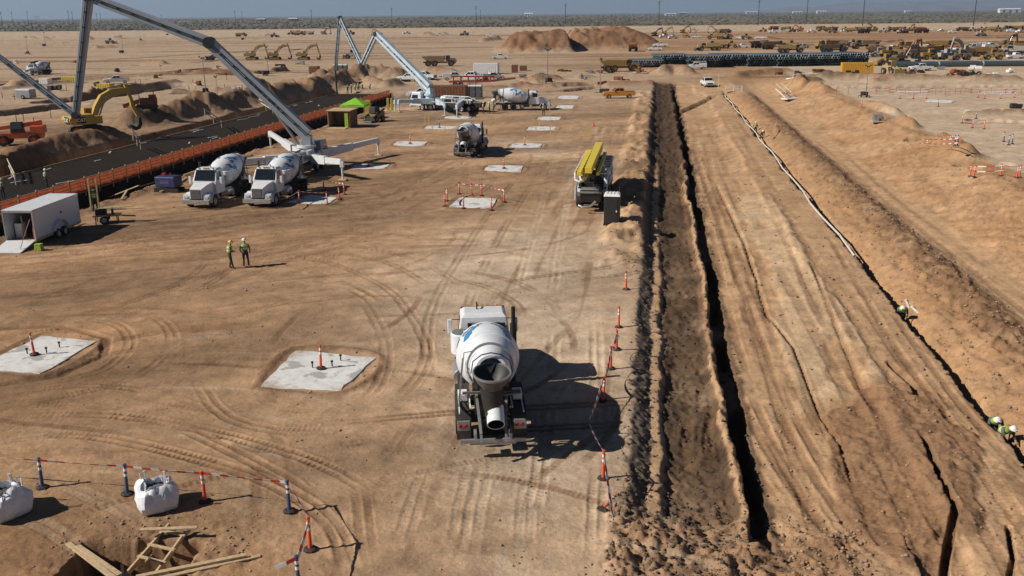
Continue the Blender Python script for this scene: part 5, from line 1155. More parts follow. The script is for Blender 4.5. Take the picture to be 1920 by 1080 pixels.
# stakes
def make_stake(m_, h=1.15):
    t = MB(); t.beam((0, 0, 0), (0, 0, h), .09, .05); t.beam((0, 0, h), (0, 0, h + .08), .09, .05, 0, .02, .02); o = t.build('survey_stake', m_); return tag(o, 'x', 'stake')
STY = Proto(make_stake(mat('stake_yellow', (.6, .42, .08), .7))); STW = Proto(make_stake(WOOD)); STD = Proto(make_stake(DSTEEL, 1.3)); STP = Proto(make_stake(mat('stake_pink', (.55, .16, .12), .7), 1.0))
for i, (px, py) in enumerate([(811, 253), (835, 253), (930, 235), (1005, 253), (1032, 253), (1065, 253), (1101, 255), (1105, 255), (1011, 238), (1031, 219), (1049, 202), (797, 232), (804, 232)]):
    STY.put(PG(px, py), GRID, ORD[i] + ' yellow stake in the row across the middle yard', 'yellow stakes in the middle yard')
stk_l = [(5, 185), (28, 188), (95, 175), (100, 165), (125, 170), (255, 160), (264, 158), (278, 160), (340, 158), (362, 160), (425, 150), (355, 172), (368, 175), (422, 170), (444, 176), (455, 172), (467, 170), (335, 201), (344, 200), (425, 182), (443, 178), (32, 232), (45, 228), (65, 238), (96, 222), (135, 215)]
for i, (px, py) in enumerate(stk_l): STD.put(PG(px, py), GRID, 'thin dark stake number %s in the left yards' % ORD[i % 20] if i < 20 else 'thin dark stake by the grey strip, %s from left' % ORD[i - 20], 'thin stakes in the left yards')
stk_c = [(975, 152), (997, 152), (1009, 155), (1049, 155), (1090, 155), (1020, 180), (1055, 176)]
for i, (px, py) in enumerate(stk_c): STW.put(PG(px, py), GRID, ORD[i] + ' wooden stake from left in the centre far yard', 'wooden stakes in the centre yard')
ry = [(1738, 279), (1756, 270), (1779, 277), (1805, 284), (1819, 331), (1826, 332), (1877, 330), (1906, 334), (1911, 333), (1804, 231), (1823, 240), (1845, 242), (1687, 185), (1712, 185), (1737, 185), (1834, 183), (1846, 185), (1876, 185), (1902, 183), (1615, 202)]
for i, (px, py) in enumerate(ry): put_d(DEL, px, py, 'orange post of the right yard, %s counted from near to far' % ORD[i], 'orange posts of the right yard')
for i, (px, py) in enumerate([(1790, 274), (1795, 274), (1882, 266), (1898, 270), (1891, 272)]): put_d(DELB, px, py, ORD[i] + ' blue post from left in the right yard', 'blue posts of the right yard')
ry2 = [(1548, 176), (1568, 175), (1590, 177), (1643, 176), (1667, 176), (1680, 174), (1697, 177), (1725, 176), (1754, 177), (1772, 178), (1791, 177), (1801, 176), (1820, 175), (1858, 174), (1885, 177), (1915, 175), (1610, 152), (1660, 153), (1720, 152), (1745, 150)]
for i, (px, py) in enumerate(ry2): STP.put(PG(px, py), GRID, ORD[i] + ' pink stake along the far right yard trench', 'pink stakes of the right yard')
for k, (a, b, lb) in enumerate((((1738, 279), (1756, 270), 'near hole'), ((1756, 270), (1790, 274), 'middle of the hole'), ((1877, 330), (1906, 334), 'right edge posts'), ((1687, 185), (1737, 185), 'far fenced row'), ((1834, 183), (1902, 183), 'farthest fenced row'))): tape(PG(*a, 1.0), PG(*b, 1.0), .1, 'striped tape in the right yard at the ' + lb, .07, .5)
CN = MB(); CN.lathe([(0, .2), (.04, .2), (.05, .15), (.7, .03), (.72, 0)], (0, 0, 0), (0, 0, 1), 12); CN.box((0, 0, .02), (.42, .42, .04)); o = CN.build('traffic_cone', ORANGE, None, True); o.location = PG(1113, 237); tag(o, 'orange traffic cone right of the yellow stakes', 'cone')
# ================================================================== white cargo trailer
tr_c = P(70, 463) ; tdir = Vector((.06, 1, 0)).normalized(); side = Vector((tdir.y, -tdir.x, 0)); cc = tr_c - side * 1.05 + tdir * 3.05
T = thing('cargo_trailer', 'white enclosed cargo trailer with its rear ramp open', 'trailer', (cc.x, cc.y, gz(cc.x, cc.y)), heading(tdir.x, tdir.y))
W_, L_, z0, z1 = 1.05, 3.05, .45, 2.5
TW = mat('trailer_white', (.62, .65, .70), .4, var=.05, dust=.15)
m = MB(); m.box((W_ - .03, 0, (z0 + z1) / 2), (.06, 2 * L_, z1 - z0)); m.box((-W_ + .03, 0, (z0 + z1) / 2), (.06, 2 * L_, z1 - z0)); m.box((0, L_ - .03, (z0 + z1) / 2), (2 * W_ - .12, .06, z1 - z0)); wl = m.build('wall', TW, T)
m = MB(); m.box((0, 0, z1 + .035), (2 * W_ + .06, 2 * L_ + .06, .07)); m.build('roof', WHITE, T, bevel=.02)
m = MB(); m.box((0, 0, z0 - .05), (2 * W_ - .02, 2 * L_ - .02, .1)); m.build('floor', PLY, T)
m = MB(); m.box((W_ + .004, 0, z0 + .06), (.03, 2 * L_, .1)); m.box((-W_ - .004, 0, z0 + .06), (.03, 2 * L_, .1)); m.box((W_ + .004, 0, z1 - .05), (.03, 2 * L_, .08)); m.box((W_ - .02, -L_ - .02, 1.47), (.1, .05, 2.05)); m.box((-W_ + .02, -L_ - .02, 1.47), (.1, .05, 2.05)); m.box((0, -L_ - .02, z1 - .06), (2 * W_, .05, .12)); m.build('trim', RIM, T)
m = MB(); m.beam((0, -L_ - .05, .44), (0, -L_ - 2.0, .06), 2.0, .07); rp_ = m.build('ramp_door', WHITE, T)
m = MB(); m.tube([(.75, -L_ + .1, 1.9), (.75, -L_ - 1.5, .25)], .025, 6); m.build('ramp_cable', REDM, T)
m = MB(); m.box((-.62, -1.9, .95), (.5, .6, 1.0)); m.build('white_cabinet', REFL, T, bevel=.03); m = MB(); m.box((.75, -2.0, .9), (.3, 1.2, .85)); m.box((.7, -.6, 1.0), (.4, 1.0, 1.1)); m.build('stored_tools', REDM, T, bevel=.05); m = MB(); m.beam((-.2, -2.2, .5), (-.5, -1.9, 1.9), .1, .05); m.build('leaning_board', WOOD, T)
for y in (-.45, .45): wheel(T, W_ - .02 + .12, y, .36, .22); wheel(T, -W_ - .1, y, .36, .22)
m = MB(); arch(m, W_, W_ + .28, .0, .38, .9, .03, 15, 165); m.build('mudguard', WHITE, T, recalc=True)
m = MB(); m.box((W_ + .008, .5, 1.7), (.02, .2, .16)); m.build('side_vent', CHASS, T); m = MB(); m.beam((0, L_, .4), (0, L_ + 1.2, .45), .12, .12); m.tube([(0, L_ + .9, 0), (0, L_ + .9, .8)], .05, 6); m.build('tow_bar', DSTEEL, T)
q = P(74, 470); m = MB(); m.box((0, 0, .2), (.5, .45, .4), top=(.85, .85)); m.box((0, 0, .43), (.46, .41, .06)); o = m.build('tool_crate', HIVIS, None, bevel=.04); o.location = (q.x, q.y, gz(q.x, q.y)); tag(o, 'small lime crate on the ground by the trailer ramp', 'crate')
# blue tank skid and towed saw bench beside the trailer
q = P(318, 358); T = thing('fuel_tank', 'dark blue fuel tank on a skid near the left mixer truck', 'tank', (q.x, q.y, gz(q.x, q.y)), heading(-.9, .2))
m = MB(); m.box((0, 0, .95), (1.3, 2.0, 1.0)); m.build('tank_body', TEAL, T, bevel=.12); m = MB(); m.box((-.5, 0, .2), (.14, 2.4, .4)); m.box((.5, 0, .2), (.14, 2.4, .4)); m.build('skid', DSTEEL, T); m = MB(); m.box((.2, .5, 1.55), (.3, .3, .2)); m.tube([(-.3, -.5, 1.45), (-.3, -.5, 1.75), (-.6, -.5, 1.75)], .04, 6); m.build('pump_fitting', RED, T)
for s in (-1, 1): m = MB(); m.box((s * .66, 0, .95), (.02, .9, .35)); m.build('hazard_panel', PURP, T)
q = P(203, 417); T = thing('towable_saw_bench', 'yellow towable saw bench with boards right of the white trailer', 'saw bench', (q.x, q.y, gz(q.x, q.y)), heading(.95, .3))
m = MB(); m.box((0, 0, .62), (1.0, 2.0, .1)); m.beam((0, 1.0, .5), (0, 2.0, .4), .1, .1); m.build('frame', YEL, T); m = MB(); m.box((.1, -.4, .9), (.7, .8, .45)); m.tube([(.1, .4, .7), (.1, .4, 1.2)], .1, 8); m.build('engine', DSTEEL, T, bevel=.05)
m = MB(); m.beam((-.2, -.2, 1.15), (.2, 1.9, 1.2), .3, .05); m.beam((.35, -.6, 1.2), (.5, 1.4, 1.15), .2, .05); m.build('board', WOOD, T)
for s in (-1, 1): wheel(T, s * .6, -.2, .33, .2); 
for y in (-.8, .7): m = MB(); m.beam((-.45, y, .6), (-.55, y, 0), .07, .07); m.beam((.45, y, .6), (.55, y, 0), .07, .07); m.build('leg', DSTEEL, T)
for i, px in enumerate((172, 186)):
    m = MB(); m.beam((0, 0, 0), (.03, .02, 2.6), .1, .16); o = m.build('timber_post', mat('weathered_lime_board', (.42, .42, .2), .8)); q = PG(px, 395); o.location = q; tag(o, ['left', 'right'][i] + ' upright pale board in front of the dark pit', 'post', 'upright boards by the pit')
for k, (x0, x1, yb) in enumerate(((1668, 1742, 178), (1815, 1905, 178), (1640, 1668, 175), (1742, 1815, 176), (1808, 1860, 238), (1722, 1800, 277), (1815, 1880, 330))):
    for hh, nm__ in ((.95, 'upper'), (.5, 'lower')): tape(PG(x0, yb, hh), PG(x1, yb, hh), .12, '%s orange barrier line of the %s fenced trench in the right yard' % (nm__, ORD[k]), .1, .7, 'barrier lines of the right yard')
# ================================================================== bulk bags
def bulk_bag(px, py, rz, label, s=1.0, seed=3):
    q = PG(px, py); T = thing('bulk_bag', label, 'bulk bag', q, rz, 'white bulk bags'); rnd = random.Random(seed); n = 48
    prof = [(0, .40), (.02, .50), (.10, .56), (.30, .60), (.52, .58), (.70, .52), (.80, .45), (.84, .38), (.78, .33), (.66, .30)]
    ph = [rnd.uniform(0, 6.28) for _ in range(8)]; V = []; F = []
    for i, (z, r) in enumerate(prof):
        for k in range(n):
            a = 2 * math.pi * k / n; sq = 1.0 / max(abs(math.cos(a)), abs(math.sin(a))) ** .62; cr = float(vn(np.array([a * 2.3 + seed]), np.array([z * 5.0]), 7)[0]); cr2 = float(vn(np.array([a * 5.5 + seed]), np.array([z * 9.0]), 8)[0]); wr = .22 * (.5 - abs(cr)) + .12 * (.5 - abs(cr2)) + .03 * math.sin(5 * a + ph[0] + 3 * z) + .028 * math.sin(9 * a + ph[1] - 5 * z) + .02 * math.sin(17 * a + ph[2] + 8 * z)
            rr = r * sq * (1 + wr * (.4 + 1.2 * z)); zz = z * (1 + .10 * math.sin(2 * a + ph[3]) * (z > .5) + .07 * math.sin(4 * a + ph[4]) * (z > .6)); V.append((rr * math.cos(a) * s, rr * math.sin(a) * s, zz * s))
    for i in range(len(prof) - 1):
        for k in range(n): F.append((i * n + k, i * n + (k + 1) % n, (i + 1) * n + (k + 1) % n, (i + 1) * n + k))
    m = MB(); m.add(V, F); m.build('bag', BAG, T, True)
    m = MB(); V = [(0, 0, .74 * s)] + [(.34 * s * math.cos(2 * math.pi * k / 16), .34 * s * math.sin(2 * math.pi * k / 16), (.66 + .05 * math.sin(3 * k)) * s) for k in range(16)]; m.add(V, [(0, 1 + k, 1 + (k + 1) % 16) for k in range(16)]); m.build('fill', mat('grey_fill', (.16, .16, .18), .9, bump=.5), T, True)
    for k in range(4):
        a = math.pi / 4 + k * math.pi / 2; c, d = math.cos(a), math.sin(a); m = MB(); h = 1.0 + .12 * (k % 2)
        m.tube([(.50 * c * s, .50 * d * s, .70 * s), (.50 * c * s - .05 * d, .50 * d * s + .05 * c, h * s), (.42 * c * s + .06 * d, .42 * d * s - .06 * c, (h + .05) * s), (.40 * c * s + .1 * d, .40 * d * s - .1 * c, .74 * s)], .022, 5); m.build('lifting_loop', BAG, T)
    return T
bulk_bag(297, 950, .5, 'open white bulk bag right of centre behind the timber pit', 1.0, 3)
bulk_bag(16, 962, .9, 'white bulk bag cut off at the left edge', 1.08, 8)
# ================================================================== timbers of the foreground pit
def board(p0, p1, w, h, label, name='timber_board', up=(0, 0, 1)):
    m = MB(); c = (Vector(p0) + Vector(p1)) / 2; m.beam(Vector(p0) - c, Vector(p1) - c, w, h, up=up); o = m.build(name, WOOD, None, bevel=.006); o.location = c; return tag(o, label, 'board')
# lean-in ladder frame made of two long boards and cross boards
q0, q1 = P(222, 1095, -.55), P(318, 984, .22); r0, r1 = P(268, 1110, -.55), P(355, 990, .22)
LF = thing('timber_ladder', 'rough timber ladder leaning out of the foreground pit', 'ladder', (q0.x, q0.y, q0.z))
for a, b in ((q0, q1), (r0, r1)): m = MB(); m.beam(a - q0, b - q0, .07, .16); m.build('rail', WOOD, LF, bevel=.006)
for t_ in (.12, .42, .62, .86): m = MB(); a = q0.lerp(q1, t_); b = r0.lerp(r1, t_); e_ = (b - a) * .12; m.beam(a - e_ - q0 + Vector((0, 0, .06)), b + e_ - q0 + Vector((0, 0, .06)), .10, .05); m.build('rung', WOOD, LF, bevel=.005)
board(P(262, 993, .38), P(370, 989, .40), .14, .05, 'short board lying across the top of the timber ladder')
board(P(128, 1019, .06), P(215, 1085, .10), .16, .06, 'pale board left of the pit sloping towards the camera')
board(P(146, 1024, .10), P(225, 1078, .06), .15, .06, 'second pale board left of the pit crossing the first')
board(P(255, 1082, .1), P(463, 1040, .16), .15, .06, 'long board bridging the right side of the pit, upper one')
board(P(300, 1084, .06), P(488, 1042, .08), .14, .05, 'long board bridging the right side of the pit, lower one')
board(P(228, 1050, -.7), P(232, 1100, -.7), .09, .09, 'short brace board down inside the pit')
board(P(275, 1052, -.5), P(280, 1046, .1), .09, .06, 'small upright board on the pit wall')
# ================================================================== foundation pit: slab reinforcement, fence
def UV(u, v, z): x, y = uv2xy(u, v); return Vector((x, y, z))
SL = thing('foundation_slab_form', 'long dark reinforced slab bed behind the orange fence', 'slab', UV(-59.1, 118, 0), GRID)
m = MB(); m.box((0, 0, -1.1), (11.2, 141, 1.0)); m.build('bed', SLABD, SL)
m = MB()
for k in range(25): m.box((-5.4 + k * .45, 0, -.50), (.04, 140, .04))
for k in range(280): m.box((0, -69.8 + k * .5, -.46), (10.9, .04, .04))
mm = m.build('rebar_mat', REBAR, SL); mm['kind'] = 'stuff'
m = MB(); m.box((-5.66, 0, -.85), (.08, 141, 1.1)); m.build('form_board', PLY, SL); m = MB(); m.box((5.66, 0, -1.55), (.08, 141, 2.5)); m.build('outer_form', SLABD, SL)  # outer form takes the dark bed colour to paint the shade below the fence
rb = random.Random(11)
for k in range(40):
    v = 62 + rb.random() * 110; p = UV(-59.1 + (rb.uniform(-5, 5) if k < 20 else rb.uniform(-5.5, -4.3)), v, -.42); a = rb.uniform(-.5, .5) + 1.4
    m = MB(); L = rb.uniform(.8, 2.6); m.beam((-L / 2 * math.cos(a), -L / 2 * math.sin(a), 0), (L / 2 * math.cos(a), L / 2 * math.sin(a), .02), .2, .06); o = m.build('scrap_board', mat('grey_board', (.4, .42, .44), .8)); o.location = p; tag(o, 'pale board lying on the dark slab bed, %s one placed' % (ORD[k] if k < 20 else ORD[k - 20] + ' left edge'), 'board', 'boards lying on the dark slab')
FE = thing('orange_fence', 'long orange netting fence along the foundation pit', 'fence', UV(-53.1, 118, 0), GRID)
def wavy(seed):
    r_ = random.Random(seed); m = MB(); n = 10
    for b0, b1 in ((-.72, -.46), (-.42, -.14), (-.10, .18), (.22, .48)):
        V = []
        for i in range(n + 1):
            y = -1.2 + 2.4 * i / n; w_ = .04 * math.sin(i * .9 + seed) + .02 * math.sin(i * 2.1); s_ = -.05 * math.sin(math.pi * i / n)
            V += [(w_ - .004, y, b0 + s_), (w_ + .03, y, b1 + s_)]
        m.add(V, [(2 * i, 2 * i + 2, 2 * i + 3, 2 * i + 1) for i in range(n)])
    return m.build('netting_panel', NET, FE)
base = [wavy(k) for k in range(4)]
m = MB(); m.beam((0, 0, -1.2), (0, 0, .66), .09, .09); post0 = m.build('fence_post', WOOD, FE)
m = MB(); m.beam((.05, -1.2, .50), (.05, 1.2, .50), .09, .04); rail1 = m.build('fence_rail', mat('fence_rail_wood', (.36, .2, .12), .8), FE); m = MB(); m.beam((.05, -1.2, -.78), (.05, 1.2, -.78), .09, .05); rail0 = m.build('fence_rail', mat('fence_rail_wood', (.36, .2, .12), .8), FE)
for i in range(57):
    y = -67.5 + 2.4 * i
    for src in (base[i % 4], post0, rail0, rail1):
        if i < 4 and src is base[i % 4]: o = src
        elif i == 0: o = src
        else: o = src.copy(); COL.objects.link(o); o.parent = FE
        o.location = (0, y if src is not post0 else y - 1.2, 0); 
        if src is post0: o.rotation_euler = (0, R(rb.uniform(-6, 6)), 0)
def handrail(px0, py0, px1, py1, label, gap=1.0):
    a = PG(px0, py0); b = P(px1, py1, -.4); T = thing('timber_handrail', label, 'handrail', a, 0, 'timber handrails by the pit')
    d = b - a; s_ = Vector((-d.y, d.x, 0)).normalized()
    for h in (1.0, .5): m = MB(); m.beam(Vector((0, 0, h)), d + Vector((0, 0, h)), .06, .14); m.build('rail', mat('pale_lumber', (.66, .56, .42), .75), T)
    for t_ in (0.02, .5, .98): m = MB(); m.beam(d * t_ - Vector((0, 0, .3)), d * t_ + Vector((0, 0, 1.05)), .09, .09); m.build('post', mat('pale_lumber', (.66, .56, .42), .75), T)
handrail(384, 218, 416, 238, 'pale timber handrail beside the spoil heap in the middle of the pit'); handrail(486, 196, 512, 212, 'pale timber handrail at the far spoil heap'); handrail(249, 258, 264, 278, 'pale timber handrail nearest the red machine'); handrail(14, 312, 30, 345, 'pale timber handrail at the left end of the pit')
# lumber and debris on the near lip of the pit
for k, (x0, y0, x1, y1) in enumerate([(205, 372, 262, 358), (262, 352, 330, 331), (345, 330, 400, 312), (352, 325, 362, 312), (385, 309, 420, 300), (430, 300, 470, 292), (300, 362, 345, 355), (335, 345, 350, 335), (470, 292, 483, 276), (228, 376, 240, 366)]):
    a = PG(x0, y0, .12); b = PG(x1, y1, .12 if k % 3 else .5); board(a, b, .16, .07, ORD[k] + ' loose board from left along the near edge of the dark pit', 'loose_board')
# ================================================================== site huts and things beside the fence
q = P(640, 240); T = thing('plywood_hut', 'open plywood hut with tan roof behind the grey pump', 'hut', (q.x, q.y + 1.5, 0), GRID)
m = MB(); m.box((-1.55, 0, 1.15), (.08, 3.4, 2.3)); m.box((0, 1.66, 1.15), (3.02, .08, 2.3)); m.build('wall', PLY, T); m = MB(); m.box((1.55, 0, 1.15), (.08, 3.4, 2.3)); m.build('red_side_wall', RUST, T); m = MB(); m.beam((0, -1.9, 2.38), (0, 1.9, 2.42), 3.5, .1); m.build('roof', WOOD, T); m = MB(); m.beam((0, -1.75, .12), (0, -3.2, .06), 2.6, .06); m.build('ramp', WOOD, T); m = MB(); m.box((1.1, -1.72, 1.1), (.5, .06, 2.1)); m.build('lime_banner', HIVIS, T)
q = P(662, 222); T = thing('canopy_tent', 'lime green canopy tent behind the plywood hut', 'canopy', (q.x + .5, q.y, 0), GRID)
m = MB(); a = 1.9; V = [(-a, -a, 2.1), (a, -a, 2.1), (a, a, 2.1), (-a, a, 2.1), (0, 0, 3.1), (-a, -a, 1.85), (a, -a, 1.85), (a, a, 1.85), (-a, a, 1.85), (0, -a, 2.2), (a, 0, 2.2), (0, a, 2.2), (-a, 0, 2.2)]; m.add(V, [(0, 9, 4), (9, 1, 4), (1, 10, 4), (10, 2, 4), (2, 11, 4), (11, 3, 4), (3, 12, 4), (12, 0, 4), (5, 6, 1, 0), (6, 7, 2, 1), (7, 8, 3, 2), (8, 5, 0, 3)]); m.build('roof', LIME, T)
for x, y in ((-1, -1), (1, -1), (1, 1), (-1, 1)): m = MB(); m.beam((x * 1.85, y * 1.85, 0), (x * 1.85, y * 1.85, 2.1), .05, .05); m.build('leg', RIM, T)
q = P(703, 228); T = thing('skid_loader', 'small yellow and dark skid loader right of the plywood hut', 'loader', (q.x, q.y, 0), heading(-.5, -.8))
m = MB(); m.box((0, -.5, .95), (1.5, 1.9, 1.0)); m.build('body', YEL, T, bevel=.06); m = MB(); m.box((0, 0, 1.7), (1.2, 1.2, .9), top=(.9, .85)); m.build('cab', CHASS, T, bevel=.04); m = MB(); m.beam((-.8, -1.3, 1.8), (-.8, 1.2, .7), .16, .25); m.beam((.8, -1.3, 1.8), (.8, 1.2, .7), .16, .25); m.build('lift_arm', CHASS, T); m = MB(); m.prism([(1.0, .1), (2.0, .1), (1.9, .25), (1.15, .3), (1.1, .85), (1.0, .85)], -.95, .95); m.build('bucket', DSTEEL, T, recalc=True)
for y in (.55, -.75):
    for s in (-1, 1): wheel(T, s * .85, y, .42, .3, rim=YEL)
YP = mat('yellow_panel', (.55, .42, .05), .6)
for i, (px, py, w_) in enumerate(((690, 213, .9), (735, 208, .35), (728, 208, .35))):
    m = MB(); m.box((0, 0, 1.0), (w_, .5, 2.0)); m.box((0, 0, .05), (w_ + .3, .8, .1)); m.box((0, 0, 2.04), (w_ * .8, .4, .08)); o = m.build('yellow_barrier', YP, None, bevel=.04); o.location = PG(px, py); tag(o, ['wide yellow barrier panel behind the skid loader', 'right slim yellow barrier near the far pump', 'left slim yellow barrier near the far pump'][i], 'barrier', 'yellow barriers')
TOI2 = make_toilet(GREYP, REFL)
for i, px in enumerate((872, 884, 896)): p = P(px, 190); TOI2.put((p.x, p.y + 8, 0), GRID, ['left', 'middle', 'right'][i] + ' grey portable toilet behind the far pump', 'portable toilets behind the far pump')
for i, px in enumerate((630, 640, 648)): TOI2.put(PG(px, 137), GRID, ['left', 'middle', 'right'][i] + ' dark portable toilet beyond the foundation pit', 'portable toilets beyond the pit')
def container(px, py, w_, d_, h_, m_, label, rz=GRID, name='container', cat='container', doors=True):
    q = PG(px, py); T = thing(name, label, cat, q, rz)
    m = MB(); m.box((0, 0, h_ / 2 + .1), (w_, d_, h_)); m.build('box', m_, T, bevel=.03)
    m = MB(); k = -w_ / 2 + .3
    while k < w_ / 2: m.box((k, -d_ / 2 - .02, h_ / 2 + .1), (.12, .05, h_ * .9)); k += .55
    m.build('rib', m_, T); m = MB(); m.box((-w_ * .4, 0, .06), (.2, d_, .12)); m.box((w_ * .4, 0, .06), (.2, d_, .12)); m.build('skid', DSTEEL, T)
    if doors: m = MB(); m.box((w_ / 2 + .012, 0, h_ / 2 + .1), (.04, d_ * .9, h_ * .85)); m.build('door', m_, T)
    return T
container(912, 138, 6.5, 2.5, 2.6, WHITE, 'white storage container behind the red trailer')
container(838, 186, 7.5, 2.5, 2.4, RUST, 'rust brown container behind the far blue pump')
container(1606, 138, 7.5, 2.4, 2.6, mat('amber_paint', (.58, .30, .03), .5, dust=.3), 'orange yellow container in the far right yard'); container(981, 137, 1.8, 1.6, 1.9, RUST, 'left small brown crate box in the centre far yard', name='crate_box', cat='crate', doors=False); container(965, 136, 1.5, 1.6, 1.9, RUST, 'leftmost narrow brown crate box in the centre far yard', name='crate_box', cat='crate', doors=False)
container(590, 138, 2.4, 2.0, 1.8, RUST, 'dark brown box left of the toilets beyond the pit', name='crate_box', cat='crate', doors=False); container(135, 155, 4, 2, 1.3, YP, 'yellow skip box on the left yard', name='skip_box', cat='skip', doors=False); container(199, 168, 3, 2, 1.2, YP, 'small yellow skip in front of the white pickup', name='skip_box', cat='skip', doors=False); container(86, 158, 2.2, 1.6, 1.2, REFL, 'small white box in the left yard', name='crate_box', cat='crate', doors=False)
q = PG(50, 185); T = thing('generator_trailer', 'grey generator trailer on the left yard under the boom', 'generator', q, 1.3)
m = MB(); m.box((0, 0, 1.0), (1.8, 3.2, 1.5)); m.build('canopy', STEEL, T, bevel=.06); m = MB(); m.box((0, 0, 1.8), (1.7, 3.1, .1)); m.build('roof', WHITE, T); m = MB(); m.beam((0, 1.5, .5), (0, 3.2, .4), .12, .12); m.beam((-1.9, -.6, .2), (1.9, -.6, .2), .14, .14); m.build('drawbar', CHASS, T)
for s in (-1, 1): wheel(T, s * .95, 0, .38, .24)
# red flatbed trailer with pipes
q = PG(885, 162); T = thing('flatbed_trailer', 'red flatbed trailer loaded with red frames behind the far pump', 'trailer', q, heading(1, .1))
m = MB(); m.box((0, 0, 1.1), (2.4, 10, .3)); m.beam((0, 5, 1.2), (0, 9.5, 1.6), .25, .4); m.build('deck', REDM, T); m = MB()
for k in range(6): m.box((0, -4 + k * 1.6, 1.7), (2.2, .25, .9))
m.beam((-.9, -4.5, 2.2), (-.9, 5, 2.0), .2, .25); m.beam((.9, -4.5, 2.2), (.9, 5, 2.0), .2, .25); m.build('load_frame', REDM, T)
for y in (-3.6, -2.4):
    for s in (-1, 1): wheel(T, s * 1.0, y, .5, .4)
# ================================================================== machines beside the pit
ex, cw = make_excavator()
q = P(172, 262, 0); dEx = Vector((.72, .69, 0)).normalized(); EXA = Proto(ex)
# one detailed excavator with lettering
def text_mesh(body, size, m_, parent, loc, rot):
    cu = bpy.data.curves.new('lettering', 'FONT'); cu.body = body; cu.size = size; cu.align_x = 'CENTER'; cu.align_y = 'CENTER'; cu.extrude = .004; cu.offset = .012
    o = bpy.data.objects.new('tmp', cu); COL.objects.link(o); bpy.context.view_layer.update()
    me = bpy.data.meshes.new_from_object(o.evaluated_get(bpy.context.evaluated_depsgraph_get())); bpy.data.objects.remove(o)
    me.materials.clear(); me.materials.append(m_); t = bpy.data.objects.new('lettering', me); COL.objects.link(t); t.parent = parent; t.location = loc; t.rotation_euler = rot; return t
G_E = 'yellow excavators across the site'
exs = [((473, 112), (1, .0), 'left one of three far yellow excavators parked in a row'), ((516, 112), (1, .05), 'middle one of three far yellow excavators parked in a row'), ((570, 112), (1, .0), 'right one of three far yellow excavators parked in a row'),
       ((1228, 68), (.9, .2), 'dark excavator on the right shoulder of the earth mound'), ((1247, 66), (.9, -.1), 'excavator just right of the earth mound'), ((1281, 62), (1, .1), 'distant excavator right of the mound with raised arm'), ((1342, 62), (-1, .1), 'distant excavator facing left right of the mound'), ((1690, 118), (.9, .15), 'dark excavator behind the pipe stacks in the machine row')]
for (px, py), (dx, dy), lb in exs: EXA.put(PG(px, py), heading(dx, dy), lb, G_E)
ex2, cw2 = make_excavator(body=YELX, label='large yellow excavator with black panel and dug in bucket left of the fence')
ex2.location = (q.x, q.y, gz(q.x, q.y)); ex2.rotation_euler = (0, 0, heading(dEx.x, dEx.y)); ex2.scale = (1.08,) * 3
m = MB(); m.box((.55, -2.715, 1.86), (1.25, .04, .8), M=Matrix.Rotation(-.0, 4, 'X')); m.box((1.372, -1.35, 1.85), (.02, 1.0, .72)); pn = m.build('black_badge_panel', CHASS, ex2)
text_mesh('CAT', .62, REFL, pn, (.55, -2.742, 1.86), (R(90), 0, 0)); text_mesh('CAT', .52, REFL, pn, (1.388, -1.35, 1.85), (R(90), 0, R(90)))
# orange telehandler
q = P(40, 272); T = thing('telehandler', 'orange red telehandler with black tyres at the left edge', 'telehandler', (q.x, q.y, gz(q.x, q.y)), heading(-.97, -.2))
TOR = mat('telehandler_orange', (.52, .10, .03), .45, dust=.3)
m = MB(); m.box((0, 0, 1.2), (1.6, 5.4, .7)); m.box((0, -2.2, 1.85), (1.9, 1.5, .9)); m.build('chassis', TOR, T, bevel=.06); m = MB(); m.beam((.45, -2.6, 2.65), (.45, 3.4, 1.9), .45, .55, 0, .4, .4); m.beam((.45, 3.3, 1.95), (.45, 3.9, .7), .35, .35); m.build('boom', TOR, T, bevel=.04); m = MB(); m.box((-.55, .0, 2.2), (.9, 1.5, 1.3), top=(.9, .85)); c = m.build('cab', CHASS, T, bevel=.05); m = MB(); m.box((-.55, 0, 2.4), (.92, 1.3, .7), top=(.93, .9)); m.build('cab_window', GLASS, c); m = MB(); m.box((0, 4.0, .5), (1.8, .15, .6)); m.box((-.5, 4.6, .22), (.14, 1.2, .06)); m.box((.5, 4.6, .22), (.14, 1.2, .06)); m.build('forks', DSTEEL, T)
for y in (1.7, -1.8):
    for s in (-1, 1): wheel(T, s * 1.0, y, .68, .45, .5, rim=TOR)
# rust red trencher
q = P(279, 232); T = thing('trencher', 'rust red tracked trencher on the spoil beside the pit', 'trencher', (q.x, q.y, gz(q.x, q.y)), heading(-.95, -.3))
for s in (-1, 1): m = MB(); m.prism([(-1.4, .0), (1.4, 0), (1.6, .35), (1.3, .7), (-1.3, .7), (-1.6, .35)], s * .85 - .2, s * .85 + .2); m.build('crawler_track', DSTEEL, T)
m = MB(); m.box((0, -.3, 1.15), (1.5, 2.4, .9)); m.box((0, -.9, 1.8), (1.2, 1.0, .5)); m.build('body', RUST, T, bevel=.06); m = MB(); m.beam((0, .3, 1.4), (0, 3.2, .5), .4, .6); m.build('digging_boom', REDM, T); m = MB(); m.beam((-.6, -1.2, 2.9), (-.2, 1.4, 2.0), .9, .08); m.build('canopy', mat('faded_canopy', (.5, .36, .3), .7), T)
for x, y in ((-.6, -1.1), (.5, -1.1), (-.6, .9), (.5, .9)): m = MB(); m.beam((x, y, 1.5), (x, y, 2.75 if y < 0 else 2.1), .06, .06); m.build('canopy_post', REDM, T)
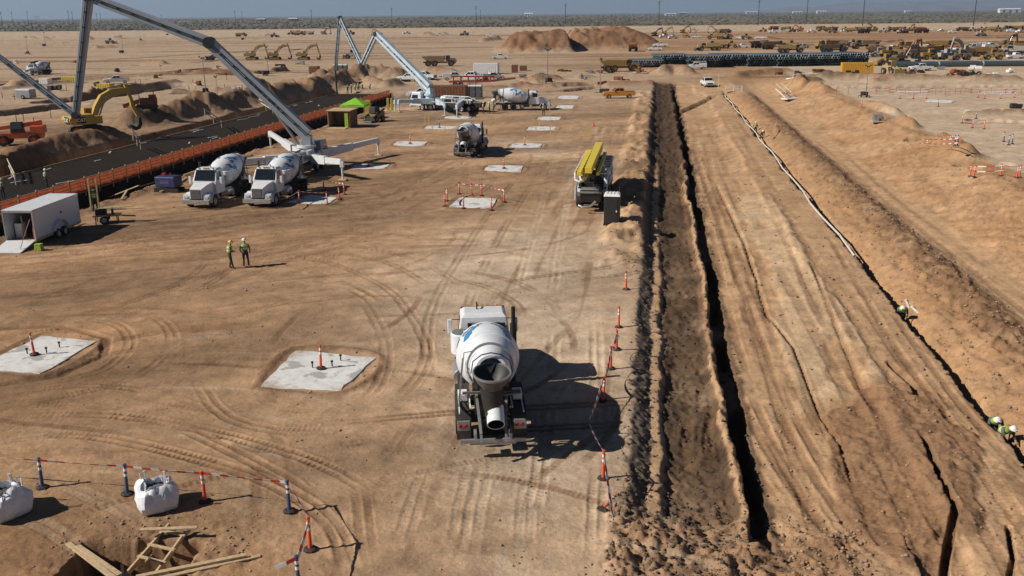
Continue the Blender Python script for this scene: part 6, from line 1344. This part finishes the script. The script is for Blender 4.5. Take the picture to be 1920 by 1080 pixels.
# ================================================================== pickups, dump trucks, loaders
PKW = make_pickup(WHITE); PKO = make_pickup(ORTRK); PKU = make_pickup(WHITE, True); G_P = 'white pickups across the site'
PKO.put(PG(1160, 184), heading(-1, .0), 'orange pickup truck in side view near the trench head')
for (px, py), d, lb in (((1326, 162), (0.0, -1), 'white pickup facing the camera at the head of the pipe trench'), ((938, 111), (1, 0), 'white pickup in side view left of the earth mound'), ((219, 157), (-1, -.4), 'white pickup on the left yard beside the tall boom'), ((1228, 95), (-1, .1), 'front white pickup of the pair by the mound'), ((1238, 88), (-1, .1), 'rear white pickup of the pair by the mound'), ((1905, 110), (1, 0), 'white pickup at the right end of the machine row'), ((792, 184), (-1, .1), 'white pickup hidden behind the far blue pump'), ((1726, 133), (-1, 0), 'white pickup among parts in the far right yard')): PKW.put(PG(px, py), heading(*d), lb, G_P)
PKU.put(PG(1304, 130), heading(-1, .02), 'white service pickup with ladder rack before the pipe stacks')
PKU.put(PG(1499, 156), heading(-.9, -.3), 'dark topped service pickup at the corner of the right yard')
DMP = make_dumper(); G_D = 'yellow articulated dump trucks'
for (px, py), d, lb in (((825, 124), (1, .0), 'brown dusty dump truck alone left of the mound'), ((1162, 134), (1, .05), 'dump truck with yellow body in front of the mound'), ((1187, 96), (.2, 1), 'dump truck seen from behind at the foot of the mound'), ((1482, 99), (1, 0), 'first dump truck behind the pipe stacks'), ((1563, 99), (1, 0), 'second dump truck behind the pipe stacks'), ((1652, 104), (1, 0), 'third dump truck at the right end of the pipe stacks'), ((1735, 110), (1, .05), 'dump truck in the middle of the machine row'), ((1850, 106), (1, 0), 'dump truck near the right end of the machine row'), ((1330, 95), (-1, 0), 'pale dump truck behind the pipe stacks on the left'), ((1905, 96), (-1, .1), 'dump truck cut off at the right edge')): DMP.put(PG(px, py), heading(*d), lb, G_D)
def make_loader():
    T = thing('wheel_loader', 'x', 'wheel loader')
    m = MB(); m.box((0, -1.8, 1.6), (1.7, 2.6, 1.2)); m.box((0, .9, 1.1), (1.2, 2.2, .8)); m.build('body', YEL, T, bevel=.06); m = MB(); m.box((0, -.2, 2.6), (1.5, 1.4, 1.5), top=(.9, .9)); c = m.build('cab', YEL, T, bevel=.05); m = MB(); m.box((0, -.2, 2.65), (1.52, 1.25, .9), top=(.94, .93)); m.build('cab_window', GLASS, c); m = MB()
    for s in (-1, 1): m.beam((s * .5, .8, 1.9), (s * .5, 3.0, .7), .2, .45)
    m.build('lift_arm', YEL, T); m = MB(); m.prism([(2.9, .1), (4.1, .1), (3.9, .35), (3.2, .45), (3.1, 1.4), (2.9, 1.4)], -1.4, 1.4); m.build('bucket', YEL, T, recalc=True)
    for y in (1.5, -1.9):
        for s in (-1, 1): wheel(T, s * 1.05, y, .8, .6, .5, rim=YEL)
    return Proto(T)
LDR = make_loader()
for (px, py), d, lb in (((1660, 123), (-1, -.1), 'yellow wheel loader facing left at the end of the pipe stacks'), ((1745, 112), (1, 0), 'wheel loader in the middle of the machine row'), ((1800, 113), (-1, 0), 'wheel loader right of the middle of the machine row'), ((1775, 112), (1, .3), 'wheel loader turned away in the machine row'), ((1860, 112), (-1, .2), 'wheel loader near the right end of the machine row'), ((1672, 140), (.2, -1), 'pale yellow loader facing the camera in the far right yard'), ((405, 113), (-1, 0), 'dark loader left of the three far excavators'), ((660, 110), (-1, 0), 'small far loader behind the blue boom'), ((208, 82), (1, .1), 'tiny distant loader on the far left field'), ((1840, 68), (1, 0), 'distant loader beyond the machine row')): LDR.put(PG(px, py), heading(*d), lb, 'wheel loaders across the site')
far = [(545, 65), (562, 66), (578, 65), (515, 70), (1450, 56), (1475, 57), (1500, 57), (1540, 56), (1560, 58), (1585, 58), (1610, 58), (1635, 57), (1665, 57), (1690, 58), (1720, 58), (1870, 55), (1890, 56), (1910, 56), (1430, 60), (1360, 62)]
for i, (px, py) in enumerate(far): (DMP if i % 3 else LDR).put(PG(px, py), heading(1 if i % 2 else -1, .3 * ((i % 4) - 1.5)), ORD[i] + ' far parked machine from the left on the horizon yards', 'far parked machines')
rq = random.Random(8)
rows = [(1640, 1920, 104, 14, 'behind the machine row'), (1640, 1920, 92, 12, 'in the second machine row'), (1440, 1920, 60, 26, 'on the far right yard'), (1230, 1440, 72, 9, 'right of the mound'), (1330, 1640, 90, 11, 'behind the pipe stacks'), (420, 940, 66, 10, 'on the far centre field'), (750, 940, 150, 5, 'behind the far pump')]
for x0, x1, yy_, n_, wh in rows:
    for i in range(n_):
        px = x0 + (x1 - x0) * (i + rq.uniform(.2, .8)) / n_; py = yy_ + rq.uniform(-2.5, 2.5); pr, kd = rq.choice(((DMP, 'dump truck'), (LDR, 'loader'), (PKW, 'white pickup'), (EXA, 'excavator'), (PKU, 'service pickup'))) if yy_ < 140 else rq.choice(((PKW, 'white pickup'), (PKU, 'service pickup')))
        pr.put(PG(px, py), heading(rq.choice((-1, 1)), rq.uniform(-.5, .5)), '%s %s, %s vehicle from the left' % (kd, wh, ORD[i % 20] if i < 20 else 'one of the last, ' + ORD[i - 20]), 'vehicles ' + wh, rq.uniform(.9, 1.15))
LT = make_light_tower()
for i, ((px, py), s) in enumerate([((52, 102), 1), ((83, 87), 1), ((228, 100), 1), ((264, 76), 1), ((314, 66), 1), ((308, 159), .7), ((386, 177), 1), ((404, 202), .8), ((498, 142), 1), ((1029, 157), 1), ((1133, 178), .9), ((1307, 96), 1.1), ((1620, 182), .7), ((1555, 84), 1.1), ((455, 75), 1), ((1845, 68), 1)]): LT.put(PG(px, py), heading(.6, -.8) + i, ORD[i] + ' mobile light tower counted from left to right by group', 'mobile light towers', s)
for k, o in enumerate([o for o in bpy.data.objects if o.parent is None and o.name.startswith('light_tower')]):
    o['label'] = ['light tower on the far left field left of the distant mixer', 'smaller light tower right of the leftmost one on the far field', 'light tower right of the tall boom section on the far field', 'light tower beyond the one right of the boom', 'farthest left field light tower near the scrub', 'short light tower on the left yard right of the white pickup', 'dark light tower on the left yard near the stakes', 'light tower at the edge of the spoil heap by a handrail', 'light tower in front of the three far excavators', 'light tower standing in the centre far yard', 'light tower directly left of the orange pickup', 'light tower left of the pipe stacks', 'dark light tower on the right yard', 'light tower among the far orange ground on the right', 'light tower behind the loader in the far left field', 'light tower at the far right beyond the machine row'][k]
# ================================================================== pipe stacks
PL = 12.0; pr_ = .36
m = MB(); m.lathe([(0, pr_), (PL, pr_), (PL, pr_ - .04), (0, pr_ - .04), (0, pr_)], (0, 0, 0), (0, 1, 0), 10); m.lathe([(-.01, pr_ - .05), (-.01, pr_ + .008), (.35, pr_ + .008)], (0, 0, 0), (0, 1, 0), 10, mi=1); o = m.build('pipe', [PIPEG, mat('pipe_end_coat', (.42, .46, .46), .5)], None, True); pipe_me = o.data; bpy.data.objects.remove(o)  # second material is a pale band round the front end of each pipe
for k in range(8):
    a = P(1216 + k * 55, 122); nw = 13; y0 = 272 + (k % 2) * 3 - (4 if k in (2, 5) else 0); x0 = a.x * y0 / a.y
    T = thing('pipe_stack', ['leftmost stack of dark steel pipes', 'second stack of dark steel pipes from the left', 'third stack of dark pipes behind the service pickup', 'fourth stack of dark pipes from the left', 'fifth dark pipe stack in the middle of the row', 'sixth dark pipe stack from the left', 'seventh dark pipe stack, left of the wheel loader', 'rightmost dark pipe stack next to the wheel loader'][k], 'pipe stack', (x0, y0, gz(x0, y0)), R(4 if k % 2 else -3), 'stacks of dark pipes')
    low = MB(); nl = 5 if k not in (0,) else 3
    for l in range(nl):
        for i in range(nw - l % 2):
            x = (i - nw / 2) * .74 + .37 * (l % 2); z = pr_ + l * .64; y = rb.uniform(-.35, .35)
            if l >= nl - 2: o = bpy.data.objects.new('pipe', pipe_me); COL.objects.link(o); o.parent = T; o.location = (x, y, z)
            else: low.lathe([(y, pr_ - .04), (y, pr_), (y + PL, pr_)], (x, 0, z), (0, 1, 0), 8)
    lo = low.build('lower_pipes', PIPEG, T, True); lo['kind'] = 'stuff'
    m = MB(); m.box((0, .8, .05), (9, .2, .1)); m.box((0, 10, .05), (9, .2, .1)); m.build('bearer', WOOD, T)
a = P(1675, 126); T = thing('pipe_string', 'long dark pipe string lying in front of the machine row', 'pipe', (a.x, a.y, gz(a.x, a.y) + .6), 0)
for k in range(6):
    for l in range(2): o = bpy.data.objects.new('pipe', pipe_me); COL.objects.link(o); o.parent = T; o.rotation_euler = (0, 0, R(-90)); o.scale = (2.2, 1, 2.2); o.location = (k * 12.1, l * 1.5, 0)
# white pipe in the utility trench
T = thing('white_pipeline', 'long white pipe laid along the utility trench on the right', 'pipe', UV(13.25, 68, 0), GRID)
xs = np.array([uv2xy(13.25, v)[0] for v in range(62, 196)]); ys = np.array([uv2xy(13.25, v)[1] for v in range(62, 196)])
zs = terrain(xs, ys, False)
for k in range(0, 126, 6):
    m = MB(); a_ = zs[k:k + 8].max() + .08; wv = .16 * math.sin(k * .3); m.tube([(wv, k - 6, a_), (.16 * math.sin((k + 6) * .3), k + .05 - .1, a_ if k + 13 > 125 else zs[k + 6:k + 14].max() + .08)], .075, 8); m.lathe([(-.1, .1), (.12, .1)], (wv, k - 6, a_), (0, 1, 0), 8); m.build('pipe_length', PVC, T, True)
m = MB(); m.beam((0, 0, 0), (0, 0, 2.8), .14, .14); m.box((0, 0, .03), (.4, .4, .06)); o = m.build('white_marker_post', PVC); o.location = PG(1347, 165); tag(o, 'tall white marker post at the head of the white pipe', 'post')
for k, (px, py) in enumerate([(1700, 575), (1716, 588)]):
    m = MB(); m.tube([(-.05, -.7, 0), (.12, .7, .03)], .07, 8); m.lathe([(-.12, .095), (.1, .095)], (.12, .6, .03), (.1, 1, 0), 8); o = m.build('pipe_fitting', PVC, None, True); q = PG(px, py, .13); o.location = q; o.rotation_euler = (0, 0, GRID + .2 * k); tag(o, ORD[k] + ' short white pipe piece from far in the dark utility trench', 'pipe', 'white pipe pieces in the trench')
board(PG(1705, 570, .1), PG(1735, 598, .2), .1, .05, 'thin timber beside the far trench worker', 'timber_board'); board(PG(1448, 262, .1), PG(1455, 240, .9), .08, .08, 'leaning stake on the berm right of the white pipe', 'timber_board')
# trench boxes and stairs at the head of the corridor
q = PG(1375, 175); T = thing('trench_scaffold', 'small white scaffold frame at the head of the utility trench', 'scaffold', q, GRID)
for x in (-1.6, 0, 1.6):
    for y in (-.5, .5): m = MB(); m.beam((x, y, 0), (x, y, 1.6), .1, .1); m.build('upright', PVC, T)
m = MB(); m.beam((-1.8, -.5, 1.4), (1.8, -.5, .9), .08, .1); m.beam((-1.8, .5, 1.4), (1.8, .5, 1.4), .08, .1); m.box((0, 0, .5), (3.4, .9, .08)); m.build('platform', PVC, T)
q = PG(1478, 185); T = thing('timber_stair', 'pale timber stair down the right bank by the service pickup', 'stair', q, GRID + .5)
for s in (-1, 1): m = MB(); m.beam((s * .6, 0, .2), (s * .6, 3.2, 1.6), .08, .25); m.beam((s * .6, 0, 1.1), (s * .6, 3.2, 2.5), .06, .1); m.build('stringer', mat('pale_lumber', (.66, .56, .42), .75), T)
for k in range(6): m = MB(); m.box((0, .25 + k * .55, .35 + k * .24), (1.2, .4, .06)); m.build('tread', mat('pale_lumber', (.66, .56, .42), .75), T)
m = MB(); m.box((0, -1.2, .12), (3.6, 2.0, .2)); o = m.build('landing', CONC, T)
# dark heap of brush and cable on the right yard
q = PG(1825, 147); m = MB(); rr = random.Random(5)
for k in range(420):
    x = rr.gauss(0, 4.2); y = rr.gauss(0, 1.4); h = max(.1, 2.3 * math.exp(-(x + 1.5) ** 2 / 22 - y * y / 3)) * rr.random(); a = rr.uniform(0, 6.28); L = rr.uniform(.6, 2.2); m.beam((x, y, h), (x + L * math.cos(a), y + .5 * L * math.sin(a), max(.05, h + rr.uniform(-.6, .5))), .12, .12)
o = m.build('brush_heap', mat('dark_brush', (.045, .038, .035), .9), None); o.location = q; o['kind'] = 'stuff'; tag(o, 'dark heap of brush and scrap on the far right yard', 'heap')
for k, (px, py, w_) in enumerate(((1700, 140, 5), (1718, 137, 4), (1540, 136, 6), (1690, 136, 3), (1062, 137, 3), (1105, 138, 2.5), (1125, 138, 2), (1149, 138, 3), (880, 145, 3), (425, 142, 6), (1895, 205, 2.5), (1650, 228, 2.2))):
    q = PG(px, py); T = thing('material_pallet', ORD[k] + ' pallet of dark stacked materials in the far yards', 'pallet', q, GRID, 'pallets of stacked materials'); m = MB(); m.box((0, 0, .08), (w_, 1.6, .14)); m.build('pallet', WOOD, T); m = MB(); r2 = random.Random(k)
    for i in range(6): m.box((r2.uniform(-w_ / 2, w_ / 2) * .8, r2.uniform(-.4, .4), .2 + r2.random() * .5), (w_ * r2.uniform(.15, .4), r2.uniform(.4, 1.0), r2.uniform(.2, .8)))
    m.build('load', [RUST, DSTEEL, STEEL][k % 3], T, bevel=.03)
rp2 = random.Random(31)
for x0, x1, y0, y1, n_, wh in ((10, 620, 118, 180, 16, 'left yards'), (770, 1220, 130, 165, 12, 'centre yard behind the far pump'), (1450, 1910, 128, 148, 14, 'far right yard')):
    for i in range(n_):
        px, py = x0 + (x1 - x0) * (i + .5) / n_, rp2.uniform(y0, y1); w_ = rp2.uniform(1.2, 4.0)
        T = thing('material_stack', '%s stack of site materials from the left in the %s' % (ORD[i], wh), 'material stack', PG(px, py), GRID + rp2.uniform(-.4, .4), 'site materials in the ' + wh); m = MB(); m.box((0, 0, .07), (w_, 1.4, .14)); m.build('bearer', WOOD, T); m = MB()
        for k in range(5): m.box((rp2.uniform(-.4, .4) * w_, rp2.uniform(-.4, .4), .25 + rp2.random() * .6), (w_ * rp2.uniform(.2, .5), rp2.uniform(.4, 1.1), rp2.uniform(.2, .9)))
        m.build('load', rp2.choice((RUST, DSTEEL, STEEL, REFL, REDM, DSTEEL, RUST)), T, bevel=.03)
# ================================================================== people
PS = make_person('stand', HIVIS, HATW); PT = make_person('talk', HIVIS, HATY); PB = make_person('bend', HIVIS, HATW); PR = make_person('stand', HIVIS2, HATW); G_W = 'workers in high visibility vests'
PT.put(PG(433, 504), heading(.9, .5), 'worker in green vest with yellow helmet, left of the standing pair', G_W); PS.put(PG(462, 500), heading(-.2, 1), 'worker in green vest seen from behind, right of the standing pair', G_W)
for pr, px, py, d, lb, dz in ((PS, 180, 395, (.2, -1), 'worker between the upright boards by the dark pit', 0), (PS, 88, 352, (.5, .5), 'worker on the slab bed just behind the fence', None), (PS, 6, 372, (.3, 1), 'worker in lime vest at the left edge by the fence', None), (PR, 906, 213, (1, .2), 'worker in orange red top at the far pump hopper', 0), (PS, 918, 213, (-1, .1), 'left worker in dark clothes at the far mixer chute', 0), (PT, 926, 211, (-1, .2), 'right worker in dark clothes at the far mixer chute', 0), (PS, 1019, 217, (-.3, 1), 'lone worker standing on a pad in front of the far mixer', 0), (PB, 1692, 578, (-.4, -1), 'bending worker in the utility trench, farthest of three', 0), (PB, 1868, 786, (-.3, -1), 'bending worker in the utility trench, middle of three', 0), (PB, 1890, 803, (.3, -1), 'bending worker in the utility trench, nearest of three', 0), (PS, 1416, 252, (0, -1), 'upper worker beside the white pipe', 0), (PB, 1428, 262, (0, -1), 'lower worker bending over the white pipe', 0)):
    q = PG(px, py) if dz == 0 else P(px, py, -.45); q.z = q.z if dz == 0 else -.44
    if pr is PB and px > 1600: v_ = P(px, py, -.6); v_ = v_.x * ST + v_.y * CT; q = UV(13.72, v_, 0); q.z = gz(q.x, q.y)
    pr.put(q, heading(*d), lb, G_W)
for i, px in enumerate((652, 659, 666, 672, 680, 694)): q = P(px, 176 - i, -.45); q.z = -.44; (PS if i % 2 else PT).put(q, heading(.5, -1) + i, ORD[i] + ' worker from left in the crew at the far slab end', 'crew at the far slab end')
# ================================================================== far desert: poles, scrub, mountains, buildings
def make_pole():
    T = thing('utility_pole', 'x', 'utility pole')
    m = MB(); m.tube([(0, 0, 0), (0, 0, 26)], [.45, .28], 8); m.build('shaft', BARK, T); m = MB(); m.box((0, 0, 24.5), (4.2, .25, .3)); m.box((0, 0, 22.5), (3.4, .25, .3)); m.build('crossarm', BARK, T)
    return Proto(T)
PO = make_pole()
for i, (px, yb, s) in enumerate([(5, 50, 1.1), (25, 48, 1.15), (54, 47, 1.2), (131, 50, 1.1), (138, 49, 1.05), (183, 46, 1.0), (190, 46, 1.0), (304, 46, .8), (442, 46, 1.0), (455, 44, 1), (585, 46, 1), (640, 40, .9), (735, 46, 1.02), (893, 46, 1.05), (901, 42, .9), (1060, 47, 1.05), (1235, 47, 1.1), (1421, 48, 1.12), (1512, 40, 1.3), (1617, 48, 1.15), (1825, 48, 1.15)]):
    p = P(px, yb); PO.put((p.x, p.y, 0), .1 * (i % 3), (ORD[i] if i < 20 else 'rightmost') + ' tall utility pole from the left on the horizon', 'tall utility poles on the horizon', s)
p = P(70, 38); T = thing('power_pylon', 'dark lattice gantry pylon on the far left horizon', 'pylon', (p.x, p.y, 0))
for x in (-14, 0, 14): m = MB(); m.beam((x - 2, 0, 0), (x, 0, 36), .8, .8); m.beam((x + 2, 0, 0), (x, 0, 36), .8, .8); m.build('leg', BARK, T)
m = MB(); m.beam((-22, 0, 28), (22, 0, 28), .9, .9); m.beam((-22, 0, 31), (22, 0, 31), .7, .7); m.build('crossbeam', BARK, T)
def building(px, py, w_, h_, label, m_=WHITE):
    p = P(px, py); T = thing('distant_building', label, 'building', (p.x, p.y, 0), 0, 'distant buildings'); m = MB(); m.box((0, 0, h_ / 2), (w_, 20, h_)); m.build('wall', m_, T); m = MB(); m.prism([(-11, h_), (11, h_), (0, h_ * 1.35)], -w_ / 2 - 1, w_ / 2 + 1); m.build('roof', WHITE, T, recalc=True)
    for k in range(3): m = MB(); m.box((-w_ * .3 + k * w_ * .3, -10.1, h_ * .4), (w_ * .1, .2, h_ * .8)); m.build('door', GREYP, T)
DKB = mat('dark_shed', (.12, .12, .13), .8)
for px, py, w_, h_, lb, m_ in ((991, 31.5, 40, 14, 'small bright distant building above the mound', WHITE), (1257, 29.5, 50, 8, 'low white distant building right of the mound', WHITE), (1280, 26.5, 60, 12, 'dark distant building on the horizon right of the mound', DKB), (1409, 25.5, 90, 12, 'long pale distant building before the mountains', WHITE), (1495, 25.5, 60, 10, 'long white distant building below the mountains', WHITE), (1540, 25, 60, 12, 'white distant building pair below the mountains', WHITE), (1892, 24, 90, 14, 'long white distant building at the right edge', WHITE), (550, 40, 25, 7, 'small dark distant building left of the blue boom', DKB), (490, 40, 25, 6, 'dark distant shed left of the small dark building', DKB), (270, 40, 14, 5, 'white spot building under the tall boom', WHITE), (20, 40, 14, 5, 'white spot building at the far left', WHITE), (1702, 23.5, 40, 9, 'tiny white building right of the mountains', WHITE)): building(px, py, w_, h_, lb, m_)
rs = np.random.RandomState(3); NB = 9000
NB = 22000; yy = 1180 + 5200 * rs.rand(NB) ** 2.2; xx = (rs.rand(NB) * 1.5 - .75) * yy
kp = rs.rand(NB) < .12 + .75 * ss(-.1, .35, fbm(xx / 110, yy / 260, 161, 4)); xx = xx[kp][:9000]; yy = yy[kp][:9000]; NB = len(xx)
V = []; F = []
ico = [(0, 0, 1), (.9, 0, .35), (.28, .85, .35), (-.72, .53, .35), (-.72, -.53, .35), (.28, -.85, .35), (1, .2, -.1), (.1, 1, -.1), (-.95, .3, -.1), (-.6, -.8, -.1), (.6, -.8, -.1)]
fc = [(0, 1, 2), (0, 2, 3), (0, 3, 4), (0, 4, 5), (0, 5, 1), (1, 6, 2), (2, 7, 3), (3, 8, 4), (4, 9, 5), (5, 10, 1), (6, 7, 2), (7, 8, 3), (8, 9, 4), (9, 10, 5), (10, 6, 1)]
for i in range(NB):
    sc = (1.0 + 1.8 * rs.rand()) * (1 + yy[i] / 4000); k = len(V)
    j = 1 + .35 * (rs.rand(11, 3) - .5)
    V += [(xx[i] + a * sc * 1.3 * q[0], yy[i] + b * sc * 1.3 * q[1], .1 + max(0, c * sc * .8 * q[2])) for (a, b, c), q in zip(ico, j)]; F += [(a + k, b + k, c + k) for a, b, c in fc]
me = bpy.data.meshes.new('desert_scrub'); me.from_pydata(V, [], F); me.materials.append(SCRUB); o = bpy.data.objects.new('desert_scrub', me); COL.objects.link(o); o['kind'] = 'stuff'; tag(o, 'dark desert scrub covering the plain to the horizon', 'scrub')
# mountain ridge far right
pts = [(1430, 22), (1470, 15), (1500, 11), (1530, 14), (1560, 8), (1600, 4), (1650, 6), (1680, 3), (1720, 5), (1770, 2), (1820, 4), (1880, 0), (1930, 3), (2000, -4), (2150, 4), (2350, 16), (2450, 23)]
V = []; F = []; nD = 9; rm = random.Random(2); DM = 24000
xs_, hs_ = [], []
for i in range(200):
    px = 1430 + (2450 - 1430) * i / 199; py = float(np.interp(px, [a for a, _ in pts], [b for _, b in pts])); hz = 26 - (px - 960) * .0094
    xs_.append((px - 960) / 1824 * DM); hs_.append(max(0, (hz - py) / 1824 * DM + CAM_H + rm.uniform(-6, 6)))
for j in range(nD):
    f_ = j / (nD - 1); k_ = 1 - abs(2 * f_ - 1)
    for i in range(200): V.append((xs_[i], DM + (f_ - .5) * 3000 + 160 * math.sin(i * .5 + j), hs_[i] * (k_ ** .8) * (1 + .22 * math.sin(i * .9 + j * 1.7) * (1 - k_)) - 2))
for j in range(nD - 1):
    for i in range(199): F.append((j * 200 + i, j * 200 + i + 1, (j + 1) * 200 + i + 1, (j + 1) * 200 + i))
me = bpy.data.meshes.new('mountains'); me.from_pydata(V, [], F); me.materials.append(MOUNT); o = bpy.data.objects.new('mountains', me); COL.objects.link(o); o['kind'] = 'structure'
# ================================================================== air
hz = MB(); hz.box((0, 14400, 215), (70000, 30000, 444)); o = hz.build('haze', bpy.data.materials.new('air')); o['kind'] = 'stuff'; tag(o, 'thin dusty air over the whole plain', 'haze')
am = o.data.materials[0]; am.use_nodes = True; am.node_tree.nodes.clear(); pv = am.node_tree.nodes.new('ShaderNodeVolumePrincipled'); pv.inputs['Density'].default_value = 7e-5; pv.inputs['Color'].default_value = (.58, .76, 1, 1); pv.inputs['Anisotropy'].default_value = .2
mo = am.node_tree.nodes.new('ShaderNodeOutputMaterial'); am.node_tree.links.new(pv.outputs[0], mo.inputs['Volume'])

# ================================================================== paint of the far machines: some faded, some coated in dust, some other makers' colours
VAR = [None, None, None, mat('dusty_brown_paint', (.20, .135, .075), .7, var=.25, dust=.6), mat('faded_yellow_paint', (.40, .30, .13), .65, var=.2, dust=.5), mat('faded_grey_paint', (.36, .35, .33), .6, dust=.5), mat('dull_orange_paint', (.36, .13, .04), .6, dust=.5), mat('grimy_dark_paint', (.10, .075, .05), .7, dust=.4)]
rv = random.Random(21); CH = {}
for o in bpy.data.objects:
    if o.parent is not None: CH.setdefault(o.parent, []).append(o)
for o in [o for o in bpy.data.objects if o.parent is None and o.get('category') in ('dump truck', 'wheel loader', 'excavator') and o.location.y > 120]:
    lb_ = o['label']; vm = rv.choice(VAR)
    if 'yellow' in lb_ or not lb_.split() : vm = None
    if 'brown dusty' in lb_: vm = VAR[3]
    elif lb_.startswith('dark '): vm = VAR[7]
    elif lb_.startswith('pale '): vm = VAR[4]
    if vm is None: continue
    st_ = list(CH.get(o, []))
    while st_:
        c = st_.pop(); st_ += CH.get(c, [])
        if c.type == 'MESH' and c.material_slots and c.data.materials[0] == YEL: c.material_slots[0].link = 'OBJECT'; c.material_slots[0].material = vm
